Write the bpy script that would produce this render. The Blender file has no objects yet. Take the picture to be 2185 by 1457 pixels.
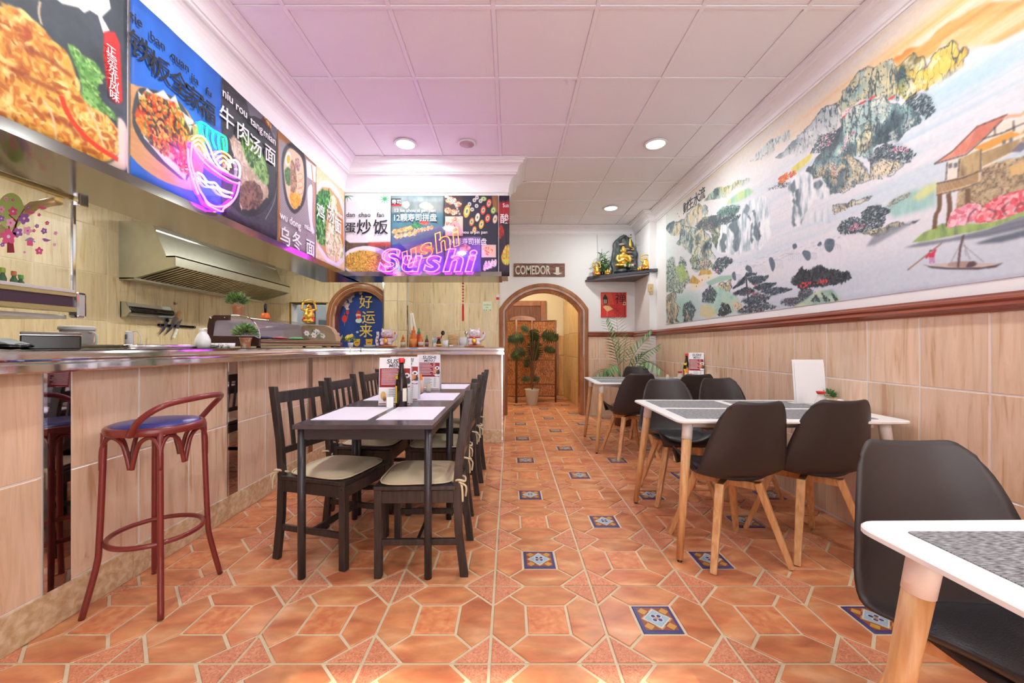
import bpy, math, random
import numpy as np
from mathutils import Vector, Matrix

# ------------------------------------------------------------------ camera, world, sun, exposure
scene = bpy.context.scene
COL = scene.collection
cam_d = bpy.data.cameras.new('camera'); cam = bpy.data.objects.new('camera', cam_d); COL.objects.link(cam)
EYE, FPX, VX, VY = 1.12, 840.0, 1088.0, 738.0
cam.location = (0, 0, EYE); cam.rotation_euler = (math.pi/2, 0, 0)
cam_d.sensor_width = 36; cam_d.lens = FPX/2185*36
cam_d.shift_x = (1092.5-VX)/2185; cam_d.shift_y = (VY-728.5)/2185
cam_d.clip_start = 0.02; cam_d.clip_end = 100
scene.camera = cam
scene.view_settings.view_transform = 'Standard'; scene.view_settings.look = 'None'
scene.view_settings.gamma = 1; scene.view_settings.use_curve_mapping = False
scene.view_settings.exposure = 0.62
cy = scene.cycles
cy.max_bounces = 5; cy.diffuse_bounces = 3; cy.glossy_bounces = 3; cy.transmission_bounces = 4; cy.transparent_max_bounces = 8
cy.caustics_reflective = False; cy.caustics_refractive = False; cy.adaptive_threshold = .12; cy.adaptive_min_samples = 12
world = bpy.data.worlds.new('sky'); scene.world = world; world.use_nodes = True
bgn = world.node_tree.nodes['Background']; bgn.inputs[0].default_value = (1.0, .975, .97, 1); bgn.inputs[1].default_value = 2.6
sun_d = bpy.data.lights.new('sun', 'SUN'); sun_d.energy = 2.8; sun_d.angle = .01; sun_d.color = (1, .88, .7)
sun = bpy.data.objects.new('sun', sun_d); COL.objects.link(sun)
sun.rotation_euler = Vector((-.15, 1.0, -.88)).to_track_quat('-Z', 'Y').to_euler()
def area_light(name, loc, rot, sx, sy, power, col=(1, 1, 1)):
    d = bpy.data.lights.new(name, 'AREA'); d.shape = 'RECTANGLE'; d.size = sx; d.size_y = sy; d.energy = power; d.color = col
    o = bpy.data.objects.new(name, d); COL.objects.link(o); o.location = loc; o.rotation_euler = rot
    return o

# ------------------------------------------------------------------ helpers
R = random.Random(7)
PI = math.pi
def s2l(c):
    c = c/255.0
    return c/12.92 if c <= .04045 else ((c+.055)/1.055)**2.4
def rgb(c): return (s2l(c[0]), s2l(c[1]), s2l(c[2]), 1)
def at(px, py, Y): return Vector(((px-VX)*Y/FPX, Y, EYE+(VY-py)*Y/FPX))
def atx(px, py, X):
    Y = X*FPX/(px-VX); return Vector((X, Y, EYE+(VY-py)*Y/FPX))
def tag(o, label=None, cat=None, group=None, kind=None):
    if label: o['label'] = label
    if cat: o['category'] = cat
    if group: o['group'] = group
    if kind: o['kind'] = kind
    return o
def thing(name, label, cat, loc=(0, 0, 0), rz=0, group=None):
    o = bpy.data.objects.new(name, None); COL.objects.link(o); o.empty_display_size = .05
    o.location = loc; o.rotation_euler = (0, 0, rz)
    return tag(o, label, cat, group)
def copy_tree(o, parent=None):
    c = o.copy(); COL.objects.link(c)
    if parent is not None: c.parent = parent
    for ch in o.children: copy_tree(ch, c)
    return c
def link(name, me, parent=None, loc=(0, 0, 0), rot=(0, 0, 0)):
    o = bpy.data.objects.new(name, me); COL.objects.link(o); o.location = loc; o.rotation_euler = rot
    if parent is not None: o.parent = parent
    return o

class MB:
    """collects shapes and builds ONE mesh object"""
    def __init__(s): s.v = []; s.f = []; s.m = []; s.sm = []; s.T = None
    def add(s, vs, fs, mi=0, smooth=False):
        b = len(s.v)
        for p in vs:
            p = Vector(p); s.v.append(s.T @ p if s.T is not None else p)
        for f in fs: s.f.append([b+i for i in f]); s.m.append(mi); s.sm.append(smooth)
        return s
    def box(s, a, b, mi=0):
        x0, y0, z0 = a; x1, y1, z1 = b
        return s.add([(x0,y0,z0),(x1,y0,z0),(x1,y1,z0),(x0,y1,z0),(x0,y0,z1),(x1,y0,z1),(x1,y1,z1),(x0,y1,z1)],
            [(0,3,2,1),(4,5,6,7),(0,1,5,4),(1,2,6,5),(2,3,7,6),(3,0,4,7)], mi)
    def bar(s, p, q, w, h, mi=0, w2=None, h2=None, up=(0, 0, 1)):
        p, q = Vector(p), Vector(q); d = (q-p).normalized(); u = Vector(up)
        if abs(d.dot(u)) > .95: u = Vector((0, 1, 0)) if abs(d.y) < .9 else Vector((1, 0, 0))
        a = d.cross(u).normalized(); b = a.cross(d).normalized(); w2 = w if w2 is None else w2; h2 = h if h2 is None else h2
        vs = [p+a*i*w/2+b*j*h/2 for i, j in ((-1,-1),(1,-1),(1,1),(-1,1))]+[q+a*i*w2/2+b*j*h2/2 for i, j in ((-1,-1),(1,-1),(1,1),(-1,1))]
        return s.add(vs, [(0,1,2,3),(7,6,5,4),(0,4,5,1),(1,5,6,2),(2,6,7,3),(3,7,4,0)], mi)
    def tube(s, pts, r, n=8, mi=0, closed=False, cap=True):
        pts = [Vector(p) for p in pts]; N = len(pts); rs = r if isinstance(r, (list, tuple)) else [r]*N
        vs, fs = [], []; ref = None
        for i, p in enumerate(pts):
            if closed: t = pts[(i+1) % N]-pts[i-1]
            else: t = pts[min(i+1, N-1)]-pts[max(i-1, 0)]
            t = t.normalized() if t.length > 1e-9 else Vector((0, 0, 1))
            if ref is None:
                ref = Vector((0, 0, 1)) if abs(t.z) < .9 else Vector((1, 0, 0))
            a = ref-t*ref.dot(t)
            if a.length < 1e-6: a = t.orthogonal()
            a.normalize(); ref = a; b = t.cross(a)
            for k in range(n):
                th = 2*PI*k/n; vs.append(p+(a*math.cos(th)+b*math.sin(th))*rs[i])
        for i in range(N if closed else N-1):
            j = (i+1) % N
            for k in range(n):
                l = (k+1) % n; fs.append((i*n+k, i*n+l, j*n+l, j*n+k))
        s.add(vs, fs, mi, True)
        if cap and not closed:
            b = len(s.v)-len(vs)
            s.f.append([b+k for k in range(n)][::-1]); s.m.append(mi); s.sm.append(False)
            s.f.append([b+(N-1)*n+k for k in range(n)]); s.m.append(mi); s.sm.append(False)
        return s
    def lathe(s, prof, n=20, c=(0, 0, 0), mi=0, sx=1, sy=1, smooth=True):
        c = Vector(c); vs, fs = [], []
        for (r, z) in prof:
            for k in range(n):
                th = 2*PI*k/n; vs.append(c+Vector((r*math.cos(th)*sx, r*math.sin(th)*sy, z)))
        for i in range(len(prof)-1):
            for k in range(n):
                l = (k+1) % n; fs.append((i*n+k, i*n+l, (i+1)*n+l, (i+1)*n+k))
        fs.append(tuple(range(n))[::-1]); fs.append(tuple((len(prof)-1)*n+k for k in range(n)))
        return s.add(vs, fs, mi, smooth)
    def ell(s, c, r, n=14, mi=0, rot=None):
        c = Vector(c); r = (r, r, r) if not isinstance(r, (tuple, list)) else r; m = max(6, n//2); vs = []; fs = []
        for i in range(m+1):
            ph = PI*i/m
            for k in range(n):
                th = 2*PI*k/n; p = Vector((r[0]*math.sin(ph)*math.cos(th), r[1]*math.sin(ph)*math.sin(th), -r[2]*math.cos(ph)))
                vs.append(c+(rot @ p if rot else p))
        for i in range(m):
            for k in range(n):
                l = (k+1) % n; fs.append((i*n+k, i*n+l, (i+1)*n+l, (i+1)*n+k))
        return s.add(vs, fs, mi, True)
    def prism(s, poly, d0, d1, axis='z', mi=0, smooth=False):
        def P3(p, d): return (p[0], p[1], d) if axis == 'z' else ((p[0], d, p[1]) if axis == 'y' else (d, p[0], p[1]))
        n = len(poly); vs = [P3(p, d0) for p in poly]+[P3(p, d1) for p in poly]
        b = len(s.v)
        s.add(vs, [tuple(range(n))[::-1], tuple(range(n, 2*n))], mi, False)
        for i in range(n):
            j = (i+1) % n; s.f.append([b+i, b+j, b+n+j, b+n+i]); s.m.append(mi); s.sm.append(smooth)
        return s
    def grid(s, fn, nu, nv, mi=0, smooth=True, closeu=False):
        vs = [fn(i/nu, j/nv) for j in range(nv+1) for i in range(nu+(0 if closeu else 1))]
        W = nu+(0 if closeu else 1); fs = []
        for j in range(nv):
            for i in range(nu):
                k = (i+1) % W if closeu else i+1
                fs.append((j*W+i, j*W+k, (j+1)*W+k, (j+1)*W+i))
        return s.add(vs, fs, mi, smooth)
    def mesh(s, name, mats):
        me = bpy.data.meshes.new(name); me.from_pydata([tuple(p) for p in s.v], [], s.f)
        for m in (mats if isinstance(mats, (list, tuple)) else [mats]): me.materials.append(m)
        me.polygons.foreach_set('material_index', s.m); me.polygons.foreach_set('use_smooth', s.sm); me.update()
        return me
    def build(s, name, mats, parent=None, loc=(0, 0, 0), rot=(0, 0, 0), bevel=0, solid=0, subd=0, remesh=0, fix=True):
        me = s.mesh(name, mats)
        if fix:
            import bmesh
            bm = bmesh.new(); bm.from_mesh(me); bmesh.ops.recalc_face_normals(bm, faces=bm.faces); bm.to_mesh(me); bm.free()
        o = link(name, me, parent, loc, rot)
        if remesh:
            r = o.modifiers.new('remesh', 'REMESH'); r.mode = 'VOXEL'; r.voxel_size = remesh; r.use_smooth_shade = True
            sm = o.modifiers.new('smooth', 'SMOOTH'); sm.iterations = 3; sm.factor = .5
        if solid:
            m = o.modifiers.new('solid', 'SOLIDIFY'); m.thickness = solid; m.offset = 0
        if subd:
            m = o.modifiers.new('subd', 'SUBSURF'); m.levels = subd; m.render_levels = subd
        if bevel:
            m = o.modifiers.new('bevel', 'BEVEL'); m.width = bevel; m.segments = 2; m.limit_method = 'ANGLE'; m.angle_limit = .6
        return o
def rounded(w, h, r, n=5, cx=0, cy=0):
    out = []
    for sx, sy, a0 in ((1, 1, 0), (-1, 1, PI/2), (-1, -1, PI), (1, -1, 1.5*PI)):
        for k in range(n+1):
            a = a0+PI/2*k/n; out.append((cx+sx*(w/2-r)+r*math.cos(a), cy+sy*(h/2-r)+r*math.sin(a)))
    return out
def arc(cx, cy, r, a0, a1, n, ry=None):
    ry = r if ry is None else ry
    return [(cx+r*math.cos(a0+(a1-a0)*i/n), cy+ry*math.sin(a0+(a1-a0)*i/n)) for i in range(n+1)]
def spline(pts, n=6, closed=False):
    """Catmull-Rom through the points (any dimension)"""
    P = [np.array(p, float) for p in pts]; N = len(P); out = []
    for i in range(N if closed else N-1):
        p0 = P[i-1] if (closed or i > 0) else P[i]; p1 = P[i]; p2 = P[(i+1) % N]; p3 = P[(i+2) % N] if (closed or i+2 < N) else P[i+1]
        for k in range(n):
            t = k/n; out.append(tuple(.5*((2*p1)+(-p0+p2)*t+(2*p0-5*p1+4*p2-p3)*t*t+(-p0+3*p1-3*p2+p3)*t**3)))
    if not closed: out.append(tuple(P[-1]))
    return out

# ------------------------------------------------------------------ materials
MATS = {}
def mat(name, col=(200, 200, 200), rough=.5, metal=0.0, alpha=1, trans=0, emit=None, estr=0, ior=None, coat=0, noise=0, nscale=30, bump=0, spec=None, sheen=0):
    if name in MATS: return MATS[name]
    m = bpy.data.materials.new(name); m.use_nodes = True; MATS[name] = m
    nt = m.node_tree; b = nt.nodes['Principled BSDF']
    b.inputs['Base Color'].default_value = rgb(col); b.inputs['Roughness'].default_value = rough; b.inputs['Metallic'].default_value = metal
    b.inputs['Alpha'].default_value = alpha; b.inputs['Transmission Weight'].default_value = trans
    if ior: b.inputs['IOR'].default_value = ior
    if coat: b.inputs['Coat Weight'].default_value = coat
    if spec is not None: b.inputs['Specular IOR Level'].default_value = spec
    if emit: b.inputs['Emission Color'].default_value = rgb(emit); b.inputs['Emission Strength'].default_value = estr
    if noise or bump:
        tc = nt.nodes.new('ShaderNodeTexCoord'); nz = nt.nodes.new('ShaderNodeTexNoise'); nz.inputs['Scale'].default_value = nscale; nz.inputs['Detail'].default_value = 4
        nt.links.new(tc.outputs['Object'], nz.inputs['Vector'])
        if noise:
            mx = nt.nodes.new('ShaderNodeMixRGB'); mx.blend_type = 'MULTIPLY'; mx.inputs[0].default_value = 1
            mr = nt.nodes.new('ShaderNodeMapRange'); mr.inputs[3].default_value = 1-noise; mr.inputs[4].default_value = 1+noise
            nt.links.new(nz.outputs[0], mr.inputs[0]); mx.inputs[1].default_value = rgb(col); nt.links.new(mr.outputs[0], mx.inputs[2]); nt.links.new(mx.outputs[0], b.inputs['Base Color'])
        if bump:
            bp = nt.nodes.new('ShaderNodeBump'); bp.inputs['Strength'].default_value = bump; bp.inputs['Distance'].default_value = .004
            nt.links.new(nz.outputs[0], bp.inputs['Height']); nt.links.new(bp.outputs[0], b.inputs['Normal'])
    return m
def ramp_mat(name, stops, rough=.5, scale=(1, 1, 1), nscale=5, detail=5, distort=0, world=False, bump=0, rnd=0, coat=0, second=None, spec=None):
    """noise driven colour ramp; scale stretches the grain; rnd varies every object a little"""
    if name in MATS: return MATS[name]
    m = mat(name, stops[0][1], rough, coat=coat, spec=spec); nt = m.node_tree; N = nt.nodes; L = nt.links; b = N['Principled BSDF']
    if world: g = N.new('ShaderNodeNewGeometry'); src = g.outputs['Position']
    else: g = N.new('ShaderNodeTexCoord'); src = g.outputs['Object']
    oi = N.new('ShaderNodeObjectInfo')
    mp = N.new('ShaderNodeVectorMath'); mp.operation = 'MULTIPLY'; mp.inputs[1].default_value = scale; L.new(src, mp.inputs[0])
    ad = N.new('ShaderNodeVectorMath'); ad.operation = 'ADD'; L.new(mp.outputs[0], ad.inputs[0])
    sc = N.new('ShaderNodeMath'); sc.operation = 'MULTIPLY'; sc.inputs[1].default_value = 37; L.new(oi.outputs['Random'], sc.inputs[0]); L.new(sc.outputs[0], ad.inputs[1])
    nz = N.new('ShaderNodeTexNoise'); nz.inputs['Scale'].default_value = nscale; nz.inputs['Detail'].default_value = detail; nz.inputs['Distortion'].default_value = distort
    L.new(ad.outputs[0], nz.inputs['Vector'])
    cr = N.new('ShaderNodeValToRGB'); el = cr.color_ramp.elements
    while len(el) < len(stops): el.new(.5)
    for e, (p, c) in zip(el, stops): e.position = p; e.color = rgb(c)
    L.new(nz.outputs[0], cr.inputs[0]); out = cr.outputs[0]
    if second:
        n2 = N.new('ShaderNodeTexNoise'); n2.inputs['Scale'].default_value = second[0]; n2.inputs['Detail'].default_value = 3; L.new(ad.outputs[0], n2.inputs['Vector'])
        mr = N.new('ShaderNodeMapRange'); mr.inputs[1].default_value = .35; mr.inputs[2].default_value = .65; mr.inputs[3].default_value = 1-second[1]; mr.inputs[4].default_value = 1+second[1]; L.new(n2.outputs[0], mr.inputs[0])
        mx = N.new('ShaderNodeMixRGB'); mx.blend_type = 'MULTIPLY'; mx.inputs[0].default_value = 1; L.new(out, mx.inputs[1]); L.new(mr.outputs[0], mx.inputs[2]); out = mx.outputs[0]
    if rnd:
        mr = N.new('ShaderNodeMapRange'); mr.inputs[3].default_value = 1-rnd; mr.inputs[4].default_value = 1+rnd; L.new(oi.outputs['Random'], mr.inputs[0])
        mx = N.new('ShaderNodeMixRGB'); mx.blend_type = 'MULTIPLY'; mx.inputs[0].default_value = 1; L.new(out, mx.inputs[1]); L.new(mr.outputs[0], mx.inputs[2]); out = mx.outputs[0]
    L.new(out, b.inputs['Base Color'])
    if bump:
        bp = N.new('ShaderNodeBump'); bp.inputs['Strength'].default_value = bump; bp.inputs['Distance'].default_value = .003; L.new(nz.outputs[0], bp.inputs['Height']); L.new(bp.outputs[0], b.inputs['Normal'])
    return m
def glow(name, col, strength, core=None):
    return mat(name, col, .4, emit=col, estr=strength)
travertine = ramp_mat('travertine', [(.32, (204, 164, 132)), (.38, (216, 182, 152)), (.46, (222, 190, 162)), (.58, (228, 198, 172)), (.68, (220, 188, 160)), (.8, (214, 180, 150))], .22, (17, 17, 1.5), 1.5, 8, 1.1, world=True, rnd=.05, second=(.5, .06))
travertine_k = ramp_mat('travertine_cream', [(.32, (204, 178, 136)), (.38, (218, 199, 160)), (.46, (224, 206, 168)), (.58, (230, 214, 180)), (.68, (222, 205, 166)), (.8, (215, 195, 154))], .25, (17, 17, 1.5), 1.5, 8, 1.1, world=True, rnd=.05, second=(.5, .06))
plinth_m = ramp_mat('plinth_stone', [(.35, (190, 158, 120)), (.5, (206, 178, 142)), (.66, (222, 200, 170))], .3, (1, 1, 1), 34, 3, .4, world=True)
terra = ramp_mat('terracotta', [(.25, (184, 102, 72)), (.42, (204, 126, 86)), (.58, (214, 146, 100)), (.78, (228, 176, 134))], .3, (1, 2.2, 1), 4.5, 5, .6, world=True, rnd=.08, bump=.08, second=(9, .12))
terra2 = ramp_mat('terracotta_stamped', [(.3, (188, 104, 78)), (.5, (212, 136, 100)), (.7, (226, 164, 128))], .4, (1, 1, 1), 60, 3, 2.5, world=True, bump=.5, rnd=.06)
grout_m = mat('grout', (214, 194, 162), .8, noise=.12, nscale=60)
grout_w = mat('grout_white', (226, 216, 214), .8)
plaster = mat('plaster', (236, 232, 232), .7, bump=.05, nscale=80)
ceil_m = mat('ceiling_board', (246, 243, 246), .85, bump=.25, nscale=260)
trimw = mat('white_trim', (246, 243, 246), .45)
steel = mat('steel', (198, 196, 192), .16, 1.0, noise=.06, nscale=9)
steel_b = mat('brushed_steel', (206, 210, 202), .38, 1.0, noise=.08, nscale=14)
chrome = mat('chrome', (225, 225, 228), .06, 1.0)
mirror_m = mat('mirror', (150, 138, 138), .03, 1.0)
redwood = ramp_mat('red_wood', [(.3, (118, 52, 36)), (.5, (138, 66, 45)), (.7, (152, 78, 54))], .28, (1, .3, 6), 5, 4, 0, coat=.4)
archwood = ramp_mat('arch_wood', [(.3, (134, 82, 52)), (.5, (156, 99, 65)), (.7, (174, 115, 79))], .25, (1, 1, .4), 8, 3, 0, coat=.5)
beech = ramp_mat('beech_wood', [(.3, (200, 140, 88)), (.5, (220, 166, 112)), (.7, (232, 186, 136))], .38, (7, 7, .7), 8, 4, .3, rnd=.04)
blackwood = ramp_mat('black_stained_wood', [(.3, (36, 30, 29)), (.5, (50, 43, 42)), (.75, (66, 58, 57))], .32, (8, 8, 1), 8, 4, .2)
black_metal = mat('black_metal', (58, 56, 60), .32, .3)
white_p = mat('white_lacquer', (240, 238, 238), .3)
black_shell = mat('black_plastic', (54, 46, 46), .42, bump=.08, nscale=400)
black_pad = mat('black_leatherette', (44, 42, 48), .36, bump=.3, nscale=260)
black_g = mat('black_gloss', (20, 20, 24), .15)
gold = mat('gold', (240, 192, 86), .34, .85, bump=.3, nscale=60)
white_m = mat('white', (240, 240, 240), .4)
paper_m = mat('paper', (238, 235, 238), .6)
red_m = mat('red', (214, 40, 36), .35)
glass_m = mat('clear_glass', (250, 252, 252), .02, trans=1.0, ior=1.05)
for _n in ('clear_glass',): MATS[_n].node_tree.nodes['Principled BSDF'].inputs['Specular IOR Level'].default_value = .5
# thin clear pane: mostly transparent, a little mirror
def pane_mat(name, tint=(255, 255, 255), refl=.08):
    m = bpy.data.materials.new(name); m.use_nodes = True; nt = m.node_tree; nt.nodes.clear(); MATS[name] = m
    o = nt.nodes.new('ShaderNodeOutputMaterial'); mx = nt.nodes.new('ShaderNodeMixShader'); t = nt.nodes.new('ShaderNodeBsdfTransparent'); g = nt.nodes.new('ShaderNodeBsdfGlossy')
    t.inputs[0].default_value = rgb(tint); g.inputs['Roughness'].default_value = .04; mx.inputs[0].default_value = refl
    nt.links.new(t.outputs[0], mx.inputs[1]); nt.links.new(g.outputs[0], mx.inputs[2]); nt.links.new(mx.outputs[0], o.inputs[0]); return m
pane = pane_mat('glass_pane'); acrylic = pane_mat('acrylic_sheet', (246, 240, 252), .06)

# ------------------------------------------------------------------ 2-D painter for printed cloth and the mural (flat print)
def vnoise(h, w, fx, fy, seed, octv=4, pers=.5):
    rg = np.random.RandomState(seed); out = np.zeros((h, w), np.float32); amp = 1; tot = 0
    for o in range(octv):
        gx, gy = max(2, int(fx*2**o)+2), max(2, int(fy*2**o)+2)
        g = rg.rand(gy, gx).astype(np.float32)
        x = np.linspace(0, gx-1.001, w); y = np.linspace(0, gy-1.001, h); xi = x.astype(int); yi = y.astype(int)
        tx = (x-xi).astype(np.float32); ty = (y-yi).astype(np.float32); tx = tx*tx*(3-2*tx); ty = ty*ty*(3-2*ty)
        r0 = g[:, xi]*(1-tx)+g[:, xi+1]*tx
        out += amp*(r0[yi]*(1-ty)[:, None]+r0[yi+1]*ty[:, None]); tot += amp; amp *= pers
    return out/tot
class Canvas:
    """rows run from the bottom up; fn maps authored coordinates to unit u, v"""
    def __init__(s, w, h, bg, fn=None):
        s.w, s.h = w, h; s.a = np.empty((h, w, 3), np.float32); s.a[:] = np.array(bg, np.float32)/255; s.fn = fn or (lambda x, y: (x, y)); s.seed = 1
    def pts(s, P): return np.array([(lambda q: (q[0]*s.w, q[1]*s.h))(s.fn(*p)) for p in P], np.float32)
    def noise(s, fx, fy, o=4, seed=None):
        s.seed += 1; return vnoise(s.h, s.w, fx, fy, seed or s.seed, o)
    def mask(s, q, soft=.7):
        x0, y0 = np.floor(q.min(0)-soft*3-2).astype(int); x1, y1 = np.ceil(q.max(0)+soft*3+2).astype(int)
        x0, y0 = max(0, x0), max(0, y0); x1, y1 = min(s.w, x1), min(s.h, y1)
        if x1 <= x0 or y1 <= y0: return None
        X, Y = np.meshgrid(np.arange(x0, x1)+.5, np.arange(y0, y1)+.5); ins = np.zeros(X.shape, bool)
        n = len(q); j = n-1
        for i in range(n):
            xi, yi = q[i]; xj, yj = q[j]
            if yi != yj:
                c = ((yi > Y) != (yj > Y)) & (X < (xj-xi)*(Y-yi)/(yj-yi)+xi); ins ^= c
            j = i
        m = ins.astype(np.float32)
        k = max(1, int(round(soft)))
        for _ in range(2):
            for ax in (0, 1):
                c = np.cumsum(np.pad(m, [(k+1, k) if a == ax else (0, 0) for a in (0, 1)], mode='edge'), axis=ax)
                m = (c[2*k+1:] - c[:-2*k-1])/(2*k+1) if ax == 0 else (c[:, 2*k+1:] - c[:, :-2*k-1])/(2*k+1)
        return m, (slice(y0, y1), slice(x0, x1))
    def blend(s, m, sl, col, al=1):
        if isinstance(col, np.ndarray) and col.ndim == 3: c = col[sl]
        else: c = np.array(col, np.float32)/255
        mm = (m*al)[..., None]; s.a[sl] = s.a[sl]*(1-mm)+c*mm
    def poly(s, P, col, al=1, soft=.7, smooth=0, tex=None):
        if smooth: P = spline(P, smooth, True)
        r = s.mask(s.pts(P), soft)
        if r is None: return None
        m, sl = r
        if tex is not None: m = m*tex[sl]
        s.blend(m, sl, col, al); return m, sl
    def ell(s, x, y, rx, ry, col, al=1, ang=0, soft=.7, tex=None, n=22):
        P = [(x+rx*math.cos(t)*math.cos(ang)-ry*math.sin(t)*math.sin(ang), y+rx*math.cos(t)*math.sin(ang)+ry*math.sin(t)*math.cos(ang)) for t in [2*PI*k/n for k in range(n)]]
        return s.poly(P, col, al, soft, tex=tex)
    def stroke(s, P, w, col, al=1, soft=.7, sm=5, taper=False):
        """w in canvas pixels"""
        q = s.pts(spline(P, sm) if sm and len(P) > 2 else P); n = len(q); L, Rr = [], []
        for i in range(n):
            t = q[min(i+1, n-1)]-q[max(i-1, 0)]; l = np.hypot(*t)+1e-6; nn = np.array([-t[1], t[0]])/l
            ww = w/2*(1-(i/(n-1))*.85 if taper else 1); L.append(q[i]+nn*ww); Rr.append(q[i]-nn*ww)
        r = s.mask(np.array(L+Rr[::-1]), soft)
        if r is None: return
        s.blend(r[0], r[1], col, al)
    def dabs(s, P, n, size, cols, al=.9, seed=1, ang=None, asp=2.0, inside=True):
        """scatter n small brush dabs inside the outline P; size in canvas pixels"""
        q = s.pts(P); r = s.mask(q, .7)
        if r is None: return
        m, sl = r; rg = np.random.RandomState(seed); ys, xs = np.nonzero(m > .5)
        if len(ys) == 0: return
        oy, ox = sl[0].start, sl[1].start
        for k in range(n):
            i = rg.randint(len(ys)); cx, cy = xs[i]+ox, ys[i]+oy
            a = rg.rand()*PI if ang is None else ang+rg.randn()*.35; sz = size*(.6+.8*rg.rand()); h = int(sz*asp)+2
            X0, X1, Y0, Y1 = max(0, cx-h), min(s.w, cx+h+1), max(0, cy-h), min(s.h, cy+h+1)
            yy, xx = np.mgrid[Y0:Y1, X0:X1]; dx, dy = xx-cx, yy-cy; u = dx*math.cos(a)+dy*math.sin(a); v = -dx*math.sin(a)+dy*math.cos(a)
            d = np.clip(1.3-np.sqrt((u/(sz*asp))**2+(v/sz)**2)*1.3, 0, 1)*1.6; d = np.clip(d, 0, 1)*al
            c = np.array(cols[rg.randint(len(cols))], np.float32)/255
            s.a[Y0:Y1, X0:X1] = s.a[Y0:Y1, X0:X1]*(1-d[..., None])+c*d[..., None]
    def image(s, name):
        im = bpy.data.images.new(name, s.w, s.h); buf = np.ones((s.h, s.w, 4), np.float32); buf[..., :3] = np.clip(s.a, 0, 1)
        im.pixels.foreach_set(buf.ravel()); im.update(); im.pack(); return im
def ramp(t, cols):
    """t array 0..1 -> colour array, cols list of rgb"""
    t = np.clip(t, 0, 1)*(len(cols)-1); i = np.minimum(t.astype(int), len(cols)-2); f = (t-i)[..., None]; C = np.array(cols, np.float32)/255
    return C[i]*(1-f)+C[i+1]*f
def print_mat(name, cv, rough=.6):
    m = mat(name, (255, 255, 255), rough); nt = m.node_tree; t = nt.nodes.new('ShaderNodeTexImage'); t.image = cv.image(name); t.extension = 'EXTEND'
    uv = nt.nodes.new('ShaderNodeUVMap'); nt.links.new(uv.outputs[0], t.inputs[0]); nt.links.new(t.outputs[0], nt.nodes['Principled BSDF'].inputs['Base Color']); return m
def cloth(name, o, u, v, w, h, m, nu=12, nv=12, wave=0, thick=.003, parent=None, seed=0, back=None):
    """a printed sheet: o lower-left corner, u and v unit directions; gently waved; real thickness"""
    o, u, v = Vector(o), Vector(u), Vector(v); n = u.cross(v); rr = random.Random(seed); p1, p2 = rr.random()*6, rr.random()*6
    vs, uvs = [], []
    for j in range(nv+1):
        for i in range(nu+1):
            a, b = i/nu, j/nv; d = wave*(math.sin(a*9+p1)*(1-b*.8)+.6*math.sin(a*17+b*3+p2)*(1-b*.6)); vs.append(o+u*a*w+v*b*h+n*d); uvs.append((a, b))
    fs = [(j*(nu+1)+i, j*(nu+1)+i+1, (j+1)*(nu+1)+i+1, (j+1)*(nu+1)+i) for j in range(nv) for i in range(nu)]
    me = bpy.data.meshes.new(name); me.from_pydata([tuple(p) for p in vs], [], fs); me.materials.append(m)
    ul = me.uv_layers.new(name='UVMap')
    for p in me.polygons:
        p.use_smooth = wave > 0
        for li in p.loop_indices: ul.data[li].uv = uvs[me.loops[li].vertex_index]
    ob = link(name, me, parent); md = ob.modifiers.new('solid', 'SOLIDIFY'); md.thickness = thick; md.offset = -1
    return ob
# ------------------------------------------------------------------ lettering (built-in font, turned into meshes)
_tx = {}
def letters(name, body, m, parent, o, u, v, size, bold=0.0, shear=0, depth=.0008, align='LEFT', width=None):
    """flat lettering starting at o (baseline), reading along u with v up; width squeezes or stretches to a length"""
    key = (body, round(bold, 4), shear, align, tuple(), depth/size)
    if key not in _tx:
        c = bpy.data.curves.new('t', 'FONT'); c.body = body; c.size = 1; c.offset = bold; c.shear = shear; c.align_x = align; c.resolution_u = 3; c.extrude = depth/size; c.space_line = .9
        ob = bpy.data.objects.new('t', c); me = ob.to_mesh(); me = me.copy(); ob.to_mesh_clear(); bpy.data.objects.remove(ob); bpy.data.curves.remove(c); _tx[key] = me
    me = _tx[key].copy(); me.materials.clear(); me.materials.append(m); me.name = name
    u, v = Vector(u).normalized(), Vector(v).normalized(); n = u.cross(v)
    sx = size
    if width and len(me.vertices):
        xs = [q.co.x for q in me.vertices]; sx = width/max(1e-6, max(xs)-min(xs))
    Mx = Matrix((( u.x*sx, v.x*size, n.x*size, o[0]), (u.y*sx, v.y*size, n.y*size, o[1]), (u.z*sx, v.z*size, n.z*size, o[2]), (0, 0, 0, 1)))
    me.transform(Mx)
    return link(name, me, parent)
# ================================================================== THE SETTING
RX, LX, KX, BY, FY, CZ = 2.13, -1.76, -3.95, 6.4, -1.6, 3.05     # right wall, bulkhead face, kitchen wall, back wall, shop front, ceiling
CFX = -1.82                                                        # counter front
def struct(o): o['kind'] = 'structure'; return o

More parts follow.
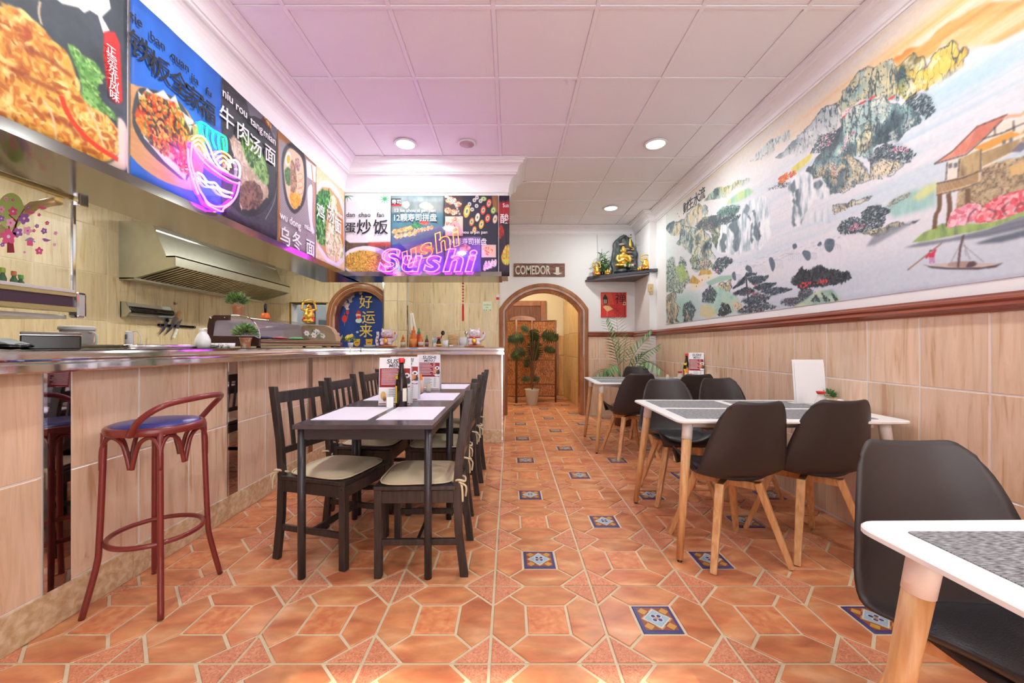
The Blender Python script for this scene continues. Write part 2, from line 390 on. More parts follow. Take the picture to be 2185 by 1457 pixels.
# ---- floor: slab in grout colour, 45 cm tiles proud of it, nine pieces to a tile
FL = struct(MB().box((KX-.1, FY-.1, -.12), (RX+.1, 9.2, -.006)).build('floor', grout_m))
def chamfer_piece(poly, g=.0062, h=.006, ch=.0018):
    """a flat piece of tile: outline shrunk by the joint, top edge eased"""
    c = Vector((sum(p[0] for p in poly)/len(poly), sum(p[1] for p in poly)/len(poly)))
    n = len(poly)
    def inset(d):
        out = []
        for i in range(n):
            p0, p1, p2 = Vector(poly[i-1]), Vector(poly[i]), Vector(poly[(i+1) % n])
            e1, e2 = (p1-p0).normalized(), (p2-p1).normalized(); n1, n2 = Vector((-e1.y, e1.x)), Vector((-e2.y, e2.x)); b = (n1+n2); b = b/max(.2, b.dot(n1))
            out.append(p1+b*d)
        return out
    a, b = inset(g), inset(g+ch); vs = [(p.x, p.y, -h) for p in a]+[(p.x, p.y, -ch) for p in a]+[(p.x, p.y, 0) for p in b]
    fs = [tuple(range(2*n, 3*n))]
    for k in (0, 1):
        for i in range(n): j = (i+1) % n; fs.append((k*n+i, k*n+j, (k+1)*n+j, (k+1)*n+i))
    return vs, fs
TS = .45; A_, B_ = .31*TS, .155*TS
tri = [(0, 0), (A_, 0), (0, A_)]
hexa = [(A_, 0), (TS-A_, 0), (TS-B_, B_), (TS-A_, A_), (A_, A_), (B_, B_)]
squ = [(A_, A_), (TS-A_, A_), (TS-A_, TS-A_), (A_, TS-A_)]
def rotq(poly, k):
    for _ in range(k): poly = [(TS-y, x) for x, y in poly]
    return poly
brick_t = mat('tile_brick', (150, 76, 54), .35); blue_t = mat('tile_blue', (64, 64, 122), .3); yel_t = mat('tile_yellow', (200, 150, 70), .3); pale_t = mat('tile_pale_blue', (156, 184, 196), .3); white_t = mat('tile_white', (210, 206, 206), .3)
terra_c = ramp_mat('terracotta_centre', [(.3, (204, 116, 80)), (.5, (218, 138, 92)), (.7, (228, 160, 112))], .38, (1, 1, 1), 28, 3, .5, world=True, rnd=.05)
def piece_mesh(poly, m, name):
    mb = MB(); vs, fs = chamfer_piece(poly); mb.add(vs, fs); return mb.mesh(name, m)
def deco(mb):
    g = .0062; vs, fs = chamfer_piece(squ); mb.add(vs, fs, 1)
    a, b = A_+g+.003, TS-A_-g-.003; L = b-a; c = TS/2; z = .0006
    def q(p, mi, zz): mb.add([(x, y, zz) for x, y in p], [tuple(range(len(p)))], mi)
    fr = .011
    q([(a+fr, a+fr), (b-fr, a+fr), (b-fr, b-fr), (a+fr, b-fr)], 0, z)
    for dx in (-1, 0, 1):
        for dy in (-1, 0, 1):
            if dx or dy:
                x, y = c+dx*.044, c+dy*.044; r = .021
                q([(x-r, y), (x, y-r), (x+r, y), (x, y+r)], 2, z*2)
    r = .058; q([(c-r, c), (c, c-r), (c+r, c), (c, c+r)], 4, z*3)
    r = .051; q([(c-r, c), (c, c-r), (c+r, c), (c, c+r)], 3, z*4)
    for k in range(4):
        t = k*PI/2+PI/4
        q([(c+.017*math.cos(t)+.0125*math.cos(s), c+.017*math.sin(t)+.0125*math.sin(s)) for s in [2*PI*i/10 for i in range(10)]], 4, z*5)
        q([(c+.016*math.cos(t)+.0085*math.cos(s), c+.016*math.sin(t)+.0085*math.sin(s)) for s in [2*PI*i/10 for i in range(10)]], 1, z*6)
    q([(c+.007*math.cos(s), c+.007*math.sin(s)) for s in [2*PI*i/8 for i in range(8)]], 2, z*7)
tri_me = [piece_mesh(rotq(tri, k), terra2, 'corner_piece') for k in range(4)]
hex_me = [piece_mesh(rotq(hexa, k), terra, 'side_piece') for k in range(4)]
sq_me = piece_mesh(squ, terra_c, 'centre_piece')
dm = MB(); deco(dm); deco_me = dm.mesh('decorated_centre_piece', [brick_t, blue_t, yel_t, pale_t, white_t])
def whole_tile(dec):
    mb = MB()
    for k in range(4):
        vs, fs = chamfer_piece(rotq(tri, k)); mb.add(vs, fs, 5)
        vs, fs = chamfer_piece(rotq(hexa, k)); mb.add(vs, fs, 6)
    if dec: deco(mb)
    else: vs, fs = chamfer_piece(squ); mb.add(vs, fs, 0)
    return mb.mesh('floor_tile', [brick_t if dec else terra_c, blue_t, yel_t, pale_t, white_t, terra2, terra])
whole = {False: whole_tile(False), True: whole_tile(True)}
base_me = MB().box((.004, .004, -.0065), (TS-.004, TS-.004, -.0045)).mesh('floor_tile', grout_m)
X0, Y0 = -.0723, 1.841
near_n = 0
for j in range(-7, 16):
    for i in range(-4, 5):
        x, y = X0+i*TS, Y0+j*TS
        if x+TS > RX+.02+.4 or (y > 6.2 and (x < -.9 or x > 1.2)): continue
        dec = i >= 0 and (i+j) % 2 == 0
        vis = abs(x+TS/2) < (y+TS)*1.35+.1 and 1.1 < y+TS/2 < 3.1 and x > -1.9
        if vis and near_n < 33:
            near_n += 1
            t = link('floor_tile', base_me, FL, (x, y, 0))
            for k in range(4):
                link('corner_piece', tri_me[k], t); link('side_piece', hex_me[k], t)
            link('decorated_centre_piece' if dec else 'centre_piece', deco_me if dec else sq_me, t)
        else: link('floor_tile', whole[dec], FL, (x, y, 0))
# kitchen side of the floor keeps plain slab under large tiles hidden by the counter

# ---- generic wall tiles
_tm = {}
def tile_mesh(w, h, m, t=.008):
    key = (round(w, 4), round(h, 4), m.name)
    if key not in _tm:
        b = .0022; mb = MB()
        vs = [(0,0,0),(w,0,0),(w,h,0),(0,h,0),(0,0,t-b),(w,0,t-b),(w,h,t-b),(0,h,t-b),(b,b,t),(w-b,b,t),(w-b,h-b,t),(b,h-b,t)]
        fs = [(8,9,10,11)]+[(k*4+i, k*4+(i+1) % 4, (k+1)*4+(i+1) % 4, (k+1)*4+i) for k in (0, 1) for i in range(4)]
        mb.add(vs, fs); _tm[key] = mb.mesh('wall_tile', m)
    return _tm[key]
def tiling(parent, o, u, ub, vb, m, gap=.0035, skip=None, name='wall_tile'):
    """tiles between the break values ub along u and vb up"""
    o, u = Vector(o), Vector(u); v = Vector((0, 0, 1)); n = u.cross(v)
    Mr = Matrix((u, v, n)).transposed().to_euler()
    for a, b in zip(ub[:-1], ub[1:]):
        for c, d in zip(vb[:-1], vb[1:]):
            if b-a < .02 or d-c < .02 or (skip and skip(a, b, c, d)): continue
            link(name, tile_mesh(b-a-2*gap, d-c-2*gap, m), parent, o+u*(a+gap)+v*(c+gap), Mr)
def breaks(a, b, step, anchor):
    k = math.ceil((a-anchor)/step-1e-6); out = [a]
    while anchor+k*step < b-1e-6:
        if anchor+k*step > a+.02: out.append(anchor+k*step)
        k += 1
    if b-out[-1] < .02: out[-1] = b
    else: out.append(b)
    return out

# ---- right wall
WR = struct(MB().box((RX, FY, 0), (RX+.12, BY+.15, CZ+.1)).build('wall_right', plaster))
struct(MB().box((RX-.0062, -1.6, 0), (RX+.001, 5.72, 1.3)).build('trim_1', grout_w))
tiling(WR, (RX, 0, 0), (0, -1, 0), [-q for q in breaks(-1.6, BY, .3, 2.94)[::-1]], [0, .01, .46, .91, 1.3], travertine)
# ---- arches
def arch_z(x, cx, hw, zs, rise):
    d = abs(x-cx)
    if d >= hw: return 0
    Rr = (hw*hw+rise*rise)/(2*rise); return zs+math.sqrt(max(0, Rr*Rr-d*d))-(Rr-rise)
A1 = (-2.42, .43, 1.60, .42)      # kitchen arch: centre, half width, spring height, rise
A2 = (.549, .60, 1.68, .33)       # arch to the dining room
HATCH = (-3.55, -2.98, 1.2, 1.81)
def wall_strip(mb, x0, x1, z0, z1, y0, y1, archs=(), rect=None, mi=0):
    xs = {x0, x1}
    for a in archs:
        for k in range(25):
            x = a[0]-a[1]+2*a[1]*k/24
            if x0 < x < x1: xs.add(x)
        for e in (-1e-5, 1e-5):
            for sg in (-1, 1):
                x = a[0]+sg*a[1]+e
                if x0 < x < x1: xs.add(x)
    if rect:
        for x in rect[:2]:
            for e in (-1e-5, 1e-5):
                if x0 < x+e < x1: xs.add(x+e)
    xs = sorted(xs)
    for a, b in zip(xs[:-1], xs[1:]):
        za = max([z0]+[arch_z(a, *q) for q in archs]); zb = max([z0]+[arch_z(b, *q) for q in archs]); m = (a+b)/2
        if not any(arch_z(m, *q) for q in archs): za = zb = z0
        spans = [(za, zb, z1)]
        if rect and rect[0] < m < rect[1]: spans = [(z0, z0, rect[2]), (rect[3], rect[3], z1)]
        for za, zb, zt in spans:
            if za >= zt-1e-4 and zb >= zt-1e-4: continue
            za, zb = min(za, zt), min(zb, zt)
            mb.add([(a,y0,za),(b,y0,zb),(b,y0,zt),(a,y0,zt),(a,y1,za),(b,y1,zb),(b,y1,zt),(a,y1,zt)], [(0,1,2,3),(5,4,7,6),(4,5,1,0),(3,2,6,7),(0,3,7,4),(1,5,6,2)], mi)
mb = MB(); wall_strip(mb, KX-.1, RX+.12, 0, CZ+.1, BY, BY+.18, (A1, A2), HATCH); WB = struct(mb.build('wall_back', plaster, fix=False))
# back wall tiles: kitchen side, behind the bar, and the low dado by the palm
def back_tiles(xb, zb, m, rect=None):
    for a, b in zip(xb[:-1], xb[1:]):
        for c, d in zip(zb[:-1], zb[1:]):
            if b-a < .03 or d-c < .03: continue
            mid = (a+b)/2
            cut = any(abs(mid-q[0]) < q[1]+(b-a)/2 and c < q[2]+q[3] for q in (A1, A2)) or (rect and a < rect[1] and b > rect[0] and c < rect[3] and d > rect[2])
            if not cut: link('wall_tile', tile_mesh(b-a-.006, d-c-.006, m), WB, (a+.003, BY, c+.003), (PI/2, 0, 0)); continue
            mb = MB(); wall_strip(mb, a+.003, b-.003, c+.003, d-.003, BY-.008, BY, (A1, A2), rect)
            if mb.v: mb.build('wall_tile', m, WB, fix=False)
zrows = [0, .01, .46, .91, 1.36, 1.81, 2.26, 2.6]
struct(MB().box((-1.57, BY-.0062, 0), (-.18, BY+.001, 2.3)).box((A2[0]+A2[1]+.02, BY-.0062, 0), (2.03, BY+.001, 1.3)).build('trim_2', grout_w))
back_tiles(breaks(KX, -1.94, .3, -3.95), zrows, travertine_k, HATCH)
back_tiles(breaks(-1.57, -.16, .3, -1.57), zrows[:6]+[2.2], travertine_k)
back_tiles(breaks(A2[0]+A2[1]+.02, 2.03, .3, 1.46), [0, .01, .46, .91, 1.3], travertine)
# ---- column between kitchen arch and bar, with bright steel edges
WC = struct(MB().box((-1.94, 6.05, 0), (-1.57, BY, 2.6)).build('wall_column', plaster))
tiling(WC, (-1.94, 6.05, 0), (1, 0, 0), [0, .22, .37], zrows, travertine_k)
tiling(WC, (-1.57, 6.05, 0), (0, 1, 0), [0, .35], zrows, travertine_k)
for x in (-1.945, -1.572): MB().box((x-.006, 6.035, 0), (x+.012, 6.05, 2.6)).build('edge_strip', chrome, WC)
# ---- kitchen wall on the left
WL = struct(MB().box((KX-.12, FY, 0), (KX+.006, BY+.15, CZ+.1)).build('wall_left', mat('grout_cream', (226, 214, 184), .8)))
tiling(WL, (KX, 0, 0), (0, 1, 0), breaks(1.2, BY, .3, 3.856-.3*9), [.46, .91, 1.36, 1.81, 2.26, 2.6], travertine_k)
# ---- corner pilaster by the shelf
struct(MB().box((2.03, 5.72, 0), (RX, BY, CZ)).build('wall_pilaster', plaster))
# ---- shop front behind the camera: an open door bay and a tall window in white frames
mb = MB()
mb.box((KX-.1, FY-.12, 0), (-.35, FY, CZ+.1)); mb.box((-.36, FY-.12, 2.72), (RX+.12, FY, CZ+.1)); mb.box((2.05, FY-.12, 0), (RX+.12, FY, 2.72))  # unseen left stretch kept solid to block sun from the floor there
struct(mb.build('wall_front', plaster))
for k, (a, b) in enumerate(((-.35, .65), (.65, 2.05))):
    w = MB(); z0 = .02
    for q in ((a, a+.05), (b-.05, b)): w.box((q[0], FY-.08, z0), (q[1], FY-.02, 2.72))
    w.box((a, FY-.08, z0), (b, FY-.02, z0+.06)); w.box((a, FY-.08, 2.66), (b, FY-.02, 2.72))
    struct(w.build(('door_2', 'window_1')[k], white_p))
# ---- ceiling: boards in a white grid
CE = struct(MB().box((KX-.1, FY, CZ+.02), (RX+.12, 9.2, CZ+.14)).build('ceiling', plaster))
gx = [-1.9, -1.29, -.69, -.095, .5, 1.1, 1.7, 2.2]; gy = [FY+.03+.0]+[4.045+.6*k for k in range(-9, 5)]
cb = {}
for a, b in zip(gx[:-1], gx[1:]):
    for c, d in zip(gy[:-1], gy[1:]):
        if b < -1.5 and a < -1.95: continue
        w, h = b-a-.02, d-c-.02; k = (round(w, 3), round(h, 3))
        if k not in cb:
            e = .008; cb[k] = MB().add([(0,0,.02),(w,0,.02),(w,h,.02),(0,h,.02),(0,0,.004),(w,0,.004),(w,h,.004),(0,h,.004),(e,e,0),(w-e,e,0),(w-e,h-e,0),(e,h-e,0)],
                [(11,10,9,8)]+[(q*4+i, (q+1)*4+i, (q+1)*4+(i+1) % 4, q*4+(i+1) % 4) for q in (0, 1) for i in range(4)]).mesh('ceiling_board', ceil_m)
        link('ceiling_board', cb[k], CE, (a+.01, c+.01, CZ+.004))
for x in gx[1:-1]: MB().box((x-.012, FY, CZ-.002), (x+.012, BY, CZ+.006)).build('grid_runner', trimw, CE)
for y in gy[1:]:
    if y < BY: MB().box((-1.8, y-.012, CZ-.0015), (RX, y+.012, CZ+.006)).build('grid_runner', trimw, CE)
# ---- bulkhead over the bar
BB = 1.885
mb = MB(); mb.box((-2.18, FY, BB), (LX, 4.60, CZ+.02)); mb.box((LX-.01, 4.19, BB), (-.02, 4.60, CZ+.02))
BH = struct(mb.build('wall_bulkhead', plaster))
fascia = MB().box((-2.19, FY, BB-.022), (LX+.016, 4.60, BB)); fascia.box((LX-.02, 4.175, BB-.022), (-.09, 4.61, BB-.0005))
fascia.box((LX+.0165, FY, BB-.025), (LX+.022, 4.168, BB+.022)); fascia.box((LX+.0165, 4.168, BB-.025), (-.088, 4.1745, BB+.022))
struct(fascia.build('trim_3', mat('soffit_steel', (150, 146, 144), .14, 1.0, noise=.08, nscale=7)))
dark_soffit = MB().box((-.09, 4.2, BB-.01), (-.02, 4.6, BB)).build('trim_4', plaster); struct(dark_soffit)
# ---- cornices (profile: distance from wall, drop from ceiling)
prof_s = [(0, .125), (.012, .125), (.014, .112), (.026, .11), (.03, .098)]+[(.03+.075*(1-math.cos(t)), .098-.06*math.sin(t)) for t in [PI/2*k/6 for k in range(1, 7)]]+[(.112, .03), (.124, .028), (.126, .016), (.142, .014), (.145, 0)]
prof_l = [(.003, .30)]+[(.006+.07*(1-math.cos(t)), .30-.16*math.sin(t)) for t in [PI/2*k/7 for k in range(0, 8)]]+[(.084, .135), (.086, .122), (.096, .12), (.098, .108)]+[(.1+.05*(1-math.cos(t)), .108-.06*math.sin(t)) for t in [PI/2*k/6 for k in range(1, 7)]]+[(.156, .04), (.158, .026), (.172, .022), (.174, .008), (.19, .006), (.192, 0)]
def cornice(name, path, prof, m=trimw, z=CZ):
    """sweep the profile along a floor-plan path; the room is on the right-hand side of travel"""
    P = [Vector((x, y, 0)) for x, y in path]; rows = []
    for i, p in enumerate(P):
        d1 = (p-P[i-1]).normalized() if i else (P[1]-P[0]).normalized(); d2 = (P[i+1]-p).normalized() if i < len(P)-1 else d1
        n1, n2 = Vector((d1.y, -d1.x, 0)), Vector((d2.y, -d2.x, 0)); b = (n1+n2); b = b/max(.2, b.dot(n1)); rows.append([p+b*d+Vector((0, 0, z-h)) for d, h in prof])
    mb = MB(); n = len(prof)
    for r in rows: mb.v += r
    for i in range(len(rows)-1):
        for k in range(n-1): mb.f.append([i*n+k, i*n+k+1, (i+1)*n+k+1, (i+1)*n+k]); mb.m.append(0); mb.sm.append(False)
    return struct(mb.build(name, m))
cornice('trim_5', [(LX, FY), (LX, 4.19), (-.02, 4.19), (-.02, 4.6)], prof_l)
cornice('trim_6', [(-.02, 4.6), (-.02, BY)] if False else [(-.9, BY), (2.03, BY), (2.03, 5.72), (RX, 5.72), (RX, FY)], prof_s)
# ---- dado rail of reddish wood
prof_r = [(0, .0), (.012, .002), (.016, .012), (.026, .018), (.03, .03), (.022, .04), (.03, .048), (.034, .058), (.026, .068), (.014, .074), (.012, .082), (0, .084)]
cornice('trim_7', [(A2[0]+A2[1]+.12, BY-.008), (2.022, BY-.008), (2.022, 5.712), (RX-.006, 5.712), (RX-.006, FY)], prof_r, redwood, 1.352)
# ---- arch surrounds
def arch_frame(name, A, wid=.125):
    cx, hw, zs, rise = A
    mb = MB(); N = 24; path = [(cx-hw, 0), (cx-hw, zs)]+[(cx-hw+2*hw*k/N, arch_z(min(max(cx-hw+2*hw*k/N, cx-hw+1e-6), cx+hw-1e-6), *A)) for k in range(0, N+1)]+[(cx+hw, zs), (cx+hw, 0)]
    P = [Vector(p) for p in path]; Q = [P[0]]
    for p in P[1:]:
        if (p-Q[-1]).length > 1e-3: Q.append(p)
    P = Q
    prof = [(-.012, .17, 0), (-.012, -.018, 0), (.018, -.03, 0), (.03, -.042, 0), (.05, -.044, 0), (.056, -.034, 0), (.064, -.034, 0), (.07, -.046, 0), (.1, -.04, 0), (.112, -.03, 0), (wid, -.022, 0), (wid, 0, 0)]
    n = len(prof); rows = []
    for i, p in enumerate(P):
        d1 = (p-P[i-1]).normalized() if i else (P[1]-P[0]).normalized(); d2 = (P[i+1]-p).normalized() if i < len(P)-1 else d1
        n1, n2 = Vector((-d1.y, d1.x)), Vector((-d2.y, d2.x)); b = n1+n2; b = b/max(.3, b.dot(n1))
        rows.append([(p.x+b.x*o, BY+y, max(0, p.y+b.y*o)) for o, y, _ in prof])
    for r in rows: mb.v += [Vector(q) for q in r]
    for i in range(len(rows)-1):
        for k in range(n-1): mb.f.append([i*n+k, i*n+k+1, (i+1)*n+k+1, (i+1)*n+k]); mb.m.append(1 if k == 5 else 0); mb.sm.append(False)
    return struct(mb.build(name, [archwood, mat('pale_inlay', (216, 196, 176), .3)]))
arch_frame('trim_8', A1); arch_frame('trim_9', A2)
# ---- dining-room corridor beyond the arch
WCo = MB(); CW = mat('corridor_paint', (232, 222, 196), .7)
WCo.box((-1.0, 8.95, 0), (1.6, 9.1, CZ)); WCo.box((-1.0, BY+.18, 0), (-.9, 8.95, CZ)); WCo.box((1.225, BY+.18, 0), (1.35, 8.95, CZ))
WCo = struct(WCo.build('wall_corridor', CW))
corr_tile = ramp_mat('corridor_tile', [(.28, (176, 130, 74)), (.42, (206, 164, 104)), (.6, (222, 184, 128)), (.75, (206, 164, 104))], .25, (9, 9, .9), 1.6, 6, 1.2, world=True, rnd=.06)
tiling(WCo, (1.225, 0, 0), (0, -1, 0), [-q for q in breaks(6.6, 8.95, .3, 6.6)[::-1]], [0, .01, .46, .91, 1.36, 2.7], corr_tile)
tiling(WCo, (0, 8.95, 0), (1, 0, 0), breaks(.92, 1.22, .3, .92), [0, .01, .46, .91, 1.36], corr_tile)
MB().box((1.06, 8.92, 0), (1.1, 8.945, 1.4)).build('edge_strip', archwood, WCo)
D1 = MB().box((-.12, 8.90, 0), (.70, 8.945, 2.02)); D1 = struct(D1.build('door_1', ramp_mat('door_wood', [(.3, (86, 46, 26)), (.5, (112, 64, 38)), (.7, (132, 80, 50))], .35, (8, 8, .8), 6, 4)))
fr = MB().box((-.24, 8.88, 0), (-.12, 8.95, 2.14)); fr.box((.70, 8.88, 0), (.82, 8.95, 2.14)); fr.box((-.12, 8.88, 2.02), (.70, 8.95, 2.14)); fr.build('door_frame', archwood, D1, bevel=.008)
for (a, b, c, d) in ((0, .58, 1.15, 1.8), (0, .58, .2, .95)):
    MB().prism([(a, c), (b, c), (b, d-.08)]+[(x, z) for x, z in arc((a+b)/2, d-.08, (b-a)/2, 0, PI, 10, .08)][1:-1]+[(a, d-.08)], 8.885, 8.9, 'y').build('door_panel', archwood, D1, bevel=.01)
MB().box((.33, 8.88, 1.55), (.6, 8.899, 1.63)).build('door_plate', paper_m, D1)
# ---- kitchen annexe seen through the hatch
AN = MB().box((-4.05, 8.0, 0), (-1.2, 8.1, CZ)); AN.box((-1.2, BY+.18, 0), (-1.1, 8.1, CZ)); AN.box((-4.05, BY+.18, 0), (-3.95, 8.0, CZ)); struct(AN.build('wall_annexe', mat('annexe_white', (226, 230, 232), .5)))
struct(MB().box((HATCH[0]-.03, BY-.012, HATCH[3]), (HATCH[1]+.03, BY+.18, HATCH[3]+.02)).box((HATCH[0]-.03, BY-.012, HATCH[2]), (HATCH[0], BY+.18, HATCH[3])).build('trim_10', mat('brass_trim', (176, 140, 62), .3, .8, noise=.4, nscale=20)))

# ================================================================== THE BAR COUNTER
BC = thing('bar_counter', 'L-shaped bar counter clad in beige veined tiles under a steel worktop', 'counter', (0, 0, 0))
CY0, CBY, CRX = -1.2, 4.55, -.087
mb = MB(); mb.box((-2.42, CY0, 0), (CFX-.002, CBY+.5, 1.03)); mb.box((CFX-.02, CBY+.002, 0), (CRX-.002, CBY+.5, 1.03)); mb.build('core', grout_w, BC)
pl = [.9+.0]
mirY = [(1.533+1.0*k, 1.631+1.0*k) for k in range(-2, 4)]
ub = []
segs = []
for (a, b) in mirY: segs.append((a, b))
cells = []
prev = CY0
for a, b in segs:
    a2, b2 = a, b
    n = max(1, round((a2-prev)/.3))
    if a2-prev > .05: cells += [(prev+(a2-prev)*i/n, prev+(a2-prev)*(i+1)/n) for i in range(n)]
    prev = b2
if CBY-prev > .05:
    n = max(1, round((CBY-prev)/.3)); cells += [(prev+(CBY-prev)*i/n, prev+(CBY-prev)*(i+1)/n) for i in range(n)]
for a, b in cells:
    if a < CY0: continue
    for c, d in ((.15, .61), (.61, 1.025)):
        link('wall_tile', tile_mesh(b-a-.007, d-c-.007, travertine), BC, (CFX-.008, a+.0035, c+.0035), Matrix((Vector((0, 1, 0)), Vector((0, 0, 1)), Vector((1, 0, 0)))).transposed().to_euler()).name = 'cladding_tile'
for a, b in segs:
    MB().box((CFX-.008, a+.012, .15), (CFX+.001, b, 1.025)).build('mirror_strip', mirror_m, BC)
    MB().box((CFX-.008, a, .15), (CFX+.005, a+.012, 1.025)).build('edge_strip', chrome, BC)
for a, b in zip(breaks(CFX, CRX, .3, CRX)[:-1], breaks(CFX, CRX, .3, CRX)[1:]):
    for c, d in ((.15, .61), (.61, 1.025)):
        link('cladding_tile', tile_mesh(b-a-.007, d-c-.007, travertine), BC, (a+.0035, CBY+.008, c+.0035), (PI/2, 0, 0))
tiling(BC, (CRX-.008, CBY, 0), (0, 1, 0), [0, .25, .5], [.15, .61, 1.025], travertine, name='cladding_tile')
for a, b in zip(breaks(CY0, CBY, 1.0, .9)[:-1], breaks(CY0, CBY, 1.0, .9)[1:]):
    MB().box((CFX-.008, a+.001, 0), (CFX+.004, b-.001, .148)).build('plinth_stone', plinth_m, BC, bevel=.003)
for a, b in ((CFX+.004, -.95), (-.95, CRX)): MB().box((a+.001, CBY-.004, 0), (b-.001, CBY+.008, .148)).build('plinth_stone', plinth_m, BC, bevel=.003)
MB().box((CRX-.01, CBY-.008, 0), (CRX+.006, CBY+.006, 1.025)).build('edge_strip', chrome, BC)
# worktop
mb = MB(); TPX = -1.745; TPY = 4.455
mb.box((-2.45, CY0, 1.085), (TPX-.008, CBY+.52, 1.105)); mb.box((TPX-.01, TPY+.008, 1.085), (-.07, CBY+.52, 1.105))
WT = thing('counter_worktop', 'polished stainless steel worktop running round the L-shaped bar', 'worktop')
mb.build('top_sheet', steel, WT)
lip_prof = [(-.02, 1.105), (-.006, 1.1045), (0, 1.10), (.003, 1.09), (.003, 1.07), (-.002, 1.062), (-.002, 1.056), (.006, 1.05), (.006, 1.024), (0, 1.018), (-.05, 1.018)]
lip = MB(); n = len(lip_prof)
for p, nn in (((TPX, CY0), (1, 0)), ((TPX, TPY), (1, -1)), ((-.07, TPY), (1, -1)), ((-.07, CBY+.52), (1, 0))):
    for d, z in lip_prof: lip.v.append(Vector((p[0]+nn[0]*d, p[1]+nn[1]*d, z)))
for i in range(3):
    for k in range(n-1): lip.f.append([i*n+k, i*n+k+1, (i+1)*n+k+1, (i+1)*n+k]); lip.m.append(0); lip.sm.append(False)
lip.build('front_lip', chrome, WT)
MB().box((TPX-.004, 4.30, 1.02), (TPX+.009, 4.306, 1.106)).build('joint_strip', steel_b, WT)
# ---- lamps: downlights, plus unseen tubes added to fill kitchen, bar and corridor
def downlight(x, y, lab, power=10, col=(.93, 1.0, .98)):
    t = thing('downlight', lab, 'ceiling light', (x, y, CZ-.002), 0, 'recessed ceiling downlights')
    MB().lathe([(.105, 0), (.108, -.004), (.104, -.010), (.088, -.012), (.084, -.006), (.084, 0)], 28).build('trim_ring', white_p, t)
    MB().lathe([(.084, -.004), (.084, -.007), (.001, -.009)], 28).build('diffuser', glow('lamp_disc', (236, 255, 250), 6), t)
    d = bpy.data.lights.new('downlight_lamp', 'AREA'); d.shape = 'DISK'; d.size = .16; d.energy = power; d.color = col
    o = bpy.data.objects.new('downlight_lamp', d); COL.objects.link(o); o.parent = t; o.location = (0, 0, -.014)
    return t
downlight(-.996, 3.753, 'round recessed downlight nearest the menu banners')
downlight(1.39, 3.753, 'round recessed downlight near the top of the landscape mural')
downlight(1.41, 5.5, 'small-looking far downlight above the gold statue shelf')
for y, k in ((1.9, 'nearer'), (.1, 'nearest')):
    for x, w in ((-.996, 'bar side'), (1.39, 'mural side')): downlight(x, y, f'{k} downlight overhead on the {w}, above the picture')
sp = thing('ceiling_speaker', 'round flat grille speaker set in the ceiling beside a downlight', 'speaker', (-.41, 3.75, CZ-.002))
MB().lathe([(.085, 0), (.088, -.005), (.08, -.010), (.07, -.009), (.07, 0)], 24).build('trim_ring', white_p, sp)
MB().lathe([(.07, -.005), (.07, -.008), (.001, -.012)], 24).build('grille', mat('speaker_grille', (206, 184, 184), .7, bump=.5, nscale=400), sp)
def fill_tube(x, y, ln, lab, power, z=2.62, col=(1, .97, .84)):  # out-of-view lamp added to brighten the space below it
    t = thing('fill_tube', lab, 'ceiling light', (x, y, z), 0, 'unseen fill tubes')
    MB().box((-.06, -ln/2, 0), (.06, ln/2, .05)).build('housing', white_p, t, bevel=.008)
    MB().tube([(0, -ln/2+.02, -.02), (0, ln/2-.02, -.02)], .016, 10).build('tube', glow('fill_tube_glow', (255, 250, 225), 4), t)
    d = bpy.data.lights.new('fill_tube_light', 'AREA'); d.shape = 'RECTANGLE'; d.size = .1; d.size_y = ln; d.energy = power; d.color = col
    o = bpy.data.objects.new('fill_tube_light', d); COL.objects.link(o); o.parent = t; o.location = (0, 0, -.045)
MB_k = MB().box((KX, FY, 2.67), (-2.18, BY, 2.72)); MB_k.box((-2.18, 4.6, 2.67), (-.5, BY, 2.72)); struct(MB_k.build('ceiling_kitchen', plaster))
fill_tube(-2.95, 2.6, 1.2, 'unseen fill tube over the near end of the kitchen aisle', 15)
fill_tube(-2.7, 4.9, 1.2, 'unseen fill tube over the far end of the kitchen aisle', 15)
fill_tube(-1.0, 5.5, .6, 'short unseen fill tube behind the bar', 5)
fill_tube(-2.7, 7.3, .6, 'short unseen fill tube in the room behind the hatch', 8, CZ-.06, (.9, .97, 1))
fill_tube(.25, 7.5, .6, 'short unseen fill tube in the corridor beyond the arch', 26, CZ-.06, (1, .86, .62))
# ================================================================== FURNITURE
# ---- tulip shell chair: front is +x, seat centre at the origin
def shell_pt(u, v):
    """u -1..1 across, v 0..1 from front lip of the seat up to the top of the back"""
    prof = [(.235, .425), (.215, .452), (.12, .446), (0, .426), (-.095, .424), (-.158, .450), (-.2, .52), (-.225, .61), (-.243, .70), (-.262, .79), (-.275, .845)]
    wid = [.165, .195, .215, .230, .240, .243, .236, .220, .198, .174, .150]
    n = len(prof)-1; t = v*n; i = min(int(t), n-1); f = t-i
    def cr(a):
        p0, p1, p2, p3 = a[max(i-1, 0)], a[i], a[i+1], a[min(i+2, n)]
        return .5*((2*p1)+(-p0+p2)*f+(2*p0-5*p1+4*p2-p3)*f*f+(-p0+3*p1-3*p2+p3)*f**3)
    x, z, w = cr([p[0] for p in prof]), cr([p[1] for p in prof]), cr(wid)
    a = abs(u); s = max(0, min(1, (v-.2)/.5)); s = s*s*(3-2*s)
    y = u*w
    z += (1-s)*.07*a**2.5*(1 if v > .12 else v/.12)          # seat edges curl up
    x += s*(.062*a**2.6)*(1-.35*max(0, (v-.7)/.3))           # back edges wrap forward
    if v > .82:                                              # rounded top corners, shallow dip in the middle
        k = (v-.82)/.18; z += k*(.016*a*a-.05*max(0, (a-.66)/.34)**2)
    if v < .12:
        k = 1-v/.12; x -= k*.03*a**3
    return (x, y, z)
shell_mb = MB(); shell_mb.grid(lambda u, v: shell_pt(u*2-1, v), 20, 26)
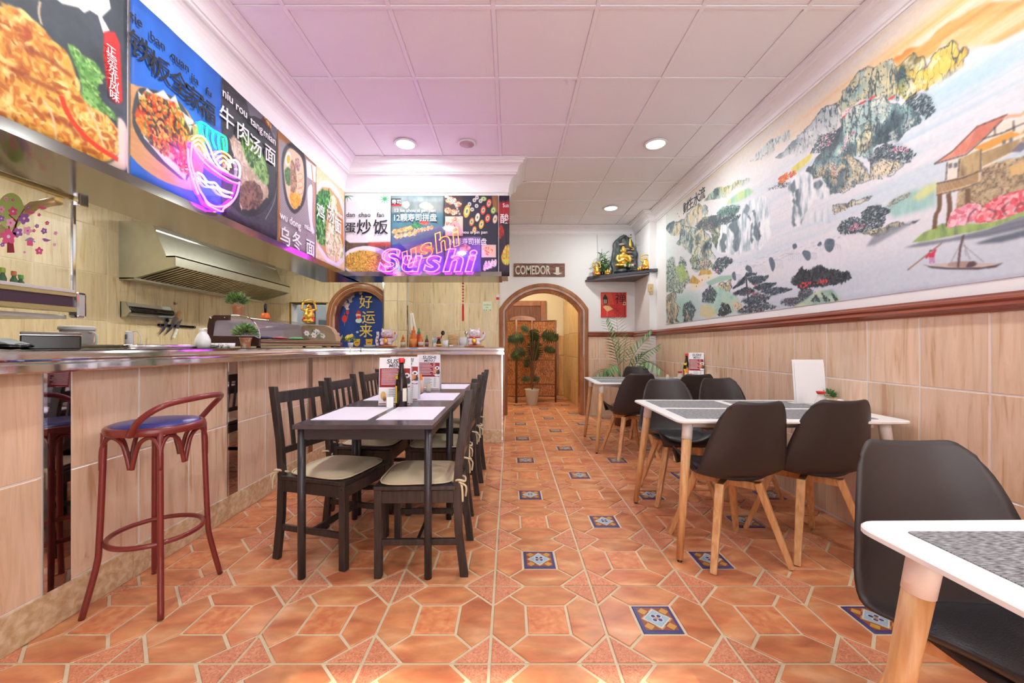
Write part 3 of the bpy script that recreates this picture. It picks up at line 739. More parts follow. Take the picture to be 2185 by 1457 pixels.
shell_me = shell_mb.mesh('shell', black_shell)
def make_shell_chair():
    t = thing('shell_chair', 'x', 'chair')
    o = link('shell', shell_me, t); m = o.modifiers.new('solid', 'SOLIDIFY'); m.thickness = .009; m.offset = 1
    # pad
    def pad(u, v):
        th = u*2*PI; r = min(v*2, 2-v*2); sgn = 1 if v <= .5 else -1; rr = min(1, r)**.55
        ex = 2.7; c, s_ = math.cos(th), math.sin(th); k = (abs(c)**ex+abs(s_)**ex)**(-1/ex)
        x = .02+.185*rr*k*c; y = .19*rr*k*s_; h = (1-rr**4)
        return (x, y, .446+.03*a_(y)+(-.012 if sgn > 0 else .034*(1-(rr)**5)))
    a_ = lambda y: (abs(y)/.2)**2
    MB().grid(pad, 28, 14, closeu=True).build('seat_pad', black_pad, t)
    for k in range(2):
        a = PI/4+k*PI/2; c, s = math.cos(a), math.sin(a)
        MB().bar((-.165*c, -.165*s, .385), (.165*c, .165*s, .385), .034, .038).build('cross_beam', beech, t, bevel=.003)
    for k in range(4):
        a = PI/4+k*PI/2; c, s = math.cos(a), math.sin(a)
        MB().bar((.15*c, .15*s, .404), (.295*c, .295*s, 0), .042, .036, 0, .03, .024).build('leg', beech, t, bevel=.004)
    return t
proto = make_shell_chair(); first = [True]
def put(pr, flag, loc, rz, label, group):
    o = pr if flag[0] else copy_tree(pr); flag[0] = False
    o.location = loc; o.rotation_euler = (0, 0, rz); o['label'] = label; o['group'] = group; return o
G1 = 'black shell chairs with beech legs'
H = PI/2
for x, y, rz, lab in (
    (1.185, 2.16, H+.10, 'black shell chair with its back to us, left of two at the middle white table'),
    (1.665, 2.22, H+.03, 'black shell chair with its back to us, right of two at the middle white table'),
    (1.24, 2.93, -H-.05, 'black shell chair facing us behind the left end of the middle white table'),
    (1.76, 3.06, -H+.06, 'black shell chair facing us behind the middle white table, beside the wall'),
    (1.235, 4.08, H+.16, 'black shell chair drawn up sideways at the far white table, nearest the arch'),
    (1.80, 4.02, H+.02, 'black shell chair at the far white table, between the soy bottle and us'),
    (1.66, 4.95, -H, 'black shell chair on the far side of the far white table, before the palm'),
    (1.125, .87, -H-.06, 'large black shell chair facing us at the nearest white table'),
    (1.62, .88, -H+.05, 'black shell chair cut by the right picture edge at the nearest table')):
    put(proto, first, (x, y, 0), rz, lab, G1)
# ---- white tables
def make_table(w=1.2, d=.8, h=.735):
    t = thing('white_table', 'x', 'table')
    mb = MB(); a, b, c = rounded(w-.03, d-.03, .04), rounded(w, d, .05), rounded(w-.006, d-.006, .048); n = len(a)
    vs = [(x, y, h-.020) for x, y in a]+[(x, y, h-.012) for x, y in b]+[(x, y, h-.003) for x, y in b]+[(x, y, h) for x, y in c]
    mb.add(vs, [tuple(range(n))[::-1], tuple(range(3*n, 4*n))]+[(k*n+i, k*n+(i+1) % n, (k+1)*n+(i+1) % n, (k+1)*n+i) for k in range(3) for i in range(n)])
    mb.build('table_top', white_p, t)
    for y in (-1, 1): MB().box((-w/2+.12, y*(d/2-.11)-.01, h-.055), (w/2-.12, y*(d/2-.11)+.01, h-.02)).build('apron', white_p, t, bevel=.004)
    for x in (-1, 1): MB().box((x*(w/2-.13)-.01, -d/2+.11, h-.055), (x*(w/2-.13)+.01, d/2-.11, h-.02)).build('apron', white_p, t, bevel=.004)
    for sx in (-1, 1):
        for sy in (-1, 1):
            T = Vector((sx*(w/2-.085), sy*(d/2-.085), h-.02)); F = Vector((sx*(w/2-.015), sy*(d/2-.02), .012)); D = (F-T)
            MB().tube([T, T+D*.13], [.0275, .0265], 20).build('leg_collar', white_p, t)
            l = MB().tube([T+D*.12, T+D*.5, F], [.0255, .022, .0165], 20).build('leg', beech, t)
            MB().lathe([(.012, 0), (.013, .004), (.008, .008), (.006, .02)], 12, (F.x, F.y, 0)).build('foot_glide', black_metal, l)
    return t
tproto = make_table(); tf = [True]; G2 = 'white rectangular tables with beech legs'
TBL = [((1.475, 2.415, 0), -.02, 'middle white table with beech legs and four grey placemats'), ((1.50, 4.465, 0), -.03, 'far white table holding the soy bottle, before the palm'), ((1.352, .478, 0), .015, 'nearest white table, cut off by the lower right picture corner')]
for l, rz, lab in TBL: put(tproto, tf, l, rz, lab, G2)
# placemats: woven grey vinyl
weave = mat('grey_weave', (112, 112, 116), .75)
nt = weave.node_tree; tc = nt.nodes.new('ShaderNodeTexCoord'); mp = nt.nodes.new('ShaderNodeMapping'); mp.inputs['Scale'].default_value = (60, 420, 1); nz = nt.nodes.new('ShaderNodeTexNoise'); nz.inputs['Scale'].default_value = 1; nz.inputs['Detail'].default_value = 3
cr = nt.nodes.new('ShaderNodeValToRGB'); cr.color_ramp.elements[0].position = .35; cr.color_ramp.elements[0].color = rgb((58, 58, 64)); cr.color_ramp.elements[1].position = .68; cr.color_ramp.elements[1].color = rgb((178, 176, 178))
nt.links.new(tc.outputs['Object'], mp.inputs[0]); nt.links.new(mp.outputs[0], nz.inputs[0]); nt.links.new(nz.outputs[0], cr.inputs[0]); nt.links.new(cr.outputs[0], nt.nodes['Principled BSDF'].inputs['Base Color'])
gm = MB().prism(rounded(.47, .31, .006, 2), 0, .002).mesh('placemat', weave)
names = {(-1, -1): 'front left', (1, -1): 'front right', (-1, 1): 'back left', (1, 1): 'back right'}
for (l, rz, lab), tn in zip(TBL, ('middle white table', 'far white table', 'nearest white table')):
    for sx in (-1, 1):
        for sy in (-1, 1):
            p = Matrix.Rotation(rz, 3, 'Z') @ Vector((sx*.265-.03, sy*.185, 0))+Vector(l)
            if tn.startswith('near') and sy < 0: continue
            tag(link('placemat', gm, None, (p.x, p.y, .7352), (0, 0, rz+R.uniform(-.015, .015))), f'grey woven placemat at the {names[sx, sy]} of the {tn}', 'placemat', 'grey woven placemats')
# ---- dark tables by the bar
def make_dark_table():
    t = thing('dark_table', 'x', 'table'); w, d, h = .67, .71, .745
    MB().box((-w/2, -d/2, h-.022), (w/2, d/2, h)).build('table_top', black_top, t, bevel=.002)
    for s in (-1, 1):
        MB().box((-w/2+.045, s*(d/2-.03)-.01, h-.075), (w/2-.045, s*(d/2-.03)+.01, h-.022)).build('apron', black_metal, t, bevel=.002)
        MB().box((s*(w/2-.03)-.01, -d/2+.045, h-.075), (s*(w/2-.03)+.01, d/2-.045, h-.022)).build('apron', black_metal, t, bevel=.002)
    for sx in (-1, 1):
        for sy in (-1, 1):
            MB().tube([(sx*(w/2-.03), sy*(d/2-.03), 0), (sx*(w/2-.03), sy*(d/2-.03), h-.022)], .0185, 16).build('leg', black_metal, t)
    return t
black_top = ramp_mat('black_table_top', [(.3, (60, 54, 58)), (.7, (84, 78, 84))], .22, (1, 9, 1), 6, 4)
dproto = make_dark_table(); df = [True]
DT = [((-.70, 2.225, 0), 'nearest black square table with round legs, two white placemats on top'), ((-.70, 2.937, 0), 'second black square table, joined to the nearest one'), ((-.70, 3.649, 0), 'farthest black square table, beside the back part of the bar')]
for l, lab in DT: put(dproto, df, l, 0, lab, 'black square tables set end to end')
wm = MB().prism(rounded(.29, .42, .006, 2), 0, .002).mesh('placemat', mat('white_weave', (228, 222, 232), .7, bump=.4, nscale=300))
for (l, lab), tn in zip(DT, ('nearest black table', 'second black table', 'farthest black table')):
    for s, side in ((-1, 'bar side'), (1, 'aisle side')):
        tag(link('placemat', wm, None, (l[0]+s*.163, l[1]-.02+R.uniform(-.008, .008), .7452), (0, 0, R.uniform(-.012, .012))), f'white placemat on the {side} of the {tn}', 'placemat', 'white placemats')
# ---- black slatted chairs: front is +x
def make_slat_chair():
    t = thing('slat_chair', 'x', 'chair')
    for s in (-1, 1):
        y = s*.178
        MB().bar((.19, y, 0), (.19, y, .425), .036, .036).build('front_leg', blackwood, t, bevel=.003)
        # rear post bends at the seat
        mb = MB(); pts = [(-.225, 0), (-.198, .22), (-.19, .43), (-.205, .62), (-.25, .905)]
        for k in range(5):
            x, z = pts[k]; hw, hd = .013, .02
            mb.v += [Vector((x-hd, y-hw, z)), Vector((x+hd, y-hw, z)), Vector((x+hd, y+hw, z)), Vector((x-hd, y+hw, z))]
        for k in range(4):
            for i in range(4): mb.f.append([k*4+i, k*4+(i+1) % 4, k*4+4+(i+1) % 4, k*4+4+i]); mb.m.append(0); mb.sm.append(False)
        mb.f += [[3, 2, 1, 0], [16, 17, 18, 19]]; mb.m += [0, 0]; mb.sm += [False, False]
        mb.build('back_post', blackwood, t, bevel=.003)
        MB().bar((-.195, y, .39), (.175, y, .39), .02, .06).build('side_rail', blackwood, t, bevel=.002)
        MB().bar((-.2, y, .17), (.175, y, .17), .018, .03).build('stretcher', blackwood, t, bevel=.002)
        for px in (.21,): MB().lathe([(.006, 0), (.006, .002), (.003, .003)], 10, (0, 0, 0)).build('bolt_cap', black_metal, t, (.19, y+s*.0185, .405), (-s*PI/2, 0, 0))
    for x in (.19, -.19): MB().bar((x, -.165, .39), (x, .165, .39), .02, .06).build('seat_rail', blackwood, t, bevel=.002)
    MB().bar((.0, -.17, .17), (.0, .17, .17), .018, .03).build('cross_stretcher', blackwood, t, bevel=.002)
    sm = MB().box((-.185, -.2, .425), (.21, .2, .445)); sm.build('seat', blackwood, t, bevel=.004)
    MB().bar((-.239, -.17, .845), (-.239, .17, .845), .018, .06).build('top_rail', blackwood, t, bevel=.002)
    MB().bar((-.204, -.17, .565), (-.204, .17, .565), .018, .035).build('lower_rail', blackwood, t, bevel=.002)
    for y in (-.085, 0, .085): MB().bar((-.207, y, .58), (-.236, y, .82), .022, .012, up=(1, 0, 0)).build('slat', blackwood, t, bevel=.001)
    return t
cush_m = mat('beige_canvas', (208, 190, 160), .8, noise=.06, nscale=140)
def make_cushion():
    t = thing('seat_cushion', 'x', 'cushion')
    def f(u, v):
        th = u*2*PI; ex = 5; c, s = math.cos(th), math.sin(th); k = (abs(c)**ex+abs(s)**ex)**(-1/ex); r = min(1, min(v, 1-v)*2.6); rr = r**.6 if v < .5 else r**.6
        wx = .185*(1.0); wy = .185+.012*c
        z = (.002 if v < .5 else .002+.026*(1-rr**6)+.006*(1-rr))
        return (.012+wx*rr*k*c, wy*rr*k*s, z)
    MB().grid(f, 40, 16, closeu=True).build('pad', cush_m, t)
    MB().tube([(.012+.187*k*c, (.187+.012*c)*k*s, .008) for th in [2*PI*i/40 for i in range(40)] for c, s in [(math.cos(th), math.sin(th))] for k in [(abs(c)**5+abs(s)**5)**(-.2)]], .0042, 6, closed=True).build('piping', cush_m, t)
    for s in (-1, 1):
        y = s*.178
        MB().tube(spline([(-.165, y*.92, .01), (-.2, y*1.13, .03), (-.228, y*1.06, .02), (-.224, y*.86, .03), (-.19, y*.9, .035), (-.215, y*1.16, .0), (-.22, y*1.18, -.07)], 5), .0055, 6).build('tie', cush_m, t)
        MB().tube(spline([(-.2, y*1.12, .02), (-.235, y*1.15, .0), (-.232, y*1.1, -.05)], 5), .005, 6).build('tie', cush_m, t)
    return t
cproto = make_slat_chair(); cf = [True]; uproto = make_cushion(); uf = [True]
for x, y, rz, lab in (
    (-.965, 2.19, -.27, 'nearest black slatted chair on the bar side, turned towards us'),
    (-.975, 2.83, -.08, 'second black slatted chair on the bar side of the long table'),
    (-.99, 3.47, -.04, 'third black slatted chair on the bar side, farthest from us'),
    (-.45, 2.09, PI+.02, 'nearest black slatted chair on the aisle side, seen side-on'),
    (-.475, 2.78, PI-.03, 'second black slatted chair on the aisle side of the long table'),
    (-.46, 3.40, PI, 'third black slatted chair on the aisle side, farthest from us')):
    put(cproto, cf, (x, y, 0), rz, lab, 'black wooden slatted chairs')
    put(uproto, uf, (x, y, .446), rz, 'beige tied cushion on the '+lab.split(',')[0].replace('black slatted ', '').replace(' of the long table', ''), 'beige chair cushions')
# ---- bar stool: maroon steel tube, blue seat
maroon = mat('maroon_paint', (122, 42, 40), .3, noise=.12, nscale=40, coat=.3)
st = thing('bar_stool', 'maroon tubular bar stool with blue seat and low hoop back', 'stool', (-1.59, 1.775, 0), .0)
MB().lathe([(.155, .742), (.172, .744), (.175, .752), (.175, .768), (.170, .775), (.16, .777), (.155, .765)], 32).build('seat_ring', maroon, st)
MB().lathe([(.158, .75), (.16, .772), (.15, .782), (.1, .79), (.05, .793), (.001, .794)], 32).build('seat_pad', mat('blue_vinyl', (44, 52, 122), .25, bump=.1, nscale=200), st)
for sx in (-1, 1):
    for sy in (-1, 1):
        p = [(.118*sx, .118*sy, .755), (.122*sx, .122*sy, .55), (.128*sx, .128*sy, .3), (.134*sx, .134*sy, .2), (.162*sx, .165*sy, 0)]
        MB().tube(spline(p, 5), .0115, 12).build('leg', maroon, st)
for k in range(4):
    a = k*PI/2; ca, sa = math.cos(a), math.sin(a); rot = lambda x, y, z: (x*ca-y*sa, x*sa+y*ca, z)
    for s in (-1, 1):
        pts = [(.124, s*.124, .60), (.124, s*.122, .68), (.124, s*.105, .722), (.124, s*.075, .735), (.124, s*.035, .708), (.124, s*.014, .645), (.124, s*.004, .6)]
        MB().tube(spline([rot(*p) for p in pts], 4), .0088, 8).build('brace', maroon, st)
MB().tube([(.165*math.cos(t), .165*math.sin(t), .288) for t in [2*PI*i/40 for i in range(40)]], .0105, 10, closed=True).build('foot_ring', maroon, st)
hp = [(.04, -.172, .752), (.10, -.19, .82), (.17, -.16, .875), (.215, -.06, .892), (.215, .06, .892), (.17, .16, .875), (.10, .19, .82), (.05, .172, .752)]
MB().tube(spline(hp, 6), .0125, 12).build('hoop_back', maroon, st)
# ================================================================== THE MURAL (printed landscape wallpaper)
MY0, MY1, MZ0, MZ1 = 1.15, 5.36, 1.41, 2.93
def mur(x, y):
    Y = RX*FPX/(x-VX); z = EYE+(VY-y)*Y/FPX; return ((MY1-Y)/(MY1-MY0), (z-MZ0)/(MZ1-MZ0))
def zq(ox, oy, s): return lambda P: [(ox+x/s, oy+y/s) for x, y in P]
q1, q2, q3, q4 = zq(1400, 380, 4.5525), zq(1600, 100, 3.6425), zq(1850, 200, 3.4687), zq(1750, 0, 5.023)
cv = Canvas(1792, 648, (230, 226, 232), mur); W_, H_ = cv.w, cv.h
U, V = np.meshgrid(np.linspace(0, 1, W_, dtype=np.float32), np.linspace(0, 1, H_, dtype=np.float32))
hz = cv.noise(3, 26, 4); hz2 = cv.noise(4, 40, 3); fine = cv.noise(260, 90, 2)
# sky: cream and peach high up, warmer to the right, pale blue cloud bands lower down
def lay(m, col): m = np.clip(m, 0, 1)[..., None]; cv.a[:] = cv.a*(1-m)+np.array(col, np.float32)/255*m
lay((V-.66)*2.0*(.4+hz), (244, 228, 212)); lay(np.clip((V-.88)*6, 0, 1)*(hz*1.1-.2), (232, 222, 160))
lay(np.clip(1-abs(V-.88)*14, 0, 1)*(.4+hz2)*np.clip((U-.42)*3, 0, 1), (250, 196, 120))
lay(np.clip((U-.55)*2.6, 0, 1)*np.clip(1-abs(V-.80)*7, 0, 1)*np.clip(hz2*2.6-.9, 0, 1), (240, 160, 92))
lay(np.clip((U-.62)*3, 0, 1)*np.clip(1-abs(V-.97)*16, 0, 1)*np.clip(hz*2-.5, 0, 1), (238, 164, 90))
lay(np.clip(1-abs(V-.55)*4, 0, 1)*np.clip(hz2*3-1.25, 0, 1)*.7*np.clip(U*2, .3, 1), (168, 204, 220))
lay(np.clip(1-abs(V-.38)*5, 0, 1)*np.clip(hz*3-1.35, 0, 1)*.6, (178, 208, 222))
lay(np.clip((.24-V)*5, 0, 1)*(.35+.6*hz), (186, 200, 214)); lay(np.clip((.12-V)*7, 0, 1)*np.clip(hz2*2-.7, 0, 1)*.6, (176, 170, 190))
lay(np.clip((.12-U)*7, 0, 1)*.6, (206, 226, 220))
vn = cv.noise(150, 14, 4); vn2 = cv.noise(60, 26, 4); sw = cv.noise(110, 40, 4)
DK, GR, TL, LT, CR = (44, 58, 70), (96, 118, 126), (140, 178, 178), (206, 220, 208), (238, 216, 168)
def lk(P):
    """brush scale: the far end of the wall is drawn in coarser strokes"""
    u = sum(mur(*p)[0] for p in P)/len(P); return .55+1.5*max(0, 1-u/.8)
def jag(P, amp=5, it=3, seed=0):
    """roughen an outline given in photo-traced coordinates"""
    rg = np.random.RandomState(seed+len(P)); Q = [np.array(p, float) for p in P]
    k = lk(P)
    for d in range(it):
        O = []
        for i in range(len(Q)):
            a, b = Q[i], Q[(i+1) % len(Q)]; L = np.hypot(*(b-a)); O += [a, (a+b)/2+rg.randn(2)*L*.11]
        Q = O
    return [tuple(p) for p in Q]
def fademask(P, top=0.0, bot=.35):
    v = [mur(*p)[1] for p in P]; lo, hi = min(v), max(v); return np.clip((V-lo)/max(1e-3, (hi-lo)*bot), 0, 1)
rid = 1-abs(2*cv.noise(80, 9, 4)-1); rid2 = 1-abs(2*cv.noise(170, 20, 3)-1); big = cv.noise(22, 9, 3)
def rock(P, cols, seed=1, fade=.35, ink=0, sz=2.4, smooth=0, edge=1.6, ang=-1.1, al=1):
    P = jag(P, seed=seed)
    t = np.clip((vn*.45+vn2*.35+(big-.5)*1.1+.1-.02)*1.35, 0, 1); f = fademask(P, bot=fade) if fade else np.ones_like(V)
    cv.poly(P, ramp(t, cols), al, 1.0, tex=f)
    cv.poly(P, DK, al, .8, tex=np.clip((rid-.9)*11, 0, 1)*.8*f); cv.poly(P, DK, al, .8, tex=np.clip((rid2-.9)*11, 0, 1)*np.clip(1.6-big*2, 0, 1)*.7*f); cv.poly(P, DK, al, 1.2, tex=np.clip((.44-big)*5, 0, 1)*.55*f); cv.poly(P, (246, 240, 224), al, .8, tex=np.clip((vn2-.62)*8, 0, 1)*.55*f)
    if ink: cv.dabs(P, int(ink*.7), sz*.8*lk(P), [DK, (60, 78, 88), (34, 44, 54)], .5, seed, ang, 2.8)
    if edge: cv.stroke(P[:len(P)*2//3], edge*(.6+lk(P)*.6), DK, .75, .7, 0)
def tree(P, n, sz, cols=None, seed=3, ang=None, asp=1.8, al=.85):
    cols = cols or [DK, (52, 70, 78), (78, 98, 102), (34, 42, 50)]; k = lk(P)
    cv.poly(jag(P, seed=seed), tuple(np.mean(np.array(cols), 0)), .5, 3, tex=np.clip(sw*2.2-.5, 0, 1))
    cv.dabs(P, int(n*(.9+k*.5)), sz*.72*(.5+.6*k), cols, al*.8, seed, ang, asp)
def blossom(P, n, sz, seed=5): cv.dabs(P, int(n*.9), sz*.7*(.5+.6*lk(P)), [(240, 140, 180), (248, 190, 214), (226, 96, 120), (252, 224, 232)], .9, seed, None, 1.2)
# distant ridges
rock(q2([(0, 890), (110, 770), (240, 690), (330, 640), (330, 700), (200, 800), (60, 880)]), [(168, 196, 206), (196, 214, 218), (214, 226, 226)], 2, .9, edge=0)
rock(q1([(470, 230), (520, 150), (600, 90), (680, 80), (760, 40), (850, 20), (930, 0), (900, 60), (760, 110), (640, 190)]), [(120, 160, 150), (170, 196, 176), (208, 204, 130)], 3, .7, edge=0)
cv.poly(q1([(680, 260), (720, 200), (820, 130), (900, 95), (960, 130), (880, 190), (780, 240)]), ramp(vn, [(120, 180, 160), (170, 212, 170), (232, 222, 96)]), .9, 3)
# left massif and its forest
rock(q1([(100, 480), (150, 430), (250, 400), (290, 380), (350, 300), (420, 245), (450, 290), (480, 260), (510, 320), (470, 400), (420, 520), (300, 560), (150, 560)]), [GR, (150, 176, 176), CR, (226, 190, 120)], 4, .8, 40)
rock(q1([(200, 640), (230, 520), (260, 460), (330, 470), (400, 490), (480, 520), (520, 560), (545, 650), (560, 740), (600, 800), (480, 800), (370, 770), (300, 700)]), [DK, TL, CR, LT, GR], 5, .25, 160, 2.2)
rock(q1([(400, 480), (470, 380), (590, 365), (610, 440), (640, 450), (620, 560), (600, 700), (560, 640), (540, 540), (480, 500)]), [(60, 84, 80), (110, 140, 110), CR, DK], 6, 0, 160)
tree(q1([(380, 470), (440, 410), (590, 360), (700, 300), (820, 290), (760, 380), (640, 430), (560, 480)]), 420, 3, seed=8)
tree(q1([(590, 340), (650, 280), (760, 260), (830, 280), (800, 330), (650, 370)]), 220, 3, [(70, 120, 104), DK, (100, 150, 130)], 9)
blossom(q1([(500, 440), (550, 430), (550, 560), (520, 560)]), 50, 2)
# the two great falls
def fall(P, seed, al=1): cv.poly(jag(P, it=2), ramp(np.clip(vn*1.7-.35, 0, 1), [(150, 166, 178), (206, 214, 222), (240, 240, 244), (246, 244, 246)]), al, 2.5)
fall(q1([(600, 720), (620, 560), (640, 440), (780, 370), (850, 280), (900, 240), (980, 190), (1060, 180), (1110, 260), (1120, 420), (1100, 600), (1000, 700), (800, 740)]), 1)
for P in ([(620, 640), (650, 530), (690, 560), (680, 720), (640, 720)], [(700, 480), (740, 400), (800, 380), (820, 520), (800, 700), (770, 720), (760, 560)], [(850, 330), (880, 250), (915, 290), (900, 360), (920, 420), (890, 380)], [(935, 320), (955, 305), (975, 350), (1000, 480), (1000, 620), (975, 600), (960, 420)], [(930, 440), (945, 430), (955, 600), (935, 640)], [(1000, 430), (1015, 420), (1030, 560), (1010, 600)]):
    cv.poly(jag(q1(P)), ramp(vn, [(34, 46, 56), (70, 88, 98), (120, 138, 146)]), .9, 1.6, tex=.25+.75*np.clip(vn*3-.6, 0, 1))
lay(np.clip(1-((U-.33)/.10)**2-((V-.42)/.10)**2, 0, 1)*.0, (240, 240, 244))
tree(q1([(600, 420), (700, 380), (830, 350), (800, 400), (660, 460)]), 150, 2.6, seed=21)
# big mountain
rock(q2([(200, 860), (290, 790), (370, 690), (430, 660), (480, 600), (520, 540), (560, 480), (690, 430), (700, 560), (640, 700), (480, 800), (330, 830)]), [(84, 104, 114), (128, 146, 154), (176, 188, 194), (206, 212, 218)], 11, .7, 60, 2.6)
rock(q2([(690, 430), (720, 350), (790, 270), (850, 190), (920, 150), (1040, 125), (1110, 90), (1140, 150), (1150, 270), (1170, 380), (1160, 430), (1050, 380), (930, 400), (780, 470), (700, 560)]), [(64, 86, 98), (112, 138, 144), (160, 184, 180), (222, 208, 160), (120, 144, 150)], 12, 0, 130, 3)
rock(q4([(640, 680), (680, 670), (770, 640), (800, 700), (830, 850), (800, 960), (700, 900), (560, 820)]), [(206, 196, 150), (236, 214, 160), (170, 178, 160)], 13, 0, 40, 2.6, edge=0, al=.85)
# golden peaks to the right
orange = [(214, 112, 44), (232, 142, 62), (238, 168, 92), (234, 150, 62)]
cv.poly(q4([(780, 640), (820, 600), (880, 590), (920, 530), (980, 510), (1080, 500), (1180, 430), (1260, 330), (1400, 230), (1500, 190), (1600, 120), (1800, 20), (2185, 0), (2185, 130), (1900, 230), (1600, 290), (1480, 330), (1400, 390), (1330, 430), (1240, 560), (1130, 640), (860, 720)]), ramp(np.clip(hz2*1.5-.2, 0, 1), orange), .95, 2)
cv.poly(q4([(1300, 470), (1400, 390), (1480, 320), (1600, 290), (1720, 220), (1900, 150), (2185, 60), (2185, 330), (1900, 470), (1640, 500), (1500, 520)]), ramp(np.clip(hz2*1.6-.2, 0, 1), [(228, 146, 66), (236, 174, 98), (240, 204, 156)]), .9, 3)
rock(q4([(830, 850), (820, 720), (900, 660), (1000, 560), (1050, 620), (1110, 600), (1140, 700), (1220, 860), (1240, 900), (1100, 960), (900, 1060), (860, 1000)]), [(110, 134, 110), (214, 176, 70), (244, 208, 110), (240, 190, 70), (246, 220, 140)], 14, 0, 0, edge=2)
rock(q4([(1110, 740), (1200, 640), (1290, 520), (1420, 430), (1480, 470), (1500, 560), (1560, 500), (1600, 540), (1540, 640), (1560, 700), (1400, 820), (1280, 920), (1180, 860)]), [(110, 140, 110), (232, 150, 50), (246, 190, 80), (240, 206, 100), (236, 160, 60)], 15, .3, 0, edge=2)
rock(q4([(830, 870), (880, 700), (920, 800), (960, 900), (900, 1060), (860, 1000)]), [(70, 100, 100), (120, 150, 130), (180, 170, 90)], 16, 0, 40, 3)
cv.poly(q4([(1100, 1010), (1300, 920), (1600, 740), (1850, 600), (2185, 400), (2185, 620), (1900, 800), (1500, 1000), (1200, 1100)]), (178, 210, 224), .8, 14)
# foreground crags
rock(q2([(480, 940), (570, 800), (600, 760), (690, 640), (700, 560), (780, 480), (900, 420), (1050, 370), (1090, 440), (1150, 440), (1180, 470), (1240, 400), (1290, 480), (1340, 570), (1250, 640), (1160, 730), (1000, 760), (960, 800), (980, 860), (900, 870), (850, 850), (760, 850), (640, 880)]), [(48, 66, 76), (96, 124, 130), (150, 190, 186), (214, 226, 212), (170, 196, 192)], 17, .12, 620, 2.6)
rock(q2([(850, 620), (930, 570), (965, 640), (960, 720), (930, 800), (850, 840), (840, 740)]), [(150, 170, 150), (236, 214, 160), (246, 228, 184), (120, 150, 140)], 18, 0, 60, 2)
rock(q2([(960, 470), (1050, 375), (1085, 450), (1070, 560), (1000, 540)]), [(206, 206, 190), (236, 226, 196), (180, 196, 190)], 19, 0, 30, 2)
tree(q2([(1200, 420), (1300, 350), (1400, 380), (1457, 500), (1380, 560), (1300, 500)]), 220, 3, seed=31, ang=.5); tree(q2([(540, 700), (690, 640), (700, 700), (560, 820), (470, 830)]), 260, 3, seed=32)
blossom(q2([(560, 690), (680, 650), (640, 760), (540, 800)]), 110, 2.2, 33); blossom(q2([(740, 690), (790, 670), (760, 800), (720, 820)]), 60, 2.2, 34); blossom(q2([(740, 500), (800, 470), (800, 490), (740, 530)]), 30, 2.4, 35)
for x, y, dx in ((735, 545, 14), (880, 435, 22), (955, 395, 24), (1108, 395, 26), (808, 668, 10)): cv.stroke(q2([(x-dx, y+dx*.5), (x+dx, y-dx*.5)]), 5, (226, 62, 70), .95, .8, 0)
rock(q2([(440, 970), (520, 900), (600, 850), (720, 840), (760, 830), (850, 880), (920, 960), (950, 1030), (860, 1060), (800, 1090), (700, 1130), (620, 1160), (590, 1060), (560, 1000), (490, 1030)]), [(44, 60, 72), (84, 108, 118), (130, 164, 168), (226, 196, 144), (90, 112, 122)], 20, .1, 420, 2.6)
rock(q2([(700, 860), (760, 830), (850, 890), (910, 960), (880, 990), (800, 950)]), [(236, 206, 150), (246, 226, 180), (150, 150, 140)], 22, 0, 40, 2.2); blossom(q2([(640, 900), (690, 910), (690, 1050), (640, 1050)]), 50, 2.2, 36)
rock(q2([(910, 860), (1000, 850), (1100, 890), (1150, 870), (1260, 890), (1150, 960), (1060, 1010), (960, 1040), (940, 960)]), [(60, 76, 84), (150, 164, 164), (236, 214, 176), (206, 206, 200)], 23, .2, 160, 2.4)
tree(q2([(970, 800), (1060, 750), (1240, 790), (1300, 840), (1240, 880), (1060, 870), (980, 850)]), 300, 3, seed=37); blossom(q2([(1080, 800), (1140, 770), (1250, 790), (1230, 815), (1110, 820)]), 70, 2.2, 38)
cv.poly(q2([(320, 950), (380, 900), (490, 820), (480, 870), (420, 930), (350, 980)]), ramp(vn, [(160, 170, 60), (222, 206, 70), (236, 220, 110)]), .95, 1.5)
cv.dabs(q2([(220, 1060), (230, 1020), (290, 980), (360, 960), (370, 990), (300, 1030), (250, 1070)]), 150, 3, [(222, 92, 32), (240, 130, 52), (200, 70, 30)], .9, 40, .3, 1.6)
tree(q2([(130, 1110), (230, 1060), (330, 1050), (280, 1090), (160, 1110)]), 60, 2.2, seed=41)
fall(q2([(300, 1090), (350, 1010), (440, 975), (480, 990), (500, 1060), (560, 1010), (590, 1060), (630, 1170), (500, 1190), (430, 1300), (410, 1400), (340, 1400)]), 2)
for P in ([(300, 1090), (350, 1030), (360, 1110), (340, 1160), (345, 1240), (330, 1200)], [(350, 1120), (380, 1100), (400, 1150), (410, 1300), (400, 1390), (380, 1250), (355, 1200)], [(340, 1240), (360, 1230), (370, 1390), (345, 1400)], [(500, 1060), (550, 1030), (570, 1070), (530, 1110), (500, 1090)]):
    cv.poly(jag(q2(P)), ramp(vn, [(34, 46, 56), (70, 88, 98), (110, 128, 138)]), .92, 1.5, tex=.25+.75*np.clip(vn*3-.6, 0, 1))
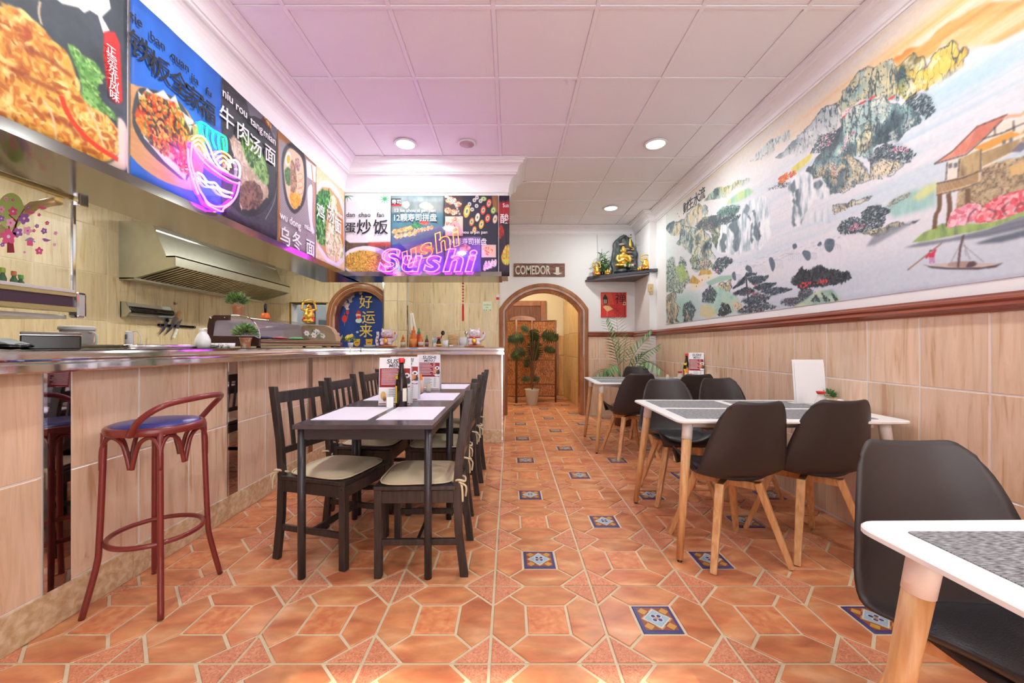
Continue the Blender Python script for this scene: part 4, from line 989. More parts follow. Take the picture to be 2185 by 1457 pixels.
# mist between, low falls
fall(q2([(470, 1290), (640, 1240), (640, 1370), (480, 1380)]), 3, .5)
rock(q2([(650, 1230), (760, 1220), (880, 1180), (960, 1160), (900, 1200), (760, 1260), (660, 1310)]), [(110, 108, 104), (170, 160, 146), (214, 196, 160)], 24, .3, 70, 2)
for P in ([(870, 880), (890, 845), (930, 870), (935, 930), (900, 910)], [(1100, 790), (1130, 770), (1160, 830), (1150, 890), (1130, 900)], [(1425, 730), (1450, 700), (1500, 720), (1505, 780), (1470, 800)], [(1640, 630), (1670, 590), (1735, 600), (1730, 680), (1690, 720), (1650, 690)], [(1330, 650), (1360, 635), (1375, 670), (1340, 690)], [(1570, 650), (1600, 615), (1615, 640), (1590, 660)], [(740, 930), (770, 910), (780, 990), (750, 980)]):
    cv.poly(q1(P), ramp(vn, [(50, 66, 82), (90, 106, 122)]), .9, 1.2, smooth=4)
for x0, x1, y0, y1 in ((900, 1060, 840, 920), (1110, 1230, 790, 880), (1450, 1560, 720, 790), (1600, 1790, 640, 700), (760, 830, 930, 990), (1290, 1440, 730, 800)):
    for k in range(9):
        x = x0+(x1-x0)*k/8; cv.stroke(q1([(x-12, y0+(k % 3)*4), (x+2, y0+14), (x+6, y1)]), 1.3, (120, 140, 158), .55, .7, 3)
for k in range(90):
    x, y = R.uniform(800, 1780), R.uniform(560, 760); y = 900-(x-700)*.27+R.uniform(-60, 30); cv.stroke(q1([(x, y), (x+30, y-9)]), 1.2, (126, 146, 164), .5, .7, 0)
# left wood, cottages, bank
lay(np.clip(1-((U-.10)/.17)**2-((V-.12)/.16)**2, 0, 1)*.75, (140, 190, 178))
tree(q1([(105, 1100), (110, 800), (160, 760), (200, 900), (240, 760), (300, 820), (330, 1000), (250, 1120)]), 520, 3, [(64, 84, 84), (110, 134, 120), (150, 176, 120), (40, 52, 60)], 51); tree(q1([(190, 860), (260, 850), (320, 960), (240, 1030)]), 140, 3, [(196, 206, 90), (150, 190, 120)], 52)
rock(q1([(105, 1400), (110, 1140), (190, 1100), (240, 1260), (230, 1400)]), [(60, 70, 76), (230, 206, 166), (190, 176, 150), (50, 62, 70)], 53, 0, 90)
tree(q1([(330, 800), (360, 740), (420, 780), (520, 780), (560, 850), (500, 900), (350, 890)]), 280, 3, [(90, 150, 130), (70, 100, 100), (200, 190, 90), DK], 54); blossom(q1([(420, 840), (480, 780), (540, 800), (520, 870), (440, 880)]), 110, 2.2, 55)
tree(q1([(540, 880), (600, 780), (680, 760), (770, 800), (700, 850), (620, 940)]), 280, 3, seed=56); blossom(q1([(560, 900), (600, 870), (610, 910), (570, 930)]), 40, 2, 57)
cv.poly(q1([(330, 1090), (340, 1040), (400, 1020), (400, 960), (480, 940), (550, 930), (550, 970), (480, 1000), (410, 1080)]), (238, 222, 196), 1, 1)
for P in ([(320, 1020), (360, 940), (430, 1000), (410, 1030)], [(410, 950), (440, 890), (490, 890), (500, 930)], [(480, 910), (530, 890), (550, 930), (500, 940)]): cv.poly(q1(P), ramp(vn, [(150, 120, 70), (206, 160, 80), (232, 190, 90)]), 1, .8)
for x, y in ((450, 990), (395, 1050), (515, 965)): cv.ell(*q1([(x, y)])[0], .7, 2, (120, 90, 70))
cv.poly(q1([(490, 1010), (620, 950), (740, 940), (740, 980), (620, 1010), (520, 1050)]), (150, 190, 170), .9, 1.5)
rock(q1([(600, 1050), (640, 1010), (740, 980), (745, 1060), (720, 1100), (640, 1080)]), [DK, (90, 110, 104), CR], 58, 0, 60)
cv.poly(q1([(480, 1250), (560, 1040), (660, 1080), (800, 1160), (850, 1260), (700, 1330), (560, 1330)]), ramp(vn2, [(120, 176, 160), (160, 206, 190), (206, 200, 150)]), .8, 4)
cv.poly(q1([(420, 1330), (440, 1230), (520, 1240), (600, 1310), (520, 1370)]), (214, 196, 140), .8, 3)
tree(q1([(450, 1200), (450, 1120), (530, 1040), (600, 1120), (560, 1210)]), 240, 3, seed=59); tree(q1([(260, 1340), (270, 1230), (340, 1190), (390, 1280), (350, 1390)]), 220, 3, seed=60); tree(q1([(600, 1330), (640, 1210), (710, 1230), (740, 1300), (660, 1340)]), 180, 3.2, [(24, 28, 36), (44, 50, 60)], 61)
cv.dabs(q1([(740, 1280), (760, 1200), (850, 1230), (860, 1300)]), 120, 2.4, [(222, 180, 130), (236, 206, 170), (150, 110, 80)], .8, 62)
rock(q1([(270, 1400), (290, 1260), (320, 1280), (320, 1380)]), [CR, (206, 186, 150), DK], 63, 0, 20)
# great pine
cv.stroke(q1([(915, 1310), (900, 1180), (885, 1050), (880, 960)]), 9, (70, 54, 52), 1, .8)
for P in ([(740, 1080), (860, 960), (1000, 930), (880, 920), (860, 1020)], [(880, 970), (1000, 950), (1100, 950), (1060, 1000), (960, 1040)], [(940, 1060), (1060, 1020), (1180, 1020), (1100, 1070), (1000, 1090)], [(740, 1120), (880, 1060), (980, 1100), (860, 1140)], [(1020, 1100), (1160, 1060), (1330, 1080), (1240, 1110), (1130, 1140)], [(830, 1200), (960, 1120), (1130, 1150), (1060, 1200), (920, 1230)], [(780, 1300), (900, 1220), (1060, 1200), (1200, 1250), (1060, 1290), (880, 1310)]):
    tree(q1(P), 190, 3.4, [(36, 48, 60), (58, 76, 92), (92, 112, 128), (24, 32, 42)], int(P[0][0])+P[0][1], .25, 2.2)
cv.dabs(q1([(870, 960), (1060, 1080), (1040, 1280), (860, 1290)]), 18, 2.6, [(226, 60, 60)], .95, 70)
# dark shrubs at the foot
tree(q1([(1210, 1220), (1260, 1170), (1380, 1160), (1400, 1090), (1500, 1070), (1560, 1120), (1480, 1190), (1340, 1250)]), 380, 3, [(60, 66, 78), (96, 100, 110), (40, 46, 56)], 71)
cv.poly(q1([(1330, 1250), (1440, 1190), (1540, 1110), (1620, 1090), (1720, 1080), (1790, 1160), (1821, 1200), (1600, 1230)]), ramp(vn2, [(110, 150, 136), (170, 200, 176), (230, 216, 170)]), 1, 1.5)
for P in ([(1500, 1200), (1560, 1130), (1610, 1200)], [(1610, 1110), (1700, 1190), (1640, 1200)], [(1700, 1100), (1780, 1190), (1740, 1190)]): tree(q1(P), 50, 2.6, seed=P[0][0])
bush = zq(1700, 560, 5.0)
tree(bush([(-60, 210), (0, 120), (60, 60), (130, 100), (200, 60), (260, 30), (330, 90), (400, 80), (460, 110), (550, 110), (590, 150), (540, 190), (420, 230), (300, 240), (150, 260), (60, 290), (20, 250)]), 900, 4.4, [(26, 32, 40), (44, 54, 62), (70, 80, 88), (18, 22, 28)], 72, None, 2.4, .92); cv.dabs(bush([(-40, 240), (300, 180), (440, 200), (100, 280)]), 22, 3.2, [(226, 54, 60)], .95, 73)
# bank with pine, lagoon trees, promontory
cv.poly(q2([(1040, 1260), (1130, 1180), (1260, 1120), (1457, 1060), (1457, 1240), (1300, 1280), (1120, 1330)]), ramp(vn, [(120, 176, 170), (150, 200, 190), (186, 214, 206)]), .85, 5); cv.poly(q2([(1260, 1180), (1350, 1100), (1457, 1050), (1457, 1110), (1330, 1190)]), ramp(vn, [(214, 214, 110), (236, 226, 130), (206, 220, 160)]), .8, 4)
tree(q2([(870, 1290), (930, 1240), (1020, 1230), (1110, 1280), (1000, 1330), (880, 1340)]), 260, 3, seed=74, ang=.2); tree(q2([(680, 1420), (720, 1350), (800, 1320), (900, 1340), (1060, 1320), (1040, 1390), (900, 1440), (720, 1457)]), 420, 3, seed=75); blossom(q2([(760, 1420), (810, 1370), (910, 1370), (880, 1410), (800, 1440)]), 80, 2.4, 76)
tree(q2([(1060, 1250), (1110, 1190), (1240, 1130), (1260, 1150), (1150, 1220)]), 90, 2.4, [(130, 128, 110), (170, 164, 140), (100, 104, 98)], 77, .4)
rock(q2([(880, 1450), (960, 1430), (1060, 1400), (1160, 1360), (1330, 1340), (1260, 1370), (1100, 1420), (1000, 1480)]), [(130, 126, 110), (236, 214, 150), (160, 160, 140)], 78, 0, 80, 2)
cv.poly(q3([(0, 1130), (60, 1040), (180, 990), (380, 935), (340, 960), (200, 1040), (60, 1120)]), (128, 132, 146), .8, 3)
cv.poly(q3([(280, 1140), (400, 1100), (620, 1070), (900, 1000), (1162, 890), (1162, 1000), (900, 1060), (640, 1090), (420, 1130)]), ramp(hz2, [(84, 90, 104), (130, 134, 148), (160, 166, 178)]), .95, 2)
cv.poly(q3([(340, 1100), (420, 1030), (560, 960), (700, 960), (850, 960), (1000, 930), (1162, 860), (1162, 900), (900, 1000), (640, 1050), (450, 1090)]), ramp(vn, [(96, 110, 90), (150, 180, 96), (196, 214, 124)]), 1, 1.2)
cv.poly(q3([(800, 1110), (950, 1060), (1162, 1010), (1162, 1060), (1000, 1100), (860, 1112)]), (78, 88, 104), .85, 2)
# the riverside house
stone = ramp(np.clip(cv.noise(420, 130, 2)*1.3-.1, 0, 1), [(110, 92, 76), (186, 158, 120), (214, 190, 150)])
cv.poly(q3([(650, 930), (680, 720), (840, 660), (860, 540), (1060, 480), (1162, 470), (1162, 800), (900, 930)]), stone, 1, 1)
for k in range(26): y = 560+k*14; cv.stroke(q3([(690, y+70), (860, y+20), (1162, y-70)]), 1, (90, 76, 66), .45, .7, 0)
cv.poly(q3([(590, 640), (600, 500), (760, 430), (850, 360), (1000, 210), (1162, 180), (1162, 400), (850, 560), (700, 640)]), (232, 222, 206), 1, .8)
cv.poly(q3([(680, 620), (690, 480), (850, 410), (850, 580)]), ramp(vn, [(150, 122, 84), (196, 166, 116), (120, 96, 70)]), 1, .8)
cv.poly(q3([(860, 540), (850, 440), (1140, 330), (1140, 400)]), ramp(vn, [(150, 122, 84), (206, 172, 120)]), 1, .8)
cv.poly(q3([(505, 518), (640, 420), (820, 240), (1050, 150), (1010, 190), (860, 340), (740, 440), (600, 490)]), ramp(np.clip(vn, 0, 1), [(206, 106, 84), (232, 140, 116), (238, 160, 136)]), 1, .8)
cv.poly(q3([(1000, 200), (1050, 155), (1162, 145), (1162, 170), (1060, 180)]), (226, 176, 140), 1, .8)
cv.poly(q3([(795, 400), (1070, 275), (1150, 300), (860, 430)]), ramp(hz2, [(222, 150, 60), (240, 176, 84)]), 1, .8)
cv.poly(q3([(1070, 430), (1162, 340), (1162, 430)]), (120, 112, 130), 1, .8); cv.poly(q3([(1060, 540), (1162, 500), (1162, 590), (1065, 610)]), ramp(vn, [(206, 160, 96), (232, 196, 136)]), 1, .8)
cv.poly(q3([(520, 665), (720, 620), (840, 570), (840, 655), (720, 700), (520, 750)]), ramp(vn, [(206, 164, 110), (236, 206, 160)]), 1, .8)
for k in range(22): x = 530+k*14; cv.stroke(q3([(x, 668-(x-520)*.28), (x-6, 742-(x-520)*.28)]), 2, (122, 88, 60), .9, .7, 0)
for P in ([(505, 518), (640, 425), (820, 245), (1050, 152)], [(505, 520), (740, 450), (860, 345), (1010, 192)], [(520, 665), (720, 622), (840, 572)], [(520, 750), (720, 703), (840, 655)], [(590, 640), (600, 505)], [(860, 335), (1010, 290), (1162, 220)], [(950, 240), (955, 310)], [(1090, 200), (1095, 280)], [(680, 620), (690, 480)], [(850, 580), (850, 410)]): cv.stroke(q3(P), 2.4, (70, 56, 52), .9, .7, 0)
for k in range(16): a = k/16; cv.stroke(q3([(820+230*a, 242-90*a), (740+270*a, 445-250*a)]), 1.2, (170, 80, 66), .6, .7, 0)
for x0, y0 in ((610, 520), (650, 515), (1010, 345), (1060, 330)): cv.poly(q3([(x0, y0), (x0+26, y0-8), (x0+26, y0+26), (x0, y0+34)]), (110, 112, 116), 1, .8)
for P in ([(545, 740), (540, 850), (515, 900), (505, 1000)], [(608, 735), (618, 840), (605, 980)], [(750, 700), (752, 830)]): cv.stroke(q3(P), 9, (112, 80, 58), 1, .8)
cv.dabs(q3([(600, 980), (640, 880), (760, 820), (840, 830), (840, 900), (720, 960)]), 420, 4, [(240, 150, 170), (250, 196, 206), (226, 110, 130)], .95, 80, None, 1.3)
cv.dabs(q3([(800, 940), (860, 860), (960, 780), (1100, 740), (1162, 720), (1162, 850), (1000, 910), (880, 940)]), 620, 4.6, [(236, 92, 104), (246, 140, 150), (250, 190, 190), (214, 70, 84)], .95, 81, None, 1.3)
for P in ([(750, 950), (770, 890), (820, 850)], [(1040, 900), (1010, 850), (1060, 800)], [(930, 930), (960, 880), (900, 850)], [(1100, 880), (1130, 820), (1162, 800)]): cv.stroke(q3(P), 2.5, (90, 60, 60), .8, .7)
# the print runs on past the picture edge
se = int(.884*W_); kk = W_-se; top = int(.0*H_); cv.a[top:, se:] = cv.a[top:, se-kk:se][:, ::-1]
# boat and boatman
cv.poly(q3([(420, 1262), (470, 1275), (620, 1285), (860, 1282), (1015, 1252), (960, 1285), (820, 1302), (600, 1300), (480, 1290)]), (84, 66, 70), 1, .8)
cv.poly(q3([(450, 1265), (620, 1250), (960, 1255), (1000, 1256), (860, 1280), (600, 1282)]), (206, 186, 176), 1, .8); cv.poly(q3([(615, 1280), (630, 1245), (800, 1240), (820, 1260), (790, 1284)]), (176, 146, 134), 1, .8, smooth=3); cv.poly(q3([(735, 1284), (760, 1245), (800, 1240), (820, 1262), (780, 1284)]), (84, 66, 66), 1, .8)
cv.stroke(q3([(680, 1285), (695, 1150), (720, 1045)]), 4, (90, 70, 70), 1, .7, 0)
for P in ([(712, 1080), (770, 1230)], [(720, 1120), (870, 1245)], [(700, 1110), (630, 1240)], [(730, 1150), (740, 1200)]): cv.stroke(q3(P), 1.2, (110, 96, 100), .7, .7, 0)
cv.stroke(q3([(305, 1305), (560, 1105)]), 3, (150, 110, 84), 1, .7, 0)
cv.poly(q3([(465, 1215), (462, 1180), (490, 1165), (508, 1180), (504, 1215)]), (206, 46, 76), 1, .8); cv.stroke(q3([(500, 1180), (512, 1150)]), 5, (206, 46, 76), 1, .7, 0); cv.stroke(q3([(470, 1185), (440, 1215)]), 5, (206, 46, 76), 1, .7, 0)
cv.poly(q3([(465, 1212), (505, 1212), (510, 1250), (495, 1258), (486, 1240), (480, 1260), (468, 1256)]), (196, 140, 186), 1, .8); cv.ell(*q3([(478, 1166)])[0], 3.4, 2.6, (60, 44, 44)); cv.ell(*q3([(480, 1172)])[0], 2.6, 1.8, (232, 190, 160))
# seals under the inscription, and a faint overall print grain
for x, y in ((210, 345), (227, 372)): cv.ell(*q1([(x, y)])[0], .7, 1.6, (200, 70, 70))
cv.a *= (1+(fine-.5)*.05)[..., None]; cv.a[:] = cv.a*.9+np.array((232, 230, 236), np.float32)/255*.1-.03
mural_mat = print_mat('mural_print', cv, .55)
MUR = thing('landscape_mural', 'wide wallpaper mural of waterfalls, mountains, riverside house and boat', 'mural', (RX-.004, MY1, MZ0))
cl = cloth('printed_sheet', (RX-.004, MY1, MZ0), (0, -1, 0), (0, 0, 1), MY1-MY0, MZ1-MZ0, mural_mat, 30, 6, 0, .002); cl.parent = MUR; cl.matrix_parent_inverse = Matrix.Translation((-(RX-.004), -MY1, -MZ0))
ink = mat('ink', (34, 38, 44), .6)
for ch, x, y in (('流', 445, 150), ('水', 390, 195), ('生', 335, 240), ('财', 288, 280)):
    p = atx(*q1([(x, y)])[0], RX-.006); s = .15
    o = letters('inscription', ch, ink, MUR, (RX-.0065, p.y+s*.5, p.z-s*.4), (0, -1, 0), (0, 0, 1), s); o.matrix_parent_inverse = Matrix.Translation((-(RX-.004), -MY1, -MZ0))
# ================================================================== MENU BANNERS ON THE BULKHEAD
BZ0, BZ1 = 1.895, 2.752
zA, zB, z8, z5, z6 = zq(0, 0, 3.4696), zq(360, 140, 3.1667), zq(580, 260, 4.2857), zq(700, 380, 5.3293), zq(690, 580, 5.2024)
def left_fn(y0, y1):
    def f(x, y):
        Y = LX*FPX/(x-VX); z = EYE+(VY-y)*Y/FPX; return ((Y-y0)/(y1-y0), (z-BZ0)/(BZ1-BZ0))
    return f
BZB0, BZB1 = 1.86, 2.715
def back_fn(x0, x1):
    def f(x, y): return (((x-VX)*4.19/FPX-x0)/(x1-x0), (EYE+(VY-y)*4.19/FPX-BZB0)/(BZB1-BZB0))
    return f
def dish(c, P, cols, n, sz, seed=1, asp=1.6, base=None, soft=2):
    """a heap of food: base wash, then dabs"""
    c.poly(P, ramp(np.clip(c.noise(9, 9, 4)*1.8-.4, 0, 1), base or cols), 1, soft, smooth=3); c.dabs(spline(P, 3, True), n, sz, cols, .75, seed, None, asp)
white_ink, black_ink, gold_ink = mat('white_print', (240, 236, 240), .6), mat('black_print', (26, 30, 40), .6), mat('gold_print', (226, 198, 92), .4)
UL, UB, UP = Vector((0, 1, 0)), Vector((1, 0, 0)), Vector((0, 0, 1))
def banner_left(y0, y1, cvs, name, label, seed):
    b = thing('menu_banner', label, 'banner', (0, 0, 0), 0, 'food banners along the bulkhead')
    cloth('printed_cloth', (LX+.012, y0, BZ0-.012*(seed % 3)), UL, UP, y1-y0, BZ1-BZ0+.012*(seed % 3), print_mat(name, cvs), 28, 12, .0035, .0015, b, seed); return b
def banner_back(x0, x1, cvs, name, label, seed):
    b = thing('menu_banner', label, 'banner', (0, 0, 0), 0, 'food banners along the bulkhead')
    cloth('printed_cloth', (x0, 4.178, BZB0), UB, UP, x1-x0, BZB1-BZB0, print_mat(name, cvs), 28, 12, .003, .0015, b, seed); return b
def wl(b, txt, px, py, m, size, bold=.004, width=None, name='lettering', X=LX+.024, shear=0):
    p = atx(px, py, X); return letters(name, txt, m, b, (X, p.y, p.z), UL, UP, size, bold, shear, width=width)
def wb(b, txt, px, py, m, size, bold=.004, width=None, name='lettering', shear=0):
    p = at(px, py, 4.168); return letters(name, txt, m, b, p, UB, UP, size, bold, shear, width=width)
# 1 fried pork on slate
c = Canvas(300, 430, (58, 66, 76), left_fn(1.21, 1.80)); c.a *= (.8+.5*c.noise(8, 12, 4))[..., None]
dish(c, zA([(-260, 700), (-200, 200), (0, 30), (120, 60), (280, 180), (380, 300), (480, 380), (560, 600), (590, 700), (700, 790), (860, 960), (840, 1120), (740, 1180), (560, 1130), (250, 960), (0, 880)]), [(226, 160, 60), (240, 190, 90), (196, 116, 40), (250, 220, 140), (168, 86, 30)], 420, 5, 2, 2.0)
for P in ([(40, 480), (200, 560), (400, 660)], [(300, 820), (480, 900), (560, 1000)], [(150, 330), (330, 420), (520, 560)]): c.stroke(zA(P), 9, (140, 60, 22), .8, 3)
c.ell(*zA([(180, 230)])[0], 9, 14, (176, 66, 30), .8, soft=3)
c.poly(zA([(850, 860), (930, 950), (930, 1200), (860, 1240), (600, 1150), (760, 1190), (850, 1120)]), (226, 206, 190), 1, 1.5, smooth=3)
dish(c, zA([(485, 340), (530, 330), (590, 400), (680, 450), (740, 560), (700, 620), (720, 730), (800, 800), (850, 880), (760, 830), (600, 730), (580, 600), (540, 480)]), [(90, 150, 70), (130, 186, 100), (70, 120, 50), (170, 210, 130)], 120, 3.5, 3)
c.stroke(zA([(430, 690), (480, 820), (580, 960), (700, 1070), (850, 1165)]), 10, (224, 60, 24), 1, 1.2)
for P in ([(300, 720), (370, 850), (400, 1060)], [(620, 770), (690, 900), (740, 1070)], [(275, 0), (265, 80), (285, 170)]): c.stroke(zA(P), 4, (222, 200, 170), .9, .8)
c.poly(zA([(360, -40), (440, 20), (560, 50), (600, 90), (640, 70), (700, 110), (740, 240), (790, 220), (730, 120), (800, 60), (780, -40)]), (232, 228, 226), 1, 1.2)
c.poly(zA([(745, 230), (830, 230), (870, 320), (890, 740), (850, 760), (800, 730), (770, 640), (740, 400)]), (214, 44, 44), 1, 1.5)
b = banner_left(1.21, 1.80, c, 'banner_pork', 'dark food banner of golden fried pork with a red vertical label', 1)
for ch, x, y in zip('正宗东北风味', (783, 790, 797, 803, 805, 808), (375, 450, 515, 580, 645, 715)): wl(b, ch, *zA([(x, y)])[0], white_ink, .046)
# 2 sizzling plate on blue
c = Canvas(300, 430, (38, 104, 206), left_fn(1.815, 2.385)); c.a *= (.85+.3*c.noise(5, 2, 3))[..., None]
c.poly(zA([(918, 625), (1000, 620), (1100, 650), (1330, 760), (1430, 900), (1500, 1000), (1460, 1350), (1300, 1350), (1100, 1260), (960, 1130), (925, 1000)]), ramp(c.noise(3, 22, 4), [(176, 122, 80), (204, 152, 106), (186, 132, 90)]), 1, 1.2, smooth=3)
c.poly(zA([(990, 660), (1080, 640), (1290, 720), (1400, 880), (1420, 1100), (1370, 1310), (1200, 1200), (1050, 1060), (960, 880)]), (64, 72, 78), 1, 1.2, smooth=3)
c.poly(zA([(1000, 650), (1030, 690), (1070, 635), (1120, 680), (1190, 650), (1240, 720), (1280, 690), (1320, 800), (1420, 880), (1390, 1000), (1360, 1310), (1200, 1170), (1040, 990)]), (214, 208, 204), 1, 1)
dish(c, zA([(1010, 720), (1080, 670), (1200, 720), (1290, 760), (1370, 900), (1400, 1000), (1370, 1260), (1260, 1160), (1120, 1060), (990, 880)]), [(222, 110, 30), (240, 150, 56), (200, 60, 30), (70, 30, 40), (96, 120, 50), (250, 186, 100)], 420, 4.5, 5)
b = banner_left(1.815, 2.385, c, 'banner_sizzling', 'bright blue food banner with a sizzling iron plate of red food', 2)
for t, x, y in (('tie', 962, 130), ('ban', 1110, 285), ('quan', 1265, 425), ('jia', 1415, 590), ('fu', 1525, 690)): wl(b, t, *zA([(x, y)])[0], black_ink, .06, .006)
for t, x, y in zip('铁板全家福', (950, 1100, 1255, 1365, 1475), (360, 505, 630, 735, 830)): wl(b, t, *zA([(x, y)])[0], black_ink, .128, .006)
# 3 beef noodle soup on slate
c = Canvas(300, 430, (56, 56, 66), left_fn(2.388, 2.955)); c.a *= (.75+.5*c.noise(20, 60, 3))[..., None]
c.poly(zB([(500, 190), (560, 200), (760, 430), (740, 500), (640, 480), (540, 360)]), (120, 112, 130), .9, 2); c.ell(*zB([(655, 380)])[0], 14, 22, (96, 30, 30), 1, .6); c.dabs(zB([(630, 340), (660, 330), (690, 430), (660, 440)]), 40, 4, [(196, 50, 40), (120, 150, 60), (226, 200, 120)], .9, 2)
c.ell(*zB([(540, 680)])[0], 62, 108, (30, 32, 42), 1, .0)
dish(c, zB([(400, 520), (430, 480), (500, 560), (560, 680), (640, 780), (660, 880), (560, 940), (470, 960), (480, 800), (440, 640)]), [(206, 186, 166), (176, 150, 130), (226, 210, 196)], 160, 4, 6, 3)
dish(c, zB([(480, 460), (530, 480), (600, 560), (640, 640), (665, 780), (640, 800), (580, 740), (500, 600)]), [(70, 116, 52), (116, 164, 70), (160, 200, 120), (40, 84, 40)], 140, 5, 7, 2.5)
dish(c, zB([(490, 800), (560, 780), (620, 850), (600, 950), (500, 970), (470, 900)]), [(110, 74, 66), (146, 104, 92), (80, 52, 50)], 140, 4.5, 8)
c.stroke(zB([(700, 620), (725, 760), (700, 920), (640, 1040)]), 2.5, (206, 200, 214), .8, .8); c.stroke(zB([(360, 1010), (420, 1080), (500, 1160)]), 5, (120, 70, 50), .9, .8)
b = banner_left(2.388, 2.955, c, 'banner_beef', 'dark food banner of beef noodle soup with green cabbage', 3)
for t, x, y in (('niu', 362, 200), ('rou', 452, 290), ('tang', 552, 390), ('mian', 640, 470)): wl(b, t, *zB([(x, y)])[0], white_ink, .078, .006)
for t, x, y in zip('牛肉汤面', (340, 455, 545, 648), (370, 470, 560, 620)): wl(b, t, *zB([(x, y)])[0], white_ink, .135, .006)
# 4 ramen bowl on a striped mat
c = Canvas(300, 430, (166, 112, 70), left_fn(2.962, 3.55))
st_ = ((np.arange(430)//3) % 2)[:, None]*np.ones((1, 300)); c.poly(z8([(48, 150), (300, 330), (400, 420), (395, 1240), (90, 1130), (60, 1000)]), ramp(st_, [(120, 106, 112), (176, 166, 176)]), 1, .8)
c.poly(z8([(300, 340), (400, 420), (400, 560), (310, 500)]), (224, 220, 230), 1, 1); c.stroke(z8([(350, 390), (370, 600), (375, 800), (365, 1010)]), 9, (222, 140, 96), 1, 1); c.poly(z8([(310, 640), (330, 580), (360, 600), (360, 900), (380, 1000), (350, 1000), (320, 830)]), (222, 220, 236), 1, 1.2, smooth=3)
c.poly(z8([(75, 420), (90, 260), (150, 190), (230, 230), (290, 330), (300, 600), (270, 760), (190, 830), (110, 700)]), (52, 50, 58), 1, 1.5, smooth=4); c.poly(z8([(95, 430), (110, 300), (150, 240), (220, 280), (270, 370), (280, 590), (250, 730), (190, 790), (130, 680)]), (224, 196, 166), 1, 1.5, smooth=4)
c.ell(*z8([(135, 335)])[0], 6.0, 15, (246, 244, 240), 1, .1); c.ell(*z8([(138, 340)])[0], 3.8, 9.5, (244, 180, 40), 1)
dish(c, z8([(105, 440), (150, 420), (160, 560), (120, 560)]), [(50, 90, 50), (90, 140, 70)], 60, 4, 10); dish(c, z8([(160, 360), (200, 400), (220, 560), (200, 640), (160, 640)]), [(150, 110, 90), (190, 150, 120), (110, 76, 60)], 110, 4, 11); dish(c, z8([(205, 340), (240, 350), (240, 440), (210, 430)]), [(216, 180, 170), (150, 110, 110)], 40, 4, 12)
dish(c, z8([(150, 660), (230, 650), (260, 720), (190, 790)]), [(244, 160, 40), (250, 190, 80), (226, 130, 30)], 80, 5, 13)
for y in (500, 570, 630): c.stroke(z8([(225, y-20), (255, y-30), (270, y+10), (240, y+30), (235, y)]), 3, (236, 120, 80), .9, .8)
b = banner_left(2.962, 3.55, c, 'banner_ramen', 'food banner of a ramen bowl with egg on a striped mat', 4)
wl(b, 'wu dong', *z8([(75, 880)])[0], white_ink, .085, .006); wl(b, 'mian', *z8([(298, 970)])[0], white_ink, .07, .006)
for t, x, y in zip('乌冬面', (72, 185, 312), (1090, 1130, 1190)): wl(b, t, *z8([(x, y)])[0], white_ink, .15, .008)
# 5 noodles with greens on cream
c = Canvas(300, 430, (222, 202, 166), left_fn(3.556, 4.165)); c.a *= (.92+.16*c.noise(30, 40, 3))[..., None]
c.poly(z8([(405, 600), (430, 540), (520, 540), (580, 600), (650, 760), (660, 1250), (590, 1310), (500, 1270), (410, 1130)]), (218, 212, 230), 1, 1.5); c.poly(z8([(405, 640), (450, 590), (520, 600), (600, 700), (640, 820), (645, 1200), (580, 1270), (500, 1220), (405, 1080)]), (190, 150, 100), 1, 2)
c.poly(z8([(560, 900), (640, 830), (650, 1120), (600, 1150)]), (206, 130, 66), .9, 4)
dish(c, z8([(400, 680), (480, 620), (530, 680), (490, 800), (480, 1000), (470, 1110), (405, 1040)]), [(40, 110, 50), (80, 160, 70), (24, 80, 40), (140, 200, 110)], 220, 6, 14, 2.6)
dish(c, z8([(520, 680), (580, 700), (590, 850), (630, 1100), (640, 1200), (570, 1260), (490, 1180), (490, 980), (540, 850)]), [(230, 214, 180), (206, 180, 140), (244, 232, 206), (120, 150, 80)], 200, 5, 15, 3.2)
b = banner_left(3.556, 4.165, c, 'banner_greens', 'cream food banner of noodles with green vegetables in a white bowl', 5)
wl(b, 'ji tang', *z8([(520, 770)])[0], white_ink, .07, .006); wl(b, 'mian', *z8([(590, 850)])[0], white_ink, .075, .006)
for t, x, y in zip('鸡汤面', (410, 500, 575), (860, 880, 980)): wl(b, t, *z8([(x, y)])[0], white_ink, .16, .008)
# 6 egg fried rice on white
c = Canvas(300, 430, (232, 228, 240), back_fn(-1.75, -1.267))
c.poly(z5([(180, 690), (250, 740), (400, 740), (720, 730), (725, 1130), (190, 1130)]), ramp(c.noise(12, 12, 3), [(60, 50, 70), (110, 90, 70), (90, 80, 110)]), 1, 2); c.poly(z5([(460, 735), (720, 730), (720, 780), (460, 790)]), (216, 80, 60), .8, 6)
c.ell(*z5([(440, 945)])[0], 55, 32, (232, 228, 238), 1, 0, 1.2); c.ell(*z5([(420, 955)])[0], 46, 24, (214, 160, 70), 1, 0, 2)
c.dabs(z5([(190, 960), (250, 850), (420, 815), (560, 860), (640, 960), (560, 1060), (420, 1090), (260, 1050)]), 900, 3.2, [(232, 180, 80), (246, 206, 110), (206, 140, 50), (160, 90, 50), (130, 160, 60)], .85, 16, None, 1.6)
for x0, y0, dr in ((220, 200, 1), (650, 240, -1)):
    for k in range(10): a = k*.63+dr*.2; c.stroke(z5([(x0, y0), (x0+78*math.cos(a), y0+78*math.sin(a))]), 8, (56, 136, 86), .9, .8, 0, True)
b = banner_back(-1.75, -1.267, c, 'banner_rice', 'white food banner of egg fried rice with bamboo leaves', 6)
for t, x in (('dan', 205), ('chao', 345), ('fan', 555)): wb(b, t, *z5([(x, 440)])[0], black_ink, .068, .006)
